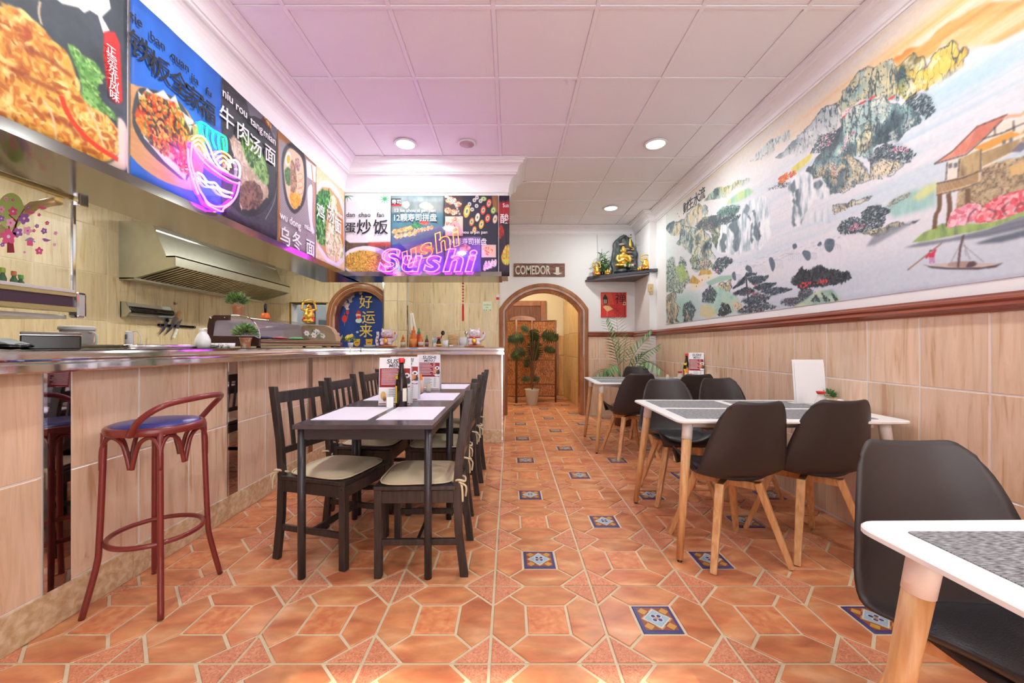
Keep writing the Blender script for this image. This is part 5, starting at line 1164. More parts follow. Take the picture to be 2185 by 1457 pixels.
for t, x, y in (('蛋', 190, 610), ('炒', 320, 620), ('饭', 510, 620)): wb(b, t, *z5([(x, y)])[0], black_ink, .165 if t != '蛋' else .12, .008)
# 7 sushi platter on teal
c = Canvas(300, 430, (70, 112, 128), back_fn(-1.263, -.698)); c.a *= (.8+.4*c.noise(6, 8, 3))[..., None]
c.poly(z5([(705, 210), (1320, 205), (1320, 400), (720, 400)]), ramp(c.noise(6, 5, 4), [(80, 90, 96), (130, 134, 134), (160, 150, 140)]), .9, 6)
dish(c, z5([(840, 300), (900, 270), (930, 310), (890, 350)]), [(206, 166, 146), (226, 190, 170)], 30, 4, 17); dish(c, z5([(1040, 310), (1120, 280), (1200, 330), (1170, 360), (1080, 350)]), [(206, 166, 146), (226, 190, 170)], 40, 4, 18)
c.poly(z5([(715, 660), (1300, 540), (1310, 600), (770, 745)]), (92, 106, 136), 1, 1); c.poly(z5([(720, 780), (1320, 640), (1320, 1120), (740, 1120)]), ramp(c.noise(8, 8, 3), [(50, 60, 120), (80, 76, 150), (110, 90, 160)]), .9, 4)
for k in range(4): x = 760+k*55; dish(c, z5([(x-35, 620-k*12), (x+10, 585-k*12), (x+45, 600-k*12), (x+20, 635-k*12)]), [(240, 150, 80), (248, 190, 130), (226, 120, 60)], 24, 4, 19+k)
dish(c, z5([(950, 540), (980, 510), (1040, 520), (1050, 560), (970, 565)]), [(40, 110, 70), (70, 150, 90)], 60, 4, 24); dish(c, z5([(1040, 500), (1110, 490), (1150, 520), (1080, 530)]), [(206, 70, 60), (236, 110, 90)], 50, 4, 25)
for k in range(5): x = 780+k*50; dish(c, z5([(x-30, 670-k*8), (x, 640-k*8), (x+30, 650-k*8), (x+10, 690-k*8)]), [(250, 220, 190), (236, 140, 80), (246, 180, 130)], 24, 4, 26+k)
for k in range(6): x = 990+k*38; dish(c, z5([(x-18, 610-k*8), (x, 585-k*8), (x+18, 595-k*8), (x, 630-k*8)]), [(230, 110, 70), (246, 160, 110), (250, 220, 190)], 20, 3.5, 32+k)
dish(c, z5([(880, 980), (940, 900), (1040, 920), (1040, 990), (950, 1020)]), [(150, 140, 130), (206, 196, 180), (90, 100, 80)], 80, 5, 40); dish(c, z5([(940, 820), (1060, 760), (1200, 790), (1180, 840), (980, 850)]), [(236, 130, 80), (246, 180, 130)], 80, 5, 41)
c.poly(z5([(720, 235), (835, 235), (835, 325), (720, 325)]), (44, 44, 54), 1, .8); c.poly(z5([(720, 302), (835, 302), (835, 322), (720, 324)]), (206, 44, 54), 1, .7)
b = banner_back(-1.263, -.698, c, 'banner_sushi_platter', 'teal food banner of a twelve-piece sushi platter', 7)
wb(b, '寿司', *z5([(722, 290)])[0], white_ink, .052, .004); wb(b, '12 ke shou si pin pan', *z5([(748, 385)])[0], white_ink, .05, .006, width=.43)
wb(b, '12颗寿司拼盘', *z5([(735, 482)])[0], white_ink, .085, .008, width=.45)
# 8 sushi collage
c = Canvas(300, 430, (44, 46, 62), back_fn(-.694, -.125)); c.poly(z5([(1325, 205), (1530, 205), (1530, 440), (1325, 440)]), (70, 50, 50), 1, 1)
c.poly(z5([(1860, 205), (1940, 205), (1940, 400), (1880, 380)]), (150, 104, 70), 1, 2)
c.poly(z5([(1335, 440), (1535, 440), (1535, 660), (1335, 660)]), (240, 200, 186), 1, 1); c.poly(z5([(1340, 680), (1740, 670), (1740, 1110), (1340, 1110)]), ramp(c.noise(7, 7, 3), [(60, 60, 130), (110, 90, 160), (200, 120, 170)]), 1, 2); c.poly(z5([(1745, 760), (1910, 760), (1910, 905), (1745, 905)]), (226, 190, 180), 1, 1)
sal = [(236, 120, 80), (250, 190, 150), (246, 230, 210), (210, 70, 60)]
for i, (x, y, r) in enumerate(((1400, 260, 60), (1480, 300, 40), (1360, 370, 45), (1430, 390, 45), (1385, 540, 60), (1450, 480, 40), (1820, 830, 60), (1560, 800, 60), (1450, 900, 50), (1640, 900, 50))): dish(c, z5([(x-r, y), (x, y-r*.7), (x+r, y), (x, y+r*.7)]), sal, 60, 4, 50+i)
for i, (x, y, rx, ry, co) in enumerate(((1830, 290, 28, 50, (226, 84, 70)), (1765, 370, 30, 52, (222, 70, 60)), (1815, 460, 30, 50, (226, 60, 60)), (1635, 500, 28, 48, (210, 120, 60)), (1700, 450, 26, 50, (240, 220, 200)), (1745, 530, 28, 52, (246, 170, 60)), (1880, 370, 28, 40, (160, 190, 80)), (1900, 470, 26, 50, (236, 190, 180)), (1665, 590, 24, 40, (236, 120, 60)), (1580, 380, 36, 76, (232, 180, 60)), (1770, 240, 34, 28, (150, 180, 90)))):
    X, Y = z5([(x, y)])[0]; c.ell(X, Y, rx/5.3, ry/5.3, co, 1, .2); c.ell(X, Y, rx/9, ry/9, (246, 236, 220), .9, .2); c.ell(X, Y, rx/15, ry/15, (90, 140, 70), .9, .2)
for k in range(14): a = k/13; c.ell(*z5([(1340+170*a, 215+230*a*a)])[0], 2, 2.4, (236, 226, 230)); c.ell(*z5([(1340+170*a, 215+230*a*a)])[0], .8, 1, (60, 50, 60))
for x, y in ((1610, 300), (1640, 360), (1690, 320), (1735, 265), (1695, 225), (1665, 255)): c.ell(*z5([(x, y)])[0], 4, 4.4, (226, 210, 220)); c.ell(*z5([(x, y)])[0], 1.8, 2, (120, 140, 90))
for k in range(4): x = 1780+k*36; dish(c, z5([(x-15, 1040-k*14), (x+10, 950-k*8), (x+30, 970-k*8), (x+15, 1050-k*14)]), [(236, 210, 226), (250, 236, 246), (206, 140, 190)], 30, 3.5, 70+k)
b = banner_back(-.694, -.125, c, 'banner_collage', 'dark food banner with a collage of rolled sushi pieces', 8)
wb(b, '24 ke shou si pin pan', *z5([(1370, 630)])[0], white_ink, .046, .008, width=.41); wb(b, '24颗寿司拼盘', *z5([(1372, 752)])[0], white_ink, .075, .006, width=.40)
# 9 narrow banner folded round the end
c = Canvas(160, 430, (46, 36, 50), back_fn(-.115, -.005)); c.poly(z5([(1930, 280), (2060, 270), (2060, 500), (1930, 520)]), (180, 40, 50), .9, 4); dish(c, z5([(1970, 900), (2010, 790), (2060, 770), (2060, 970), (2000, 980)]), [(160, 190, 70), (220, 200, 90), (206, 80, 40)], 80, 6, 80); dish(c, z5([(1940, 560), (1980, 540), (2000, 640), (1950, 680)]), [(206, 60, 40), (120, 30, 40)], 50, 6, 81)
b = banner_back(-.115, -.005, c, 'banner_narrow', 'narrow dark red food banner folded round the end of the bulkhead', 9)
wb(b, 'Sua', *z5([(1985, 330)])[0], white_ink, .058, .006, width=.065); wb(b, '酸', *z5([(1955, 505)])[0], white_ink, .11, .008, width=.09)
# ================================================================== NEON SIGNS
neon_mag = glow('neon_magenta', (214, 44, 255), 17); neon_yel = glow('neon_yellow', (255, 190, 80), 6); neon_grn = glow('neon_green', (10, 255, 120), 4); neon_wht = glow('neon_white', (255, 215, 255), 8); neon_org = glow('neon_orange', (255, 140, 50), 2.2)
NX = LX+.06
ns = thing('neon_bowl_sign', 'neon sign of a magenta noodle bowl with yellow noodles and green top', 'neon sign', (0, 0, 0))
def nb(P): return [tuple(atx(*p, NX)) for p in zB(P)]
def ntube(name, P, m, r=.0046, closed=False): MB().tube(spline(nb(P), 5, closed), r, 8, closed=closed).build(name, m, ns)
ntube('bowl_outline', [(160, 520), (150, 640), (175, 740), (205, 830), (240, 890), (262, 935), (310, 965), (360, 985), (372, 965), (420, 930), (460, 870), (478, 790), (470, 795), (420, 780), (330, 725), (240, 650), (175, 560)], neon_mag, closed=True)
ntube('bowl_rim', [(172, 545), (250, 622), (330, 688), (420, 738), (478, 762)], neon_mag)
ntube('bowl_side', [(130, 560), (135, 660), (160, 760), (200, 870)], neon_mag, .005)
ntube('bowl_base', [(235, 880), (265, 925), (320, 952), (385, 945), (440, 905)], neon_mag)
ntube('wave_line', [(195, 722), (228, 740), (262, 785), (312, 792), (350, 832), (430, 862)], neon_wht)
ntube('wave_line', [(193, 757), (238, 785), (270, 818), (320, 824), (362, 868), (424, 892)], neon_wht)
for P in ([(155, 500), (190, 474), (240, 488), (280, 560), (312, 640), (350, 688), (400, 718)], [(165, 520), (200, 500), (240, 540), (268, 610), (300, 660)], [(180, 540), (205, 530), (235, 570), (250, 625)], [(310, 600), (355, 578), (408, 608), (440, 660)], [(325, 632), (362, 608), (405, 645), (420, 690)], [(345, 660), (372, 640), (400, 672), (405, 705)]): ntube('noodle', P, neon_yel, .0045)
ntube('egg_outline', [(402, 692), (418, 652), (448, 638), (476, 668), (482, 720), (476, 758)], neon_wht, .005)
ntube('top_outline', [(212, 470), (205, 388), (240, 390), (290, 430), (340, 458), (386, 492), (392, 582)], neon_grn, .005)
for P in ([(225, 402), (222, 440), (240, 490)], [(260, 420), (256, 470), (275, 530)], [(300, 445), (295, 500), (318, 560)], [(338, 468), (334, 520), (348, 575)], [(366, 490), (372, 540), (376, 582)]): ntube('top_stripe', P, neon_grn, .0045)
op = [(180, 368), (240, 368), (350, 430), (402, 500), (407, 590), (482, 650), (492, 740), (472, 870), (392, 1000), (330, 1012), (220, 962), (150, 800), (125, 600), (130, 470), (175, 440)]
sp3 = [atx(*p, NX-.014) for p in zB(spline(op, 4, True))]; MB().prism([(p.y, p.z) for p in sp3], NX-.016, NX-.011, 'x').build('acrylic_backing', acrylic, ns)
for p in ((200, 400), (470, 700), (330, 990), (140, 700)):
    q = atx(*zB([p])[0], NX); MB().tube([(LX+.005, q.y, q.z), (NX-.008, q.y, q.z)], .005, 8).build('stand_off', chrome, ns)
def neon_text(body, name, label, m, mback, px, py, Y, width, cap, rot, r):
    t = thing(name, label, 'neon sign', tuple(at(px, py, Y)))
    off = 0
    for ch in body:
        cu = bpy.data.curves.new('t', 'FONT'); cu.body = ch; cu.size = 1; cu.shear = .22; cu.offset = .035; cu.resolution_u = 5
        ob = bpy.data.objects.new('t', cu); cu.fill_mode = 'NONE'; cu.bevel_depth = r/cap*.72; cu.bevel_resolution = 2
        me = ob.to_mesh().copy(); ob.to_mesh_clear(); bpy.data.objects.remove(ob); bpy.data.curves.remove(cu)
        k = cap/.72; me.transform(Matrix.Diagonal((k*width, k, k, 1))); me.materials.clear(); me.materials.append(m)
        xs = [v.co.x for v in me.vertices]; x0, x1 = min(xs), max(xs)
        me.transform(Matrix.Translation((off-x0, 0, 0))); off += (x1-x0)+cap*.035
        for p in me.polygons: p.use_smooth = True
        link('letter_tube', me, t, (0, 0, 0), (PI/2, 0, 0))
    MB().box((-.03, .012, -.05), (off+.02, .016, cap+.05)).build('acrylic_backing', acrylic, t, bevel=.0)
    for x, z in ((.02, cap*.5), (off-.03, cap*.5)): MB().tube([(x, .005, z), (x, .045, z)], .005, 8).build('stand_off', chrome, t)
    t.rotation_euler = (0, -rot, 0)
    return t, off
pk, wpk = neon_text('Sushi', 'neon_word_sign', 'magenta neon sign reading Sushi in front of the banners', neon_mag, None, 806, 577, 4.10, 1.28, .225, 0, .0042)
og, wog = neon_text('Sushi', 'neon_word_sign', 'orange neon sign reading Sushi, tilted behind the magenta one', neon_org, None, 822, 580, 4.135, 1.28, .19, .36, .0036)
print('NEON', wpk, wog)
# ================================================================== KITCHEN FITTINGS
# ---- extractor hood on the kitchen wall
HY0, HY1 = 3.97, 6.03
hd = thing('extractor_hood', 'long stainless steel extractor hood on the tiled kitchen wall', 'extractor hood', (0, 0, 0))
MB().prism([(KX+.009, 2.38), (-3.616, 2.38), (-3.465, 2.03), (KX+.009, 2.03)], HY0, HY1, 'y').build('canopy', steel_b, hd)
MB().bar((-3.574, HY0, 2.285), (-3.574, HY1, 2.285), .012, .012).build('crease_bead', steel, hd)
for y in (HY0, HY1-.012): MB().prism([(KX+.009, 2.03), (-3.375, 2.03), (-3.372, 1.925), (-3.80, 1.80), (KX+.009, 1.796)], y, y+.012, 'y').build('end_panel', steel_b, hd)
MB().box((-3.47, HY0, 2.016), (-3.37, HY1, 2.03)).build('step', steel, hd); MB().box((-3.382, HY0, 1.925), (-3.37, HY1, 2.032)).build('front_lip', steel_b, hd, bevel=.004)
MB().box((KX+.009, HY0, 1.790), (-3.79, HY1, 1.81)).build('grease_channel', steel_b, hd)
flt = mat('filter_steel', (196, 194, 182), .3, 1.0)
MB().bar((-3.80, (HY0+HY1)/2, 1.838), (-3.39, (HY0+HY1)/2, 1.962), HY1-HY0-.03, .006).build('filter_back', mat('filter_dark', (46, 42, 36), .6), hd)
sl = MB().bar((-3.80, 0, 1.812), (-3.39, 0, 1.936), .03, .014).mesh('baffle', flt)
for k in range(36): link('baffle', sl, hd, (0, HY0+.04+k*(HY1-HY0-.08)/35, 0))
# ---- film dispenser, knife rail, knives
dp = thing('film_dispenser', 'steel wall dispenser holding a black cling-film roll below the hood', 'dispenser', (0, 0, 0))
MB().box((KX+.009, 3.98, 1.41), (KX+.02, 4.52, 1.57)).build('back_plate', steel_b, dp); 
for y in (3.98, 4.508): MB().prism([(KX+.01, 1.41), (KX+.06, 1.42), (KX+.11, 1.47), (KX+.06, 1.57), (KX+.01, 1.57)], y, y+.012, 'y').build('bracket', steel_b, dp)
MB().tube([(KX+.075, 3.99, 1.495), (KX+.075, 4.51, 1.495)], .032, 16).build('roll', black_g, dp); MB().box((KX+.04, 3.995, 1.43), (KX+.1, 4.505, 1.438)).build('cutter_bar', steel, dp)
kr = thing('knife_rail', 'black magnetic knife rail on the kitchen wall', 'knife rail', (KX+.02, 4.66, 1.355)); MB().box((-.011, -.26, -.014), (.006, .26, .014)).build('rail', black_g, kr, bevel=.003)
for y in (-.24, .24): MB().lathe([(.006, 0), (.006, .002), (.002, .003)], 10).build('screw', steel, kr, (.006, y, 0), (0, PI/2, 0))
def knife(a, b, hl, hm, lab, wid):
    pa, pb = [atx(340+x/4.966, 560+y/4.966, KX+.034) for x, y in (a, b)]; d = (pb-pa); L = d.length; k = thing('kitchen_knife', lab, 'knife', pa)
    ang = math.atan2(d.y, -d.z); k.rotation_euler = (ang, 0, 0)
    MB().prism(rounded(.026, hl, .008, 3, 0, -hl/2), -.008, .008, 'x').build('handle', hm, k)
    MB().prism([(-.013, -hl), (wid, -hl), (wid*.9, -L*.7), (-.013, -L), (-.013, -L*.6)], -.0012, .0012, 'x').build('blade', steel, k)
    for z in (.3, .7): MB().tube([(-.009, 0, -hl*z), (.009, 0, -hl*z)], .003, 8).build('rivet', chrome, k)
knife((125, 540), (5, 780), .115, black_g, 'kitchen knife with black handle, left on the knife rail', .02); knife((228, 518), (65, 780), .09, beech, 'kitchen knife with wooden handle, middle of the knife rail', .022)
knife((150, 800), (235, 590), .12, white_m, 'kitchen knife with pale handle hanging point upwards on the rail', .03)
hk = thing('wall_hook', 'small steel hook on the kitchen wall above the knives', 'hook', tuple(atx(372, 648, KX+.009))); MB().box((0, -.015, -.015), (.006, .015, .015)).build('plate', steel, hk, bevel=.002); MB().tube([(.004, 0, 0), (.03, 0, -.005), (.034, 0, .012)], .004, 8).build('peg', steel, hk)
# ---- room behind the hatch
cab = thing('wall_cabinet', 'white cupboard glimpsed through the kitchen hatch', 'cabinet', (-3.3, 7.75, 1.0)); MB().box((-.45, -.15, 0), (.75, .24, 1.3)).build('body', white_m, cab, bevel=.004)
for x in (-.43, -.02, .39): d_ = MB().box((x, -.168, .5), (x+.38, -.152, 1.28)).build('door', white_m, cab, bevel=.004); MB().tube([(x+.34, -.172, .56), (x+.34, -.185, .58), (x+.34, -.185, .66), (x+.34, -.172, .68)], .005, 6).build('handle', chrome, d_)
mw = thing('microwave', 'white microwave oven glimpsed through the kitchen hatch', 'microwave', (-3.28, 7.28, 1.36)); MB().box((-.25, -.12, 0), (.25, .22, .28)).build('body', white_m, mw, bevel=.008); MB().box((-.2, -.128, .05), (.12, -.121, .23)).build('door_window', mat('grey_glass', (150, 160, 168), .15), mw, bevel=.004); MB().box((.15, -.128, .05), (.22, -.121, .23)).build('control_panel', mat('grey_plastic', (190, 194, 196), .5), mw)
tb = thing('side_table', 'white table carrying the microwave behind the hatch', 'table', (-3.28, 7.28, 0)); MB().box((-.4, -.15, 1.32), (.4, .2, 1.36)).build('top', white_m, tb)
for x in (-.36, .36):
    for y in (-.12, .17): MB().box((x-.02, y-.02, 0), (x+.02, y+.02, 1.32)).build('leg', white_m, tb)
# ---- glazed display unit under the bulkhead
GX = -2.2
vt = thing('glass_display_unit', 'hanging glass display unit with flower stickers above the bar', 'display case', (0, 0, 0))
brass = mat('pale_brass', (214, 200, 140), .25, .7); cream = mat('cream_metal', (216, 190, 140), .35, .3)
MB().box((GX-.004, .0, 1.40), (GX+.002, 1.985, 1.865)).build('front_pane', pane, vt)
MB().box((GX-.02, .0, 1.85), (GX+.014, 2.0, 1.878)).build('top_rail', brass, vt, bevel=.005)
MB().box((GX-.006, 1.975, 1.38), (GX+.008, 1.99, 1.86)).build('corner_strip', chrome, vt, bevel=.002)
MB().box((GX-.0, 1.985, 1.83), (GX+.03, 2.03, 1.87)).build('corner_block', chrome, vt, bevel=.006)
MB().box((GX-.03, .0, 1.385), (GX+.012, 1.985, 1.402)).build('sill', white_p, vt, bevel=.004)
MB().box((GX-.02, .0, 1.365), (GX+.02, 1.985, 1.386)).build('upper_rail', brass, vt, bevel=.005)
MB().box((GX-.015, .0, 1.315), (GX+.006, 1.985, 1.366)).build('dark_band', mat('plum_band', (84, 62, 78), .25), vt)
MB().box((GX-.02, .0, 1.288), (GX+.02, 1.985, 1.315)).build('lower_rail', brass, vt, bevel=.005)
MB().box((GX-.03, 1.98, 1.262), (GX+.022, 2.03, 1.392)).build('end_cap', chrome, vt, bevel=.012)
MB().box((-2.78, .0, 1.255), (GX-.03, 1.98, 1.275)).build('base_tray', steel_b, vt)
MB().box((-2.78, .0, 1.352), (GX-.03, 1.97, 1.36)).build('floor_plate', cream, vt)
MB().box((-2.72, .2, 1.525), (-2.34, 1.62, 1.54)).build('inner_shelf', steel_b, vt, bevel=.003)
MB().tube([(-2.24, 1.955, 1.84), (-2.36, 1.955, 1.82), (-2.62, 1.955, 1.62), (-2.64, 1.955, 1.54), (-2.64, 1.955, 1.36)], .02, 10).build('frame_arm', cream, vt); MB().tube([(-2.62, 1.955, 1.50), (-2.38, 1.955, 1.37)], .009, 8).build('strut', steel, vt)
MB().box((-2.80, .0, 1.255), (-2.78, 1.98, 1.88)).build('back_panel', steel_b, vt)
pk1, pk2, pu1, rd1, lg1 = mat('sticker_pink', (250, 186, 214), .5), mat('sticker_rose', (236, 96, 150), .5), mat('sticker_purple', (166, 104, 184), .5), mat('sticker_brown', (150, 40, 50), .5), mat('sticker_green', (176, 206, 110), .5)
SXp = GX+.0035
def zg(x, y): return atx(x/3.8333, 380+y/3.8333, SXp)
def sticker(name, P, m, lift=0): MB().prism([(zg(*p).y, zg(*p).z) for p in P], SXp-.001+lift, SXp+lift, 'x').build(name, m, vt)
sticker('leaf_sticker', [(90+110*math.cos(t), 270+150*math.sin(t)) for t in [2*PI*k/20 for k in range(20)]], lg1, -.0005)
for i, (x, y, r) in enumerate(((10, 255, 28), (105, 272, 34), (195, 330, 44), (85, 365, 36), (68, 478, 60), (145, 445, 38), (225, 430, 34), (320, 595, 30), (360, 432, 24), (455, 450, 16), (385, 367, 16), (302, 392, 16), (447, 545, 14), (320, 300, 13), (20, 545, 17), (48, 168, 17), (105, 178, 11), (232, 240, 13), (200, 605, 11), (278, 430, 13), (10, 330, 26))):
    m = (pk1, pk2, pu1)[i % 3]; P = []
    for k in range(40): t = 2*PI*k/40; rr = 1.12*r*(.62+.38*abs(math.cos(t*2.5+i))); P.append((x+rr*math.cos(t), y+rr*math.sin(t)))
    sticker('flower_sticker', P, m, .0006); sticker('flower_heart', [(x+r*.24*math.cos(2*PI*k/10), y+r*.24*math.sin(2*PI*k/10)) for k in range(10)], (pk2, paper_m, paper_m)[i % 3], .0012)
for P in ([(60, 610), (60, 530), (75, 470), (66, 380), (76, 380), (90, 470), (110, 530), (120, 610)], [(85, 470), (140, 340), (195, 250), (200, 256), (150, 350), (97, 480)], [(120, 420), (130, 360), (70, 300), (74, 294), (140, 350), (132, 425)]): sticker('branch_sticker', P, rd1)
for x, y, s, m in ((350, 243, 1, pk2), (378, 505, 1, pu1), (250, 280, 1, pk2)): sticker('bird_sticker', [(x-35*s, y-10), (x-15, y-14), (x+40, y+2), (x+10, y+14), (x-15, y+12), (x-25, y)], m, .0004)
sticker('birdhouse_sticker', [(215, 500), (245, 482), (285, 500), (268, 508), (268, 555), (222, 550), (222, 508)], pk2, .0004); sticker('birdhouse_roof', [(203, 508), (246, 486), (292, 525), (280, 525), (246, 498), (212, 515)], mat('sticker_blue', (120, 180, 220), .5), .0008)
# bottle family ---------------------------------------------------------------
def bottle(name, label, cat, loc, prof, m, cap=None, capm=None, lab=None, group=None, liquid=None, n=20):
    t = thing(name, label, cat, loc, R.uniform(0, 6), group); MB().lathe(prof, n).build('body', m, t)
    if cap: MB().lathe(cap, n).build('cap', capm, t)
    if liquid: MB().lathe(liquid[0], n).build('liquid', liquid[1], t)
    if lab: 
        r, z0, z1, lm = lab
        MB().lathe([(r, z0), (r+.0006, z0), (r+.0006, z1), (r, z1)], n).build('label_band', lm, t)
    return t
grn_gl = mat('green_glass', (46, 120, 62), .1, coat=.5); 
for i, (x, y, cm) in enumerate(((-2.42, 1.845, (96, 196, 80)), (-2.42, 1.878, (190, 216, 50)), (-2.40, 1.905, (236, 130, 90)), (-2.41, 1.94, (96, 196, 80)))):
    s = (1, 1.12, 1.02, .92)[i]
    bottle('green_bottle', ('leftmost green bottle', 'tall green bottle with lime cap', 'green bottle with salmon cap', 'rightmost green bottle, shortest')[i]+' in the glass display unit', 'bottle', (x, y, 1.36), [(.012, 0), (.013, .003), (.013, .075*s), (.008, .09*s), (.006, .1*s)], grn_gl, [(.009, .098*s), (.0095, .1*s), (.0095, .118*s), (.008, .12*s)], mat(f'cap_colour_{i}', cm, .4), (.0132, .03, .06, white_m), 'green bottles in the display unit', n=14)
# ================================================================== THINGS ON THE BAR
WZ = 1.105
blk = thing('till_printer', 'low black box-shaped machine with a silver line at the near end of the bar', 'printer', (-2.06, 1.77, WZ), .86); MB().box((-.088, -.07, 0), (.088, .1, .062)).build('body', black_g, blk, bevel=.005); MB().box((-.088, -.072, .0625), (.088, .1, .076)).build('lid', mat('grey_lid', (110, 96, 92), .3), blk, bevel=.004); MB().box((-.089, -.074, .061), (.089, -.068, .0635)).build('silver_line', chrome, blk)
tb_ = thing('storage_tub', 'clear plastic tub with a white lid behind the black machine', 'tub', (-2.33, 2.12, WZ)); MB().lathe([(.055, 0), (.06, .004), (.066, .1), (.064, .1), (.058, .006)], 24).build('body', mat('cloudy_plastic', (214, 214, 206), .25, alpha=.55), tb_); MB().lathe([(.069, .1), (.071, .103), (.071, .116), (.066, .121), (.001, .122)], 24).build('lid', white_m, tb_); MB().tube(spline([(.064, 0, .09), (.1, 0, .08), (.1, 0, .03), (.062, 0, .02)], 5), .005, 8).build('handle', white_m, tb_)
ph = thing('phone_charger', 'small glossy black gadget on the bar at the left picture edge', 'gadget', (-2.06, 1.62, WZ)); MB().ell((0, 0, .014), (.075, .06, .0138)).build('body', black_g, ph); MB().prism(rounded(.1, .07, .012), .0, .009).build('tray', mat('grey_plastic', (190, 194, 196), .5), ph, (.0, 0, .026), (.0, .25, 0))
dm_ = thing('steel_bowl', 'small upturned steel bowl beside the clear tub', 'bowl', (-2.22, 2.22, WZ)); MB().lathe([(.03, 0), (.029, .008), (.02, .017), (.008, .02), (.001, .021)], 20).build('dome', steel, dm_); MB().lathe([(.032, 0), (.033, .002), (.03, .003)], 20).build('rim', chrome, dm_)
ap = thing('hand_blender', 'small white electric hand appliance with a looping cord on the bar', 'appliance', (-2.33, 2.41, WZ)); MB().lathe([(.016, 0), (.022, .004), (.021, .05), (.018, .085), (.02, .1), (.017, .106)], 18).build('body', white_m, ap); MB().box((-.006, -.024, .055), (.006, -.017, .085)).build('switch', mat('grey_button', (120, 124, 130), .5), ap, bevel=.002); MB().tube(spline([(.01, 0, .1), (.05, 0, .104), (.075, 0, .06), (.07, 0, .03), (.085, .02, .02), (.06, .03, .004)], 6), .003, 6).build('cord', white_m, ap)
tr = thing('steel_tray', 'shallow steel serving tray lying on the bar', 'tray', (-2.12, 2.37, WZ)); MB().prism(rounded(.3, .62, .05), 0, .004).build('base', steel, tr); MB().tube([(x, y, .014) for x, y in rounded(.32, .64, .055)], .009, 8, closed=True).build('rim', chrome, tr); MB().prism(rounded(.2, .34, .03), .0, .006).build('inner_plate', white_p, tr, (.02, .12, .005))
porc = mat('porcelain', (240, 238, 236), .12, coat=.5)
jg = thing('sake_jug', 'white porcelain sake jug with pinched spout', 'jug', (-1.95, 2.5, WZ)); MB().lathe([(.028, 0), (.036, .004), (.043, .03), (.042, .055), (.03, .085), (.019, .1), (.018, .112), (.024, .125), (.022, .126), (.015, .112)], 24).build('body', porc, jg); MB().ell((.02, -.004, .122), (.012, .009, .007)).build('spout', porc, jg)
blos = mat('plum_print', (150, 60, 66), .5)
cupm = MB().lathe([(.015, 0), (.018, .002), (.0225, .034), (.0215, .034), (.016, .004)], 18).mesh('cup_body', porc)
for i, px in enumerate((451, 466, 480, 494)):
    p = at(px, 745, 2.66); t = thing('sake_cup', ('leftmost', 'second', 'third', 'rightmost')[i]+' of four white sake cups beside the jug', 'cup', (p.x, 2.66, WZ), R.uniform(0, 6)*0, 'white sake cups'); link('body', cupm, t)
    if i < 3:
        for k in range(4): a = -PI/2+R.uniform(-.7, .9); z = .01+.006*k; r = .0168+.0056*z/.034+.0003; MB().ell((r*math.cos(a), r*math.sin(a), z), (.0028, .0028, .0024), 8).build('blossom_print', blos, t)
leafG = [mat('leaf_green', (84, 132, 76), .5), mat('leaf_yellow_green', (176, 196, 96), .5), mat('leaf_grey_green', (136, 162, 136), .5)]
terraP = ramp_mat('limewashed_terracotta', [(.35, (196, 128, 88)), (.55, (206, 140, 100)), (.66, (232, 214, 200))], .7, (1, 1, 1), 22, 3)
def leaf_mesh(L, W, m, bend=.25, n=4):
    mb = MB()
    for i in range(n+1):
        t = i/n; w = W*math.sin(PI*min(.97, .08+.9*t))**.8*(1 if i < n else .05); z = bend*L*(t-t*t*1.4); mb.v += [Vector((-w/2, L*t, z+.15*w)), Vector((0, L*t, z)), Vector((w/2, L*t, z+.15*w))]
    for i in range(n):
        for k in (0, 1): mb.f.append([i*3+k, i*3+k+1, i*3+4+k, i*3+3+k]); mb.m.append(0); mb.sm.append(True)
    return mb.mesh('leaf', m)
def tuft(name, parent, c, r, n, L, W, mats, seed, flat=.8, up=.3):
    """one foliage mesh of many leaves round a centre"""
    rr = random.Random(seed); mb = MB()
    for k in range(n):
        th = rr.uniform(0, 2*PI); ph = math.acos(rr.uniform(-up, 1)); d = Vector((math.sin(ph)*math.cos(th), math.sin(ph)*math.sin(th), math.cos(ph)*flat)); l = L*rr.uniform(.7, 1.2); w = W*rr.uniform(.8, 1.2)
        p = Vector(c)+d*r*rr.uniform(.45, .95); s = d.cross(Vector((rr.uniform(-1, 1), rr.uniform(-1, 1), rr.uniform(-1, 1)))).normalized(); q = d.cross(s)*.12*l
        dd = (d+Vector((0, 0, .25))).normalized(); mb.add([p, p+dd*l*.45+s*w/2+q, p+dd*l, p+dd*l*.45-s*w/2+q], [(0, 1, 2, 3)], rr.randrange(len(mats)), False)
    o = mb.build(name, mats, parent, fix=False); return o
def pot_plant(label, loc, s=1.0, seed=1):
    t = thing('potted_herb', label, 'potted plant', loc, 0, 'small herbs in limewashed pots'); MB().lathe([(.026*s, 0), (.028*s, .003), (.036*s, .062*s), (.039*s, .064*s), (.039*s, .074*s), (.035*s, .074*s), (.033*s, .06*s)], 20).build('pot', terraP, t)
    tuft('foliage', t, (0, 0, .108*s), .052*s, 420, .042*s, .015*s, leafG, seed, .8, .45); return t
pot_plant('small herb in a limewashed pot on top of the sushi display case', (-2.075, 3.0, 1.352), 1.02, 3)
pot_plant('small herb in a limewashed pot on the bar before the sushi case', (-1.90, 2.83, WZ), 1.02, 4)
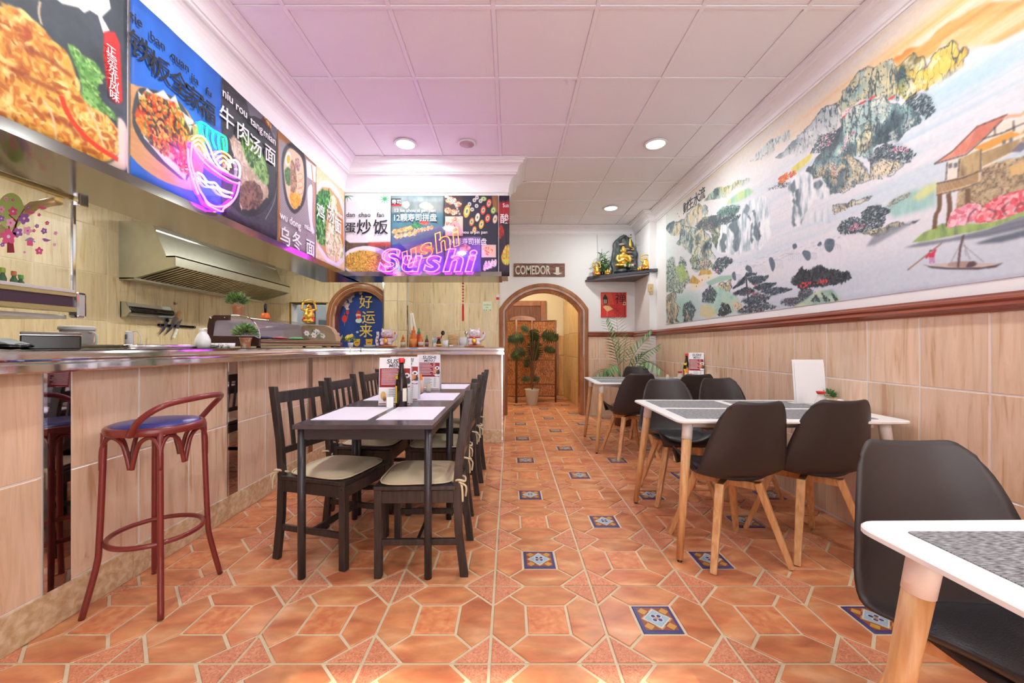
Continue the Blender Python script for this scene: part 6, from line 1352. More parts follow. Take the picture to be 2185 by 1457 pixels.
# ---- curved-glass sushi case
brownp = mat('brown_plastic', (74, 46, 40), .3); tanp = mat('tan_plastic', (186, 150, 120), .35)
sc = thing('sushi_case', 'long refrigerated sushi display case with curved glass front', 'display case', (0, 0, 0)); SY0, SY1, SXb, SXf = 2.9, 4.29, -2.23, -1.85
endp = [(SXb, WZ+.012), (SXf, WZ+.012), (SXf+.005, WZ+.07), (SXf-.01, WZ+.14), (SXf-.05, WZ+.2), (SXf-.12, WZ+.235), (SXb+.05, WZ+.242), (SXb+.012, WZ+.22), (SXb, WZ+.16)]
inner = [(SXb+.03, WZ+.09), (SXf-.03, WZ+.085), (SXf-.035, WZ+.13), (SXf-.075, WZ+.18), (SXf-.13, WZ+.2), (SXb+.06, WZ+.205), (SXb+.045, WZ+.19)]
for y0, y1 in ((SY0, SY0+.02), (SY1-.11, SY1)):
    mb = MB()
    if y0 == SY0:
        o1, i1 = spline(endp, 1, True), spline(inner, 1, True)
        # ring of the end frame: lower block, rear post, top strip
        MB().prism([endp[0], endp[1], endp[2], (SXf-.03, WZ+.085), (SXb+.03, WZ+.09), (SXb, WZ+.09)], y0, y1, 'y').build('end_panel', brownp, sc, bevel=.002)
        MB().prism([(SXb, WZ+.09), (SXb+.03, WZ+.09), (SXb+.045, WZ+.19), (SXb+.06, WZ+.205), (SXb+.16, WZ+.205), (SXb+.16, WZ+.242), (SXb+.05, WZ+.242), (SXb+.012, WZ+.22), (SXb, WZ+.16)], y0, y1, 'y').build('rear_bracket', brownp, sc, bevel=.002)
        MB().prism(inner, y0+.008, y0+.011, 'y').build('end_pane', pane, sc)
        MB().tube([(x, y0+.01, z) for x, z in spline([(SXf+.004, WZ+.07), (SXf-.01, WZ+.14), (SXf-.05, WZ+.2), (SXf-.12, WZ+.236), (SXb+.16, WZ+.24)], 5)], .004, 8).build('glass_edge_trim', chrome, sc)
        for x, z in ((SXb+.03, WZ+.22), (SXb+.13, WZ+.225)): MB().lathe([(.006, 0), (.005, .004), (.001, .005)], 10).build('screw', chrome, sc, (x, y0, z), (PI/2, 0, 0))
    else: MB().prism(endp, y0, y1, 'y').build('end_panel', tanp, sc, bevel=.004)
MB().grid(lambda u, v: (lambda p: (p[0], SY0+.02+u*(SY1-SY0-.13), p[1]))(spline([(SXf+.004, WZ+.075), (SXf-.01, WZ+.14), (SXf-.05, WZ+.2), (SXf-.12, WZ+.236), (SXb+.06, WZ+.241)], 4)[round(v*16)]), 4, 16).build('curved_pane', pane_mat('case_glass', (240, 240, 245), .16), sc)
MB().box((SXb, SY0+.02, WZ+.012), (SXf, SY1-.1, WZ+.06)).build('base', tanp, sc, bevel=.003)
for z in (.022, .044, .064): MB().box((SXf-.006, SY0+.02, WZ+z-.006), (SXf+.006, SY1-.01, WZ+z+.002)).build('front_strip', steel if z != .044 else brownp, sc, bevel=.002)
MB().box((SXb, SY0+.02, WZ+.06), (SXb+.02, SY1-.1, WZ+.235)).build('back_panel', mat('white_liner', (226, 224, 224), .4), sc)
MB().box((SXb+.02, SY0+.03, WZ+.06), (SXf-.02, SY1-.12, WZ+.068)).build('tray', steel, sc)
for x in (SXb+.04, SXf-.04):
    for y in (SY0+.06, SY1-.1): MB().lathe([(.014, 0), (.016, .003), (.012, .013)], 12, (x, y, WZ)).build('foot', black_g, sc)
for i, (y, cm, lab) in enumerate(((3.18, (60, 70, 120), 'blue printed food packet lying in the sushi case'), (3.42, (206, 60, 70), 'red printed food packet lying in the sushi case'), (3.68, (70, 190, 90), 'green leaf garnish packet lying in the sushi case'))):
    pkx = thing('food_packet', lab, 'packet', (-2.0, y, WZ+.068), .2*i, 'packets inside the sushi case'); MB().ell((0, 0, .014), (.07, .1, .0138)).build('bag', mat(f'packet_{i}', cm, .3, noise=.3, nscale=30), pkx); MB().box((-.05, -.03, .026), (.05, .03, .0285)).build('print', white_m, pkx)
fl = thing('flower_decoration', 'white and yellow cloth flowers inside the far end of the sushi case', 'flowers', (-1.97, 3.95, WZ+.068))
def blossoms(parent, spots, r, petal_m, heart_m, n=5, face=(0, -1, .3)):
    for (x, y, z) in spots:
        d = Vector(face).normalized(); a = d.orthogonal().normalized(); b_ = d.cross(a); mb = MB()
        for k in range(n):
            t = 2*PI*k/n; c_ = (a*math.cos(t)+b_*math.sin(t)); s_ = (-a*math.sin(t)+b_*math.cos(t)); mb.add([Vector((x, y, z)), Vector((x, y, z))+c_*r*.6+s_*r*.38+d*r*.25, Vector((x, y, z))+c_*r+d*r*.1, Vector((x, y, z))+c_*r*.6-s_*r*.38+d*r*.25], [(0, 1, 2, 3)], 0, True)
        mb.ell(Vector((x, y, z))+d*r*.15, r*.22, 8, 1); mb.build('blossom', [petal_m, heart_m], parent, fix=False)
blossoms(fl, [(-.03, -.08, .07), (.03, .0, .09), (.0, .09, .08), (.05, -.1, .05), (.04, .1, .05)], .032, white_m, mat('flower_yellow', (240, 200, 60), .5), 6, (.8, -.5, .3)); tuft('foliage', fl, (0, 0, .03), .06, 60, .05, .012, leafG, 9)
od = thing('oil_brush', 'orange dispenser with a tall black nozzle on the sushi case', 'dispenser', (-2.05, 3.3, 1.348)); MB().lathe([(.036, 0), (.038, .004), (.034, .03), (.026, .045), (.014, .048)], 20).build('body', mat('orange_plastic', (236, 110, 40), .35), od); MB().lathe([(.009, .045), (.011, .1), (.01, .125), (.006, .128)], 12).build('nozzle', black_g, od)
# ---- little gold figures -------------------------------------------------
def laughing_figure(label, loc, h, rz=0, red=True):
    t = thing('gold_figurine', label, 'figurine', loc, rz, 'gold figurines'); s = h/.2; mb = MB()
    for c, r in (((0, 0, .02), (.05, .042, .022)), ((0, -.006, .07), (.05, .046, .05)), ((0, -.002, .115), (.042, .034, .03)), ((0, -.006, .15), (.024, .024, .026)), ((-.028, -.02, .022), (.024, .034, .02)), ((.028, -.02, .022), (.024, .034, .02))): mb.ell(Vector(c)*s, tuple(q*s for q in r))
    for sg in (-1, 1): mb.tube([Vector(p)*s for p in ((sg*.036, 0, .12), (sg*.062, -.01, .13), (sg*.052, -.012, .178), (sg*.04, -.01, .195))], [.014*s, .012*s, .01*s, .009*s], 8)
    mb.build('body', gold, t, remesh=.0045*s)
    MB().tube([Vector(p)*s for p in spline([(-.045, -.012, .195), (-.02, -.006, .21), (.02, -.006, .212), (.045, -.012, .195)], 4)], .006*s, 8).build('garland', gold, t); MB().ell(Vector((-.05, -.012, .2))*s, .013*s, 10).build('ingot', gold, t); MB().ell(Vector((.05, -.012, .2))*s, .013*s, 10).build('ingot', gold, t)
    MB().ell(Vector((0, -.027, .147))*s, tuple(q*s for q in (.013, .006, .006)), 8).build('smile', mat('dark_gold', (150, 96, 30), .35, .8), t)
    if red:
        for sg in (-1, 1): MB().ell(Vector((sg*.038, -.03, .03))*s, tuple(q*s for q in (.018, .014, .024)), 8).build('red_sash', red_m, t)
    return t
gf = laughing_figure('gold laughing figurine with red sash on the far end of the sushi case', (-2.03, 3.98, 1.35), .215, .3)
def lotus_figure(label, loc):
    t = thing('gold_figurine', label, 'figurine', loc, 0, 'gold figurines'); MB().lathe([(.03, 0), (.045, .006), (.038, .018), (.03, .02)], 16).build('base', gold, t)
    for k in range(7):
        a = 2*PI*k/7; MB().ell((.036*math.cos(a), .036*math.sin(a), .038), (.014, .014, .026), 8).build('petal', gold, t)
    MB().lathe([(.018, .018), (.022, .04), (.014, .07), (.004, .088), (.001, .09)], 12).build('bud', gold, t); return t
# ---- flower pots at the corner of the bar
def flower_pot(label, loc, potm, petal, seed, fol=1):
    t = thing('flower_pot', label, 'flower pot', loc, 0, 'tiny flower pots at the bar corner'); MB().lathe([(.022, 0), (.024, .002), (.031, .054), (.028, .054), (.022, .01)], 18).build('pot', potm, t); tuft('foliage', t, (0, 0, .08), .04, 50, .05, .014, leafG[:2], seed)
    rr = random.Random(seed); blossoms(t, [(rr.uniform(-.04, .04), rr.uniform(-.03, .0)-.02, .09+rr.uniform(-.015, .06)) for _ in range(9)], .022, petal, mat('flower_yellow', (240, 200, 60), .5)); return t
flower_pot('tiny mauve pot of pink flowers at the bar corner', (-1.93, 4.47, WZ), mat('mauve_pot', (150, 90, 106), .5), mat('pink_petal', (240, 170, 210), .5), 11)
flower_pot('tiny white pot of yellow flowers at the bar corner', (-1.845, 4.56, WZ), white_m, mat('yellow_petal', (244, 214, 90), .5), 12)
# ---- things along the back part of the bar
pls = [MB().lathe([(.03, 0), (.055, .004), (.07, .010), (.068, .0115), (.05, .006)], 24).mesh('plate_body', porc)]
for k in range(3): p_ = thing('small_plate', ('bottom', 'middle', 'top')[k]+' white plate of the little stack on the bar corner', 'plate', (-1.68, 4.72, WZ+.0075*k), 0, 'stacked white plates'); link('body', pls[0], p_); MB().tube([(.0695*math.cos(2*PI*i/24), .0695*math.sin(2*PI*i/24), .011) for i in range(24)], .0014, 6, closed=True).build('rim', porc, p_)
catw = mat('cat_glaze', (240, 228, 232), .15, coat=.6); pinkm = mat('ear_pink', (236, 150, 150), .4)
def lucky_cat(label, loc, arm):
    t = thing('beckoning_cat', label, 'figurine', loc, 0, 'white beckoning cats'); mb = MB()
    for c, r in (((0, 0, .055), (.062, .05, .052)), ((0, -.004, .125), (.06, .05, .05)), ((-.036, -.036, .022), (.024, .026, .02)), ((.036, -.036, .022), (.024, .026, .02)), ((arm*-.045, -.036, .06), (.018, .02, .02))): mb.ell(c, r)
    for sg in (-1, 1): mb.tube([(sg*.036, 0, .155), (sg*.044, -.004, .176), (sg*.047, -.005, .188)], [.017, .01, .003], 8)
    mb.tube([(arm*.05, -.015, .06), (arm*.082, -.02, .075), (arm*.09, -.022, .115), (arm*.086, -.022, .145)], [.02, .018, .019, .014], 8); mb.build('body', catw, t, remesh=.0045)
    MB().tube([(.05*math.cos(a), .043*math.sin(a), .088) for a in [2*PI*i/24 for i in range(24)]], .006, 8, closed=True).build('collar', red_m, t); MB().ell((0, -.048, .082), .011, 10).build('bell', gold, t); MB().ell((0, -.05, .05), (.024, .012, .03)).build('gold_coin', gold, t)
    for sg in (-1, 1):
        MB().ell((sg*.041, -.006, .174), (.006, .004, .009), 8).build('inner_ear', pinkm, t); MB().tube(spline([(sg*.03, -.045, .13), (sg*.021, -.05, .136), (sg*.012, -.052, .13)], 4), .0018, 6).build('eye', black_g, t); MB().ell((sg*.032, -.047, .11), (.009, .004, .006), 8).build('cheek', mat('cheek_pink', (246, 170, 180), .5), t)
    MB().ell((0, -.054, .12), (.005, .003, .003), 8).build('nose', red_m, t); MB().ell((arm*.088, -.036, .13), (.008, .004, .018), 8).build('paw_pad', mat('paw_red', (230, 90, 90), .4), t); return t
cush = MB().lathe([(.06, 0), (.112, .003), (.118, .009), (.112, .015), (.06, .018), (.001, .019)], 24).mesh('cushion_pad', red_m)
for x, ar, w in ((-1.46, 1, 'left'), (-.42, 1, 'right')):
    t = thing('red_cushion', f'round red cushion under the {w} beckoning cat', 'cushion', (x, 4.68, WZ), 0, 'cushions of the cats'); link('pad', cush, t); MB().tube([(.115*math.cos(2*PI*i/24), .115*math.sin(2*PI*i/24), .009) for i in range(24)], .003, 6, closed=True).build('gold_piping', gold, t)
    lucky_cat(f'white beckoning cat figurine, {w} of the two on the bar', (x, 4.68, WZ+.018), ar).scale = (1.22, 1.22, 1.12)
cup2 = thing('paper_talisman', 'printed white strip held by the left beckoning cat', 'ornament', (-1.565, 4.66, WZ+.018)); MB().tube(spline([(0, 0, 0), (-.012, 0, .06), (.002, 0, .12), (.0, 0, .165)], 5), [.016]*16, 8).build('strip', white_m, cup2)
for z in (.04, .08, .12): MB().ell((.0, -.0145, z), (.009, .004, .01), 8).build('red_print', red_m, cup2)
orange_s = mat('orange_sauce', (238, 120, 36), .3); orange_c = mat('orange_cap', (246, 120, 30), .35); amber = mat('amber_sauce', (214, 150, 90), .3)
def squeeze(label, loc, h, r, bm, cm, nozzle=True, lm=None):
    return bottle('sauce_bottle', label, 'bottle', loc, [(r*.95, 0), (r, .004), (r, h*.45), (r*.8, h*.58), (r*.45, h*.68), (r*.45, h*.72)], bm, [(r*.6, h*.70), (r*.62, h*.72), (r*.58, h*.80), (r*.3, h*.84), (r*.22, h*.97), (r*.1, h)], cm, (r+.0003, h*.12, h*.4, lm) if lm else None, 'sauce bottles')
pale_lab = mat('pale_label', (236, 226, 210), .5); gcap = mat('green_cap', (60, 150, 80), .4)
squeeze('pale orange squeeze bottle, leftmost in the row on the bar', at(860, 0, 4.72).to_2d().to_3d()+Vector((0, 0, WZ)), .15, .03, amber, orange_c, lm=pale_lab)
squeeze('pale orange squeeze bottle tucked second in the row on the bar', Vector((-1.205, 4.80, WZ)), .15, .03, amber, orange_c)
squeeze('tallest orange squeeze bottle on the bar', Vector((-1.15, 4.70, WZ)), .25, .038, orange_s, orange_c, lm=mat('orange_label', (250, 170, 90), .5))
squeeze('tall bottle with green cap behind the tallest orange bottle', Vector((-1.11, 4.80, WZ)), .235, .034, mat('red_sauce', (190, 80, 50), .3), gcap)
squeeze('middle-height orange squeeze bottle on the bar', Vector((-1.065, 4.70, WZ)), .16, .031, orange_s, orange_c, lm=pale_lab)
squeeze('slim brown sauce bottle with green cap on the bar', Vector((-1.0, 4.74, WZ)), .15, .022, mat('brown_sauce', (96, 54, 50), .2), gcap, lm=mat('mauve_label', (180, 140, 150), .5))
cloudy = mat('cloudy_glass', (216, 226, 222), .15, alpha=.6)
def tub(name, label, x, y, r, h, m, cat='tub', grp='white tubs on the bar'):
    t = thing(name, label, cat, (x, y, WZ), 0, grp); MB().lathe([(r*.85, 0), (r*.88, .003), (r, h), (r*.94, h), (r*.82, .006)], 20).build('body', m, t); MB().tube([(r*math.cos(2*PI*i/20), r*math.sin(2*PI*i/20), h) for i in range(20)], .003, 6, closed=True).build('rim', m, t); return t
tub('utensil_tub', 'wide cloudy tub behind the slim sauce bottle', -.92, 4.92, .06, .125, cloudy); tub('utensil_tub', 'small white cup beside the soy bottle on the bar', -.895, 4.70, .026, .05, white_m); tub('utensil_tub', 'white square-looking cup just right of the soy bottle', -.775, 4.74, .034, .085, white_m); tub('utensil_tub', 'white tub in the middle of the bar, holding spoons', -.585, 4.90, .052, .125, white_m); tub('utensil_tub', 'white tub next to the right cat, holding a wooden spoon', -.485, 4.95, .052, .125, cloudy)
soyd = mat('soy_dark', (40, 22, 22), .1)
bottle('soy_bottle', 'small dark soy bottle with red cap on the bar', 'bottle', (-.845, 4.68, WZ), [(.028, 0), (.03, .004), (.028, .05), (.016, .085), (.014, .1)], soyd, [(.02, .098), (.021, .102), (.017, .118), (.015, .12)], red_m, (.0302, .012, .04, gold), 'soy bottles')
bs = thing('chopstick_basket', 'pale wooden block of chopsticks wrapped in paper on the bar', 'basket', (-.70, 4.86, WZ)); MB().lathe([(.058, 0), (.062, .01), (.06, .06), (.066, .13), (.06, .15), (.03, .168), (.005, .17)], 18, sy=.8).build('bundle', ramp_mat('paper_wrap', [(.3, (196, 156, 106)), (.6, (222, 186, 140))], .7, (2, 2, 14), 6, 3), bs)
for z in (.05, .1): MB().tube([(.0635*math.cos(2*PI*i/18), .0635*.8*math.sin(2*PI*i/18), z) for i in range(18)], .003, 6, closed=True).build('band', beech, bs)
for x, y, hh, m, lab, rn in ((-.56, 4.90, .19, steel, 'steel serving spoon leaning in the middle white tub', .1), (-.47, 4.95, .2, beech, 'wooden spoon standing in the tub by the right cat', -.1), (-.90, 4.92, .2, black_g, 'black-handled tongs leaning in the wide cloudy tub', .35)):
    s_ = thing('serving_spoon', lab, 'utensil', (x, y, WZ+.008), 0, 'utensils on the bar'); top = Vector((math.sin(rn)*hh, 0, math.cos(rn)*hh)); MB().tube([(0, 0, 0), top*.8], .005, 8).build('handle', m, s_); MB().ell(top*.9, (.024, .01, .03), 12).build('bowl', m, s_)
st2 = thing('steel_tray', 'small steel tray under the tubs on the back bar', 'tray', (-.56, 4.76, WZ)); MB().prism(rounded(.36, .1, .01), 0, .018).build('body', steel, st2, bevel=.003); MB().tube([(x, y, .018) for x, y in rounded(.36, .1, .01)], .003, 6, closed=True).build('rim', chrome, st2)
cbd = thing('cutting_board', 'thin pale board under the sauce bottles on the bar', 'board', (-.97, 4.71, WZ-.0)); MB().prism(rounded(.52, .12, .01), 0, .0).build('plank', beech, cbd) if False else MB().prism(rounded(.3, .05, .01), 0, .008).build('plank', beech, cbd, (.1, -.14, 0)); MB().lathe([(.006, .008), (.006, .0084), (.004, .0085)], 10).build('hole', black_g, cbd, (.235, -.14, 0))
# towel on its hook at the column
tw = thing('kitchen_towel', 'white towel hanging from a hook beside the column', 'towel', (-1.50, 6.02, 1.62)); MB().grid(lambda u, v: (.05*(u-.5)*(1+1.3*(1-v))+.03*(1-v), .02*math.sin(u*14)*(.3+.7*(1-v))-.02, -.32+v*.32), 14, 10).build('cloth', mat('towel', (236, 232, 222), .9), tw, solid=.006); MB().tube([(0, .03, .0), (0, -.03, .005), (0, -.035, .03)], .006, 8).build('hook', white_m, tw)
# red bead tassel hanging from the bulkhead
ts = thing('bead_tassel', 'red bead string with tassel hanging under the bulkhead', 'tassel', (-.524, 4.4, BB-.022)); MB().tube([(0, 0, 0), (0, 0, -.27)], .0018, 6).build('cord', red_m, ts)
for k in range(7): MB().ell((0, 0, -.045-k*.033), .0105, 12).build('bead', red_m, ts)
MB().lathe([(.004, -.27), (.009, -.285), (.011, -.32), (.010, -.46), (.006, -.465)], 12).build('tassel', mat('tassel_red', (206, 20, 26), .7), ts)
# notices on the tiles behind the bar
nw = thing('wall_notice', 'small green and white notice on the tiles by the arch', 'notice', (-.44, BY-.0095, 1.69)); MB().box((0, 0, 0), (.145, .001, .15)).build('sheet', mat('notice_sheet', (226, 236, 214), .6), nw); letters('lettering', 'GORILA', mat('green_print', (90, 160, 80), .6), nw, (.012, -.0005, .085), UB, UP, .034); letters('lettering', 'ideas', mat('green_print', (90, 160, 80), .6), nw, (.045, -.0005, .05), UB, UP, .024)
for x, c_ in ((.02, (120, 180, 220)), (.06, (150, 196, 90)), (.1, (230, 210, 90)), (.125, (120, 190, 120))): MB().prism(arc(x, .012, .012, 0, 2*PI, 10)[:-1], -.001, 0, 'y').build('dot_print', mat(f'dot_{c_[0]}', c_, .6), nw)
ex = thing('alarm_point', 'small red and white sticker on the tiles by the arch', 'sticker', (-.225, BY-.0095, 1.86)); MB().prism(rounded(.055, .09, .012, 3, .0275, .05), 0, .001, 'y').build('sheet', paper_m, ex); MB().box((.004, -.001, .008), (.051, .0, .05)).build('red_print', red_m, ex)
# ---- blue curtain in the kitchen arch
CYP = BY+.15
c = Canvas(330, 520, (34, 66, 150), lambda x, y: (((x-VX)*CYP/FPX+2.87)/.90, (EYE+(VY-y)*CYP/FPX-.95)/1.12)); c.a *= (.75+.5*c.noise(4, 3, 3))[..., None]
for x, y, r in ((250, 360, 42), (290, 290, 30), (320, 260, 26), (410, 225, 30), (265, 410, 12), (300, 325, 14)): c.dabs(z6([(x-r, y), (x, y-r), (x+r, y), (x, y+r)]), int(r), 5, [(236, 226, 224), (226, 190, 190), (200, 190, 200)], .95, x)
for x, y, w, h in ((234, 520, 30, 42), (268, 450, 18, 24)): c.ell(*z6([(x, y)])[0], w/5.2, h/5.2, (214, 50, 60)); c.stroke(z6([(x, y-h-25), (x, y-h)]), 2, (230, 180, 80), 1, .7, 0); c.stroke(z6([(x, y+h), (x, y+h+40)]), 2, (230, 180, 80), 1, .7, 0)
c.ell(*z6([(390, 480)])[0], 5.5, 6, (236, 200, 170)); c.poly(z6([(362, 465), (385, 425), (415, 440), (418, 470)]), (206, 50, 50)); c.ell(*z6([(392, 508)])[0], 5, 4, (214, 60, 60)); c.ell(*z6([(393, 545)])[0], 7, 4.4, (206, 226, 224)); c.ell(*z6([(378, 540)])[0], 4, 4, (206, 226, 224)); c.ell(*z6([(408, 535)])[0], 4, 4, (206, 226, 224))
for x in (372, 508): c.ell(*z6([(x, 785)])[0], 7, 8, (226, 176, 60)); c.ell(*z6([(x-26, 755)])[0], 2.6, 2.6, (226, 176, 60)); c.ell(*z6([(x+26, 755)])[0], 2.6, 2.6, (226, 176, 60)); c.ell(*z6([(x-10, 785)])[0], 1.2, 1.4, (50, 40, 40)); c.ell(*z6([(x+10, 785)])[0], 1.2, 1.4, (50, 40, 40))
for x, y in ((378, 668), (465, 715), (502, 662)): c.ell(*z6([(x, y)])[0], 3, 2.2, (200, 220, 226))
ct = thing('door_curtain', 'blue door curtain with gold characters hanging in the kitchen arch', 'curtain', (0, 0, 0)); cmx = print_mat('curtain_print', c, .7)
cloth('cloth', (-2.87, CYP, .95), UB, UP, .90, 1.12, cmx, 30, 8, .006, .002, ct, 5); MB().tube([(-2.9, CYP-.01, 2.03), (-1.95, CYP-.01, 2.03)], .01, 10).build('curtain_rod', chrome, ct)
for t_, x, y, s_ in (('好', 395, 390, .23), ('运', 425, 560, .23), ('来', 395, 710, .23)): p_ = at(*z6([(x, y)])[0], CYP-.016); letters('gold_character', t_, gold_ink, ct, p_, UB, UP, s_, .008)
# ================================================================== THINGS ON THE TABLES
DZ, TZ = .7452, .7355
maroon_p, grey_p, tan_p = mat('menu_maroon', (158, 40, 44), .5), mat('menu_grey_ink', (70, 66, 74), .6), mat('menu_tan', (226, 180, 110), .6)
def menu_card(label, loc, rz, w=.2, h=.3):
    """folded card: printed front, plain back leaf behind it"""
    t = thing('menu_card', label, 'menu', loc, rz, 'folded sushi menu cards'); a = .10
    f = MB().add([(-w/2, 0, 0), (w/2, 0, 0), (w/2, a*h, h), (-w/2, a*h, h), (-w/2, .0015, 0), (w/2, .0015, 0), (w/2, a*h+.0015, h), (-w/2, a*h+.0015, h)], [(0,1,2,3),(5,4,7,6),(4,5,1,0),(3,2,6,7),(0,3,7,4),(1,5,6,2)]).build('front_leaf', paper_m, t)
    MB().add([(-w/2, .075, 0), (w/2, .075, 0), (w/2, a*h+.002, h), (-w/2, a*h+.002, h), (-w/2, .0765, 0), (w/2, .0765, 0), (w/2, a*h+.0035, h), (-w/2, a*h+.0035, h)], [(0,1,2,3),(5,4,7,6),(4,5,1,0),(3,2,6,7),(0,3,7,4),(1,5,6,2)]).build('back_leaf', paper_m, t)
    V_ = Vector((0, a, 1)).normalized(); N_ = Vector((1, 0, 0)).cross(V_); k = (1+a*a)**.5
    def q(name, x0, x1, z0, z1, m, lift=.0006):
        P = [Vector((x, 0, 0))+V_*(z*k)+N_*-0 for x, z in ((x0, z0), (x1, z0), (x1, z1), (x0, z1))]; n = V_.cross(Vector((1, 0, 0))).normalized()
        n = -n if n.y > 0 else n
        MB().add([p+n*lift for p in P], [(0, 1, 2, 3)]).build(name, m, t, fix=False)
    n = Vector((0, -1, a)).normalized()
    q('red_panel', -w/2+.004, w/2-.004, h*.37, h*.77, maroon_p); q('foot_stripe', -w/2+.004, w/2-.004, h*.015, h*.035, maroon_p)
    o = Vector((-w*.27, 0, 0))+V_*(h*.875*k)+n*.0012; letters('title', 'SUSHI', grey_p, t, o, (1, 0, 0), V_, .04, .012, .1, .0003, width=w*.58)
    o = Vector((-w*.2, 0, 0))+V_*(h*.79*k)+n*.0012; letters('title', 'MENU', grey_p, t, o, (1, 0, 0), V_, .032, .008, .1, .0003, width=w*.46)
    for i in range(8):
        z = h*(.735-.042*i); q('menu_line', -w*.42, -w*.42+w*(.5+.12*((i*7) % 3)/2), z-.0022, z+.0022, paper_m, .0011); q('price', w*.2, w*.29, z-.0022, z+.0022, paper_m, .0011)
    for i in range(7): z = h*(.33-.038*i); q('menu_line', -w*.18, w*.1+w*.06*(i % 2), z-.0014, z+.0014, grey_p); q('price', w*.24, w*.33, z-.0014, z+.0014, grey_p)
    def blob(name, x, z, rx, rz_, m, l=.0014):
        c0 = Vector((x, 0, 0))+V_*(z*k)+n*l; MB().add([c0+Vector((1, 0, 0))*rx*math.cos(tt)+V_*rz_*math.sin(tt) for tt in [2*PI*i/14 for i in range(14)]], [tuple(range(14))]).build(name, m, t, fix=False)
    blob('sushi_print', w*.38, h*.62, .02, .016, paper_m); blob('sushi_print', w*.38, h*.62, .009, .007, grey_p, .0018); blob('sushi_print', w*.33, h*.53, .018, .02, mat('menu_salmon', (236, 150, 100), .6)); blob('sushi_print', w*.42, h*.5, .016, .02, grey_p); blob('sushi_print', w*.38, h*.42, .022, .012, paper_m); blob('roll_print', -w*.35, h*.2, .018, .026, tan_p); blob('roll_print', -w*.3, h*.13, .012, .016, mat('menu_brown', (150, 96, 70), .6))
    return t
menu_card('sushi menu card on the nearest black table, just behind the soy bottle', (-.735, 2.50, DZ), .04); menu_card('sushi menu card standing second, half hidden by the soy bottle', (-.735, 2.715, DZ), -.04); menu_card('sushi menu card on the second black table, next to the orange bottle', (-.70, 3.36, DZ), -.06); menu_card('slanted sushi menu card on the far white table beside the wall', (2.035, 4.30, TZ), -.5, .15, .31)
def soy_tall(label, loc):
    t = bottle('soy_bottle', label, 'bottle', loc, [(.033, 0), (.036, .004), (.036, .135), (.033, .165), (.022, .2), (.0145, .235), (.013, .275)], soyd, [(.0165, .272), (.0168, .275), (.0168, .298), (.015, .3)], red_m, None, 'soy bottles', n=24)
    def lab(name, a0, a1, z0, z1, m, r=.0365):
        MB().grid(lambda u, v: (r*math.cos(a0+(a1-a0)*u), r*math.sin(a0+(a1-a0)*u), z0+(z1-z0)*v), 8, 1).build(name, m, t, fix=False)
    t.rotation_euler = (0, 0, 0); lab('yellow_label', -2.95, -2.1, .025, .13, mat('label_yellow', (240, 206, 30), .5)); lab('pink_label_band', -2.95, -2.6, .05, .11, mat('label_pink', (214, 50, 110), .5), .0368); lab('pale_label', -1.1, -.3, .035, .115, pale_lab); lab('neck_label', -2.8, -2.0, .172, .196, mat('label_yellow', (240, 206, 30), .5), .0345); return t
soy_tall('tall dark soy bottle with red cap on the nearest black table', (-.672, 2.44, DZ)); soy_tall('tall dark soy bottle with red cap on the far white table', (1.975, 4.40, TZ))
def cube_holder(name, label, loc, w, h, m, cat, grp):
    t = thing(name, label, cat, loc, .35, grp); MB().prism(rounded(w, w, .004, 3), 0, h).build('body', m, t, bevel=.002); MB().prism(rounded(w*.7, w*.7, .003, 3), h, h+.0015).build('lid', m, t)
    for x, y in ((0, 0), (-.006, 0), (.006, 0)): MB().lathe([(.0012, h+.0015), (.0012, h+.0019), (.0004, h+.002)], 6, (x, y, 0)).build('hole', black_g, t)
    return t
cube_holder('salt_shaker', 'white block-shaped salt shaker before the menu on the nearest black table', (-.735, 2.41, DZ), .042, .062, white_p, 'shaker', 'white salt shakers'); cube_holder('salt_shaker', 'white salt shaker beside the little plant on the middle white table', (2.06, 2.455, TZ), .028, .05, white_p, 'shaker', 'white salt shakers')
pick = ramp_mat('toothpick_wood', [(.3, (206, 170, 126)), (.7, (230, 200, 160))], .6, (6, 6, 1), 30, 3)
def pick_holder(label, loc):
    t = thing('toothpick_holder', label, 'toothpick holder', loc, 0, 'toothpick holders'); MB().lathe([(.017, 0), (.018, .002), (.018, .05), (.0165, .05), (.016, .004)], 18).build('jar', mat('clear_plastic', (240, 236, 226), .1, alpha=.45), t)
    for k in range(26): a, r = R.uniform(0, 6.3), .013*R.random()**.5; MB().tube([(r*math.cos(a), r*math.sin(a), .005), (r*1.05*math.cos(a), r*1.05*math.sin(a), .064+R.uniform(-.003, .003))], .0011, 4).build('toothpick', pick, t)
    return t
pick_holder('toothpick jar on the second black table beside the menu', (-.665, 3.22, DZ)); pick_holder('toothpick jar on the far white table', (1.77, 4.42, TZ)); pick_holder('toothpick jar on the middle white table before the little plant', (1.985, 2.405, TZ))
clearp = mat('clear_bottle', (244, 236, 226), .08, alpha=.4)
def small_squeeze(label, loc):
    return bottle('sauce_bottle', label, 'bottle', loc, [(.021, 0), (.023, .003), (.023, .07), (.018, .088), (.01, .1), (.0095, .105)], clearp, [(.0135, .102), (.014, .104), (.0135, .122), (.009, .126), (.0085, .146), (.005, .152)], orange_c, None, 'sauce bottles', ([(.0215, .002), (.0222, .06), (.001, .06)], orange_s))
small_squeeze('small squeeze bottle of orange sauce on the second black table', (-.715, 3.16, DZ)); small_squeeze('small squeeze bottle of orange sauce on the far white table', (1.915, 4.25, TZ))
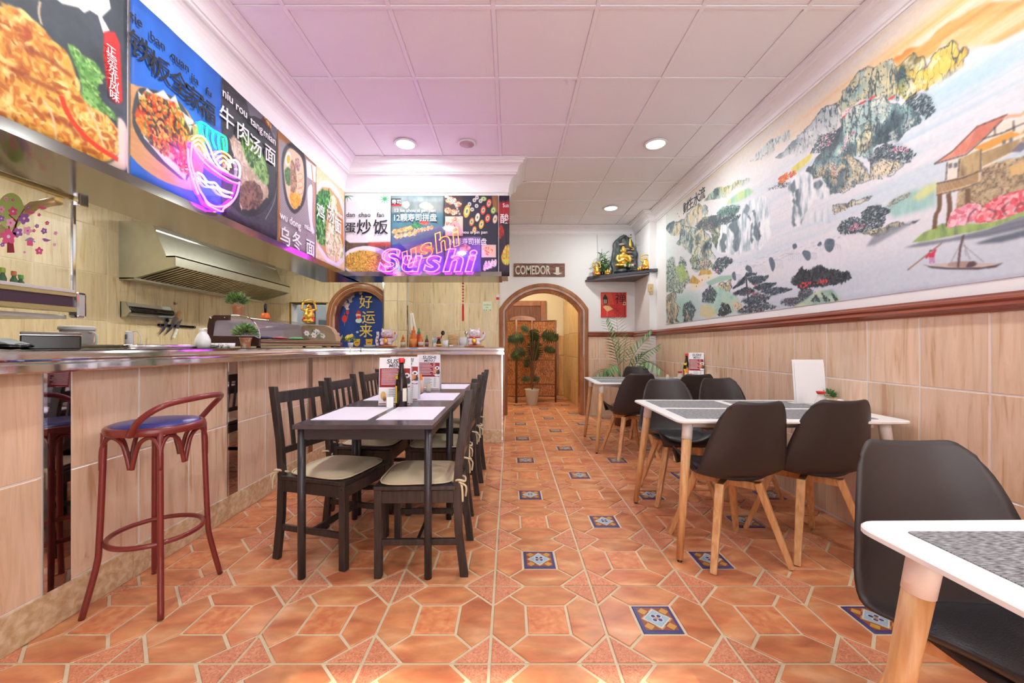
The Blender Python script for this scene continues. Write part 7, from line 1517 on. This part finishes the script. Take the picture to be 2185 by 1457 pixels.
def soy_disp(label, loc):
    return bottle('soy_dispenser', label, 'soy dispenser', loc, [(.033, 0), (.036, .004), (.034, .03), (.022, .068), (.0165, .085), (.0175, .09)], clearp, [(.019, .088), (.025, .1), (.026, .104), (.02, .106), (.001, .106)], red_m, None, 'glass soy dispensers', ([(.032, .003), (.034, .006), (.033, .03), (.001, .03)], soyd))
soy_disp('glass soy dispenser with red cap on the middle white table', (1.92, 2.43, TZ)); soy_disp('glass soy dispenser with red cap on the far white table', (1.875, 4.34, TZ))
wst = thing('menu_stand', 'blank white upright card stand on the middle white table', 'menu stand', (1.985, 2.60, TZ), -.06); MB().bar((0, 0, 0), (0, .03, .292), .2, .004, up=(0, 1, 0)).build('back_board', white_p, wst); MB().bar((.004, -.006, .004), (.004, .022, .272), .19, .002, up=(0, 1, 0)).build('blank_card', paper_m, wst); MB().bar((0, .0, .002), (0, .08, .002), .2, .004).build('foot', white_p, wst); MB().bar((-.1, .034, .289), (.1, .034, .289), .006, .008).build('top_lip', white_p, wst)
pp = thing('mini_plant', 'tiny green plant in a pale pot on the middle white table', 'potted plant', (2.092, 2.585, TZ)); MB().lathe([(.018, 0), (.02, .002), (.024, .04), (.021, .04)], 16).build('pot', mat('pale_pot', (226, 204, 176), .6), pp); tuft('foliage', pp, (0, 0, .06), .02, 44, .045, .014, leafG[:1], 21)
# ================================================================== CORNER SHELF AND SHRINE
SZ = 2.235
shf = thing('corner_shelf', 'dark grey corner shelf high in the room corner', 'shelf', (0, 0, 0)); spoly = [(1.25, 6.395), (1.25, 6.33), (1.36, 6.26), (2.10, 5.66), (2.125, 5.66), (2.125, 5.715), (2.025, 5.715), (2.025, 6.395)]
MB().prism(spoly, SZ-.045, SZ).build('board', mat('shelf_slate', (74, 74, 82), .45, noise=.15, nscale=20), shf, bevel=.004); MB().prism([(1.22, 6.395), (1.25, 6.345), (2.0, 5.74), (2.02, 5.72), (2.025, 6.395)], SZ-.075, SZ-.046).build('underboard', mat('shelf_grey', (96, 90, 92), .6, noise=.2, nscale=12), shf)
rockm = ramp_mat('grotto_stone', [(.3, (46, 50, 52)), (.5, (78, 84, 84)), (.7, (116, 120, 118))], .6, (1, 1, 1), 14, 5, bump=.8)
gro = thing('stone_grotto', 'dark stone grotto with rock steps on the corner shelf', 'ornament', (1.80, 6.14, SZ))
def slab(u, v):
    a = -1+2*u; w = .195*(1-.05*v)*(1 if v < .45 else math.sqrt(max(.0, 1-((v-.45)/.55)**2.0))*.97+.03); x = a*w+.012*math.sin(v*14); z = .62*v
    d = .05*(1-a*a)+.012*math.sin(u*17+v*23); return (x, .06+d*.9-.0*v, z)
gm_ = MB(); gm_.grid(slab, 18, 22); gm_.build('back_slab', rockm, gro, solid=.05)
MB().ell((0, -.02, .045), (.19, .12, .05), 18).build('base_rock', rockm, gro); pinkrock = ramp_mat('pink_stone', [(.3, (120, 100, 100)), (.7, (176, 152, 150))], .6, (1, 1, 1), 10, 4, bump=.4)
for x, z, rx in ((-.055, .475, .05), (.02, .40, .055), (.06, .35, .05), (.075, .29, .055), (.09, .24, .06), (.1, .17, .055), (.11, .115, .05)): MB().ell((x+.01, .045, z), (rx, .045, .022), 12).build('rock_step', pinkrock, gro)
MB().lathe([(.002, .42), (.022, .43), (.027, .46), (.022, .5), (.012, .54), (.016, .56), (.004, .58)], 12, (.085, .03, 0)).build('gold_lamp', gold, gro); MB().tube(spline([(.1, .03, .43), (.13, .03, .42), (.13, .03, .39), (.1, .03, .4)], 4), .006, 8).build('gold_lamp_handle', gold, gro)
bud = thing('buddha_statue', 'large gold seated buddha statue before the stone grotto', 'statue', (1.745, 6.05, SZ+.088)); mb = MB()
for c_, r_ in (((0, 0, .03), (.13, .075, .032)), ((-.085, -.015, .032), (.055, .05, .026)), ((.085, -.015, .032), (.055, .05, .026)), ((0, .005, .1), (.068, .05, .075)), ((0, .005, .17), (.085, .048, .05)), ((0, .0, .265), (.038, .038, .05)), ((0, .008, .312), (.026, .026, .022)), ((0, 0, .215), (.026, .026, .03))): mb.ell(c_, r_)
for sg in (-1, 1): mb.tube([(sg*.078, 0, .185), (sg*.1, -.015, .125), (sg*.085, -.045, .085), (sg*.02, -.07, .105), (sg*.006, -.072, .13)], [.028, .027, .022, .014, .01], 10)
mb.build('figure', gold, bud, remesh=.006)
for sg in (-1, 1): MB().ell((sg*.039, .0, .255), (.005, .009, .022), 8).build('ear', gold, bud); MB().tube([(sg*.022, -.033, .272), (sg*.014, -.0365, .269), (sg*.007, -.037, .272)], .0016, 6).build('eye', mat('dark_gold', (150, 96, 30), .35, .8), bud)
MB().tube([(0, -.036, .275), (0, -.043, .258)], [.003, .005], 8).build('nose', gold, bud); MB().tube([(-.01, -.0365, .245), (0, -.038, .243), (.01, -.0365, .245)], .0018, 6).build('mouth', mat('dark_gold', (150, 96, 30), .35, .8), bud)
for k in range(5): a = -1.1+k*.5; MB().tube(spline([(-.07+.02*k, -.046, .2-.01*k), (-.03+.02*k, -.056, .15), (.02+.015*k, -.05, .1)], 4), .0025, 6).build('robe_fold', gold, bud)
laughing_figure('gold laughing figurine with raised arms, left end of the corner shelf', (1.375, 6.24, SZ), .2); laughing_figure('gold laughing figurine, right end of the corner shelf nearest the mural', (2.0, 5.80, SZ), .21, -.3)
lotus_figure('small gold lotus ornament left of the grotto', (1.53, 6.16, SZ)); lotus_figure('small gold lotus ornament right of the grotto', (1.965, 5.93, SZ))
fpot = thing('flower_pot', 'black pot of pink flowers before the gold buddha', 'flower pot', (1.80, 5.965, SZ)); MB().lathe([(.026, 0), (.028, .003), (.034, .06), (.03, .06)], 16).build('pot', black_g, fpot); tuft('foliage', fpot, (0, 0, .085), .06, 90, .05, .012, [mat('leaf_bright', (60, 160, 70), .5)], 31, .5); blossoms(fpot, [(-.01, -.05, .09), (.05, -.03, .1), (-.06, -.02, .1)], .025, mat('pink_petal', (240, 170, 210), .5), mat('flower_yellow', (240, 200, 60), .5))
bam = thing('bamboo_plant', 'bushy artificial bamboo plant on the corner shelf', 'potted plant', (1.475, 6.29, SZ)); MB().lathe([(.03, 0), (.033, .003), (.042, .07), (.038, .07)], 16).build('pot', black_g, bam); bm_ = mat('bamboo_green', (92, 140, 70), .5); rr = random.Random(5)
bl = leaf_mesh(.1, .018, bm_, .1)
for k in range(16):
    x, y, h_ = rr.uniform(-.14, .16), rr.uniform(-.06, .03), rr.uniform(.16, .42)*(1-.0*k); MB().tube(spline([(x*.2, y*.2, .05), (x*.6, y*.6, h_*.5), (x, y, h_)], 4), .003, 5).build('stem', bm_, bam)
    for j in range(7): t_ = .4+.6*j/6; link('leaf', bl, bam, (x*t_, y*t_, h_*t_), (rr.uniform(-.5, .6), rr.uniform(-.4, .4), rr.uniform(0, 6.28)))
tag(MB().tube([(1.42, 6.38, SZ+.2), (1.425, 6.385, 2.6), (1.415, 6.39, 2.93)], .0015, 5).build('hanging_thread', grey_p), 'thin dark thread running up the wall above the bamboo', 'thread')
hw = thing('ceiling_hook', 'small dark cord clip in the corner above the grotto', 'hook', (1.93, 6.28, 2.86)); MB().tube([(0, 0, .06), (0, 0, -.06)], .003, 6).build('cord', white_m, hw); MB().ell((0, 0, .03), .01, 8).build('bead', black_g, hw); MB().ell((0, 0, -.01), .009, 8).build('bead', black_g, hw)
jb = thing('junction_box', 'beige wall socket box under the corner shelf', 'socket', tuple(at(1382, 628, 5.712))); MB().box((0, -.03, .035), (.075, .006, .15)).build('upper_box', mat('aged_beige', (214, 186, 140), .5), jb, bevel=.005); MB().box((.025, -.025, 0), (.075, .006, .05)).build('lower_box', mat('aged_beige', (214, 186, 140), .5), jb, bevel=.005); MB().box((.034, -.034, .07), (.04, -.03, .095)).build('switch', mat('brown_switch', (150, 110, 80), .5), jb)
# ---- red zen picture
zp = thing('red_picture', 'square red print with lantern, fan, bamboo and a black character', 'picture', (1.478, BY-.022, 1.585)); MB().box((0, 0, 0), (.412, .02, .404)).build('canvas', mat('zen_red', (206, 50, 46), .6, noise=.15, nscale=12), zp, bevel=.002)
def zf(x, y): return ((x-277)/358*.412, (1312-y)/358*.404)
def zpoly(name, P, m, l=.001): MB().prism([zf(*p) for p in P], -l, 0, 'y').build(name, m, zp)
zk, zt, zo, zdr = mat('zen_black', (34, 26, 26), .6), mat('zen_tan', (222, 176, 116), .6), mat('zen_glow', (246, 200, 160), .6), mat('zen_dark_red', (150, 30, 34), .6)
zpoly('orange_wash', [(280, 1130), (280, 970), (420, 960), (460, 1130)], mat('zen_orange', (216, 84, 50), .6), .0004); zpoly('lantern', [(300, 1040), (330, 980), (335, 980), (372, 1040), (366, 1060), (372, 1100), (360, 1130), (312, 1130), (300, 1100), (306, 1060)], zk); zpoly('lantern_glass', [(316, 1060), (326, 1055), (326, 1115), (316, 1115)], zo, .0016); zpoly('lantern_glass', [(340, 1055), (352, 1060), (352, 1115), (340, 1115)], zo, .0016)
zpoly('fan', [(302, 1165), (330, 1148), (395, 1148), (442, 1195), (362, 1232)], zt); zpoly('fan_handle', [(360, 1230), (366, 1230), (365, 1300), (361, 1300)], zt); zpoly('seal', [(582, 1090), (625, 1090), (625, 1138), (582, 1138)], zt); zpoly('seal_dot', [(604+11*math.cos(t), 1114+11*math.sin(t)) for t in [2*PI*k/12 for k in range(12)]], zk, .0016); zpoly('side_text', [(597, 1150), (612, 1150), (612, 1305), (597, 1305)], zdr)
x_, z_ = zf(468, 1105); letters('character', '禅', zk, zp, (x_, -.0014, z_), UB, UP, .19)
for k in range(3): zpoly('bamboo_stalk', [(465+k*28, 1305), (462+k*28, 1150+k*12), (465+k*28, 1150+k*12), (469+k*28, 1305)], zdr)
for k in range(12): x, y = 465+28*(k % 3), 1180+(k//3)*32; zpoly('bamboo_leaf', [(x, y), (x+22*(-1)**k, y+5), (x+38*(-1)**k, y+20), (x+16*(-1)**k, y+12)], zdr, .0008)
# ---- COMEDOR sign
sg_ = thing('wooden_sign', 'weathered wooden sign reading COMEDOR with a down arrow above the arch', 'sign', (.062, BY-.02, 2.248)); MB().box((0, 0, 0), (.83, .018, .21)).build('board', ramp_mat('worn_wood', [(.3, (84, 54, 44)), (.5, (124, 86, 72)), (.7, (160, 122, 106))], .7, (1, 1, 9), 9, 5, 0, bump=.5), sg_, bevel=.004); wsp = mat('sign_white', (226, 218, 206), .7, noise=.1, nscale=60)
letters('lettering', 'COMEDOR', wsp, sg_, (.022, -.003, .035), UB, UP, .195, .022, 0, .003, width=.57); MB().prism([(.68, .15), (.735, .15), (.735, .06), (.79, .055), (.708, .02), (.63, .055), (.68, .06)], -.003, 0, 'y').build('arrow', wsp, sg_)
# ================================================================== PALM, SCREEN AND MONSTERA
palm_m = [mat('palm_green', (74, 116, 72), .45), mat('palm_light', (120, 156, 96), .45)]
pm = thing('palm', 'potted palm with arching feathery fronds in the back corner', 'palm', (1.60, 5.58, 0)); MB().lathe([(.11, 0), (.115, .005), (.15, .26), (.16, .26), (.16, .29), (.145, .29), (.135, .25)], 24).build('pot', mat('brown_pot', (120, 84, 64), .6), pm); MB().lathe([(.14, .25), (.06, .262), (.001, .265)], 20).build('soil', mat('soil', (60, 44, 36), .9), pm)
def frond(path, n, L, m, droop):
    P = [Vector(p) for p in spline(path, 8)]; fr_ = MB().tube(P, [.006*(1-.75*i/len(P)) for i in range(len(P))], 6).build('stem', m, pm); mb = MB(); N = len(P)
    for i in range(int(N*.42), N):
        T = (P[min(i+1, N-1)]-P[i-1]).normalized(); side = T.cross(Vector((0, -.5, 1))).normalized(); f_ = (i-N*.42)/(N*.58); l = L*(1-.55*f_)*(.6+.4*min(1, f_*5))
        for s in (-1, 1):
            for off in (0,):
                o = P[i]+(P[min(i+1, N-1)]-P[i])*off; d = (T*.7+side*s*.95+Vector((0, 0, -.12*droop))).normalized(); e = o+d*l+Vector((0, 0, -droop*l*.35)); w = d.cross(Vector((0, 0, 1))).normalized()*.012; mid = o+d*l*.5+Vector((0, 0, -.02*droop)); mb.add([o-w*.4, o+w*.4, mid+w, e, mid-w], [(0, 1, 2, 3, 4)], (i+s) % 2 == 0 and 1 or 0)
    mb.build('leaflets', palm_m, fr_, fix=False)
for pth, L, dr in (([(0, 0, .28), (-.06, -.05, .75), (-.14, -.08, 1.1), (-.26, -.1, 1.45)], .26, .4), ([(0, 0, .28), (-.03, .02, .8), (-.06, 0, 1.15), (-.09, -.02, 1.5)], .3, .3), ([(0, 0, .28), (.05, -.03, .7), (.14, -.05, 1.0), (.36, -.12, 1.28)], .28, .5), ([(0, 0, .28), (.06, -.06, .65), (.2, -.14, .95), (.38, -.3, 1.12)], .24, .8), ([(0, 0, .28), (.06, -.12, .6), (.2, -.3, .9), (.34, -.52, .82)], .2, 1), ([(0, 0, .28), (-.08, -.06, .55), (-.25, -.12, .78), (-.46, -.2, .7)], .2, 1), ([(0, 0, .28), (-.05, -.08, .6), (-.16, -.22, .85), (-.3, -.36, .8)], .18, 1), ([(0, 0, .28), (.02, .05, .7), (.05, .1, 1.05), (.12, .16, 1.3)], .24, .5)): frond(pth, 0, L, palm_m[0], dr)
wick = ramp_mat('wicker', [(.4, (128, 74, 42)), (.5, (176, 110, 66)), (.6, (204, 140, 90))], .5, (40, 40, 8), 3, 3, bump=.6); wickd = mat('wicker_dark', (104, 58, 32), .5)
scr = thing('wicker_screen', 'three-panel brown wicker folding screen in the corridor beyond the arch', 'folding screen', (0, 0, 0)); pts = [(-.13, 7.95), (.125, 7.72), (.445, 7.92), (.915, 7.80)]
for (a, b) in zip(pts[:-1], pts[1:]):
    A_p, B_p = Vector((a[0], a[1], 0)), Vector((b[0], b[1], 0)); d_ = (B_p-A_p).normalized(); n_ = Vector((d_.y, -d_.x, 0)); A_p += d_*.008; B_p -= d_*.008; L_ = (B_p-A_p).length
    pn = MB().bar(A_p+Vector((0, 0, .87)), B_p+Vector((0, 0, .87)), .008, 1.5).build('panel', wick, scr)
    for P_ in (A_p, B_p): MB().tube([P_+Vector((0, 0, 0)), P_+Vector((0, 0, 1.63))], .017, 10).build('post', wickd, pn)
    for z in (.12, 1.62): MB().tube([A_p+Vector((0, 0, z)), B_p+Vector((0, 0, z))], .011, 8).build('rail', wickd, pn)
    for z in (.12, .6, 1.08): MB().bar(A_p+Vector((0, 0, z+.24)), B_p+Vector((0, 0, z+.24)), .02, .012).build('weave_band', wickd, pn)
    mid = (A_p+B_p)/2
    for zc in (.62, 1.17):
        for i in range(-3, 4):
            for j in range(-3, 4):
                if abs(i)+abs(j) <= 3 and (i+j) % 2 == 0: MB().bar(mid+d_*(i*.035-.012)+n_*.008+Vector((0, 0, zc+j*.03)), mid+d_*(i*.035+.012)+n_*.008+Vector((0, 0, zc+j*.03)), .012, .012).build('diamond_weave', wickd, pn)
    for z in (.3, 1.45): MB().box((-.02, -.004, -.03), (.02, .004, .03)).build('hinge', chrome, pn, tuple(B_p+Vector((0, 0, z))-n_*.02))
mon = thing('monstera', 'artificial monstera with large split leaves in a pale basket pot', 'potted plant', (.42, 7.5, 0)); MB().lathe([(.095, 0), (.1, .004), (.135, .28), (.14, .285), (.14, .3), (.128, .3), (.12, .27)], 26).build('pot', mat('white_basket', (206, 200, 186), .6, bump=1.0, nscale=90), mon); MB().lathe([(.122, .26), (.05, .275), (.001, .278)], 18).build('soil', mat('soil', (60, 44, 36), .9), mon)
mong = ramp_mat('monstera_green', [(.4, (34, 58, 36)), (.6, (54, 84, 48)), (.75, (110, 130, 70))], .3, (1, 1, 1), 8, 3, coat=.3)
def mon_leaf(L):
    mb = MB(); out = []; N = 9
    for s in (1, -1):
        side = []
        for i in range(N+1):
            t = i/N; w = .46*L*(math.sin(PI*min(1, t*.92+.06))**.75)
            y = L*t; side.append((s*w, y)); 
            if 1 < i < N-1: side.append((s*w*.5, y+.02*L)); side.append((s*w*.5, y+.045*L)); 
        out.append(side)
    R_, L__ = out
    def z(x, y): return -.9*x*x/L-.35*(y*y)/L+.12*y
    for sd in (R_, L__):
        n = len(sd); b = len(mb.v); mb.v += [Vector((0, L*i/(n-1), z(0, L*i/(n-1)))) for i in range(n)]+[Vector((x, y, z(x, y))) for x, y in sd]
        for i in range(n-1): mb.f.append([b+i, b+i+1, b+n+i+1, b+n+i]); mb.m.append(0); mb.sm.append(True)
    return mb.mesh('leaf', mong)
ml = mon_leaf(.34)
for (px, py, fi, s) in ((1117, 720, -98, .98), (1119, 748, -118, 1.0), (1137, 703, 168, .95), (1141, 729, 182, 1.25), (1157, 714, 104, 1.02), (1162, 743, 108, .7), (1130, 762, 195, .7), (1151, 811, -78, .55), (1131, 808, -98, .5), (1128, 706, -60, .6)):
    p_ = at(px, py, 7.42)-Vector((.42, 7.5, 0)); st_o = MB().tube(spline([(0, 0, .27), (p_.x*.25, p_.y*.3, .27+(p_.z-.27)*.55), (p_.x*.9, p_.y, p_.z-.01), tuple(p_)], 5), .008, 6).build('stem', mat('stem_brown', (120, 84, 56), .6), mon); lf = link('leaf', ml, st_o, tuple(p_), (1.25, math.radians(fi), R.uniform(-.2, .2))); lf.scale = (s, s, s)
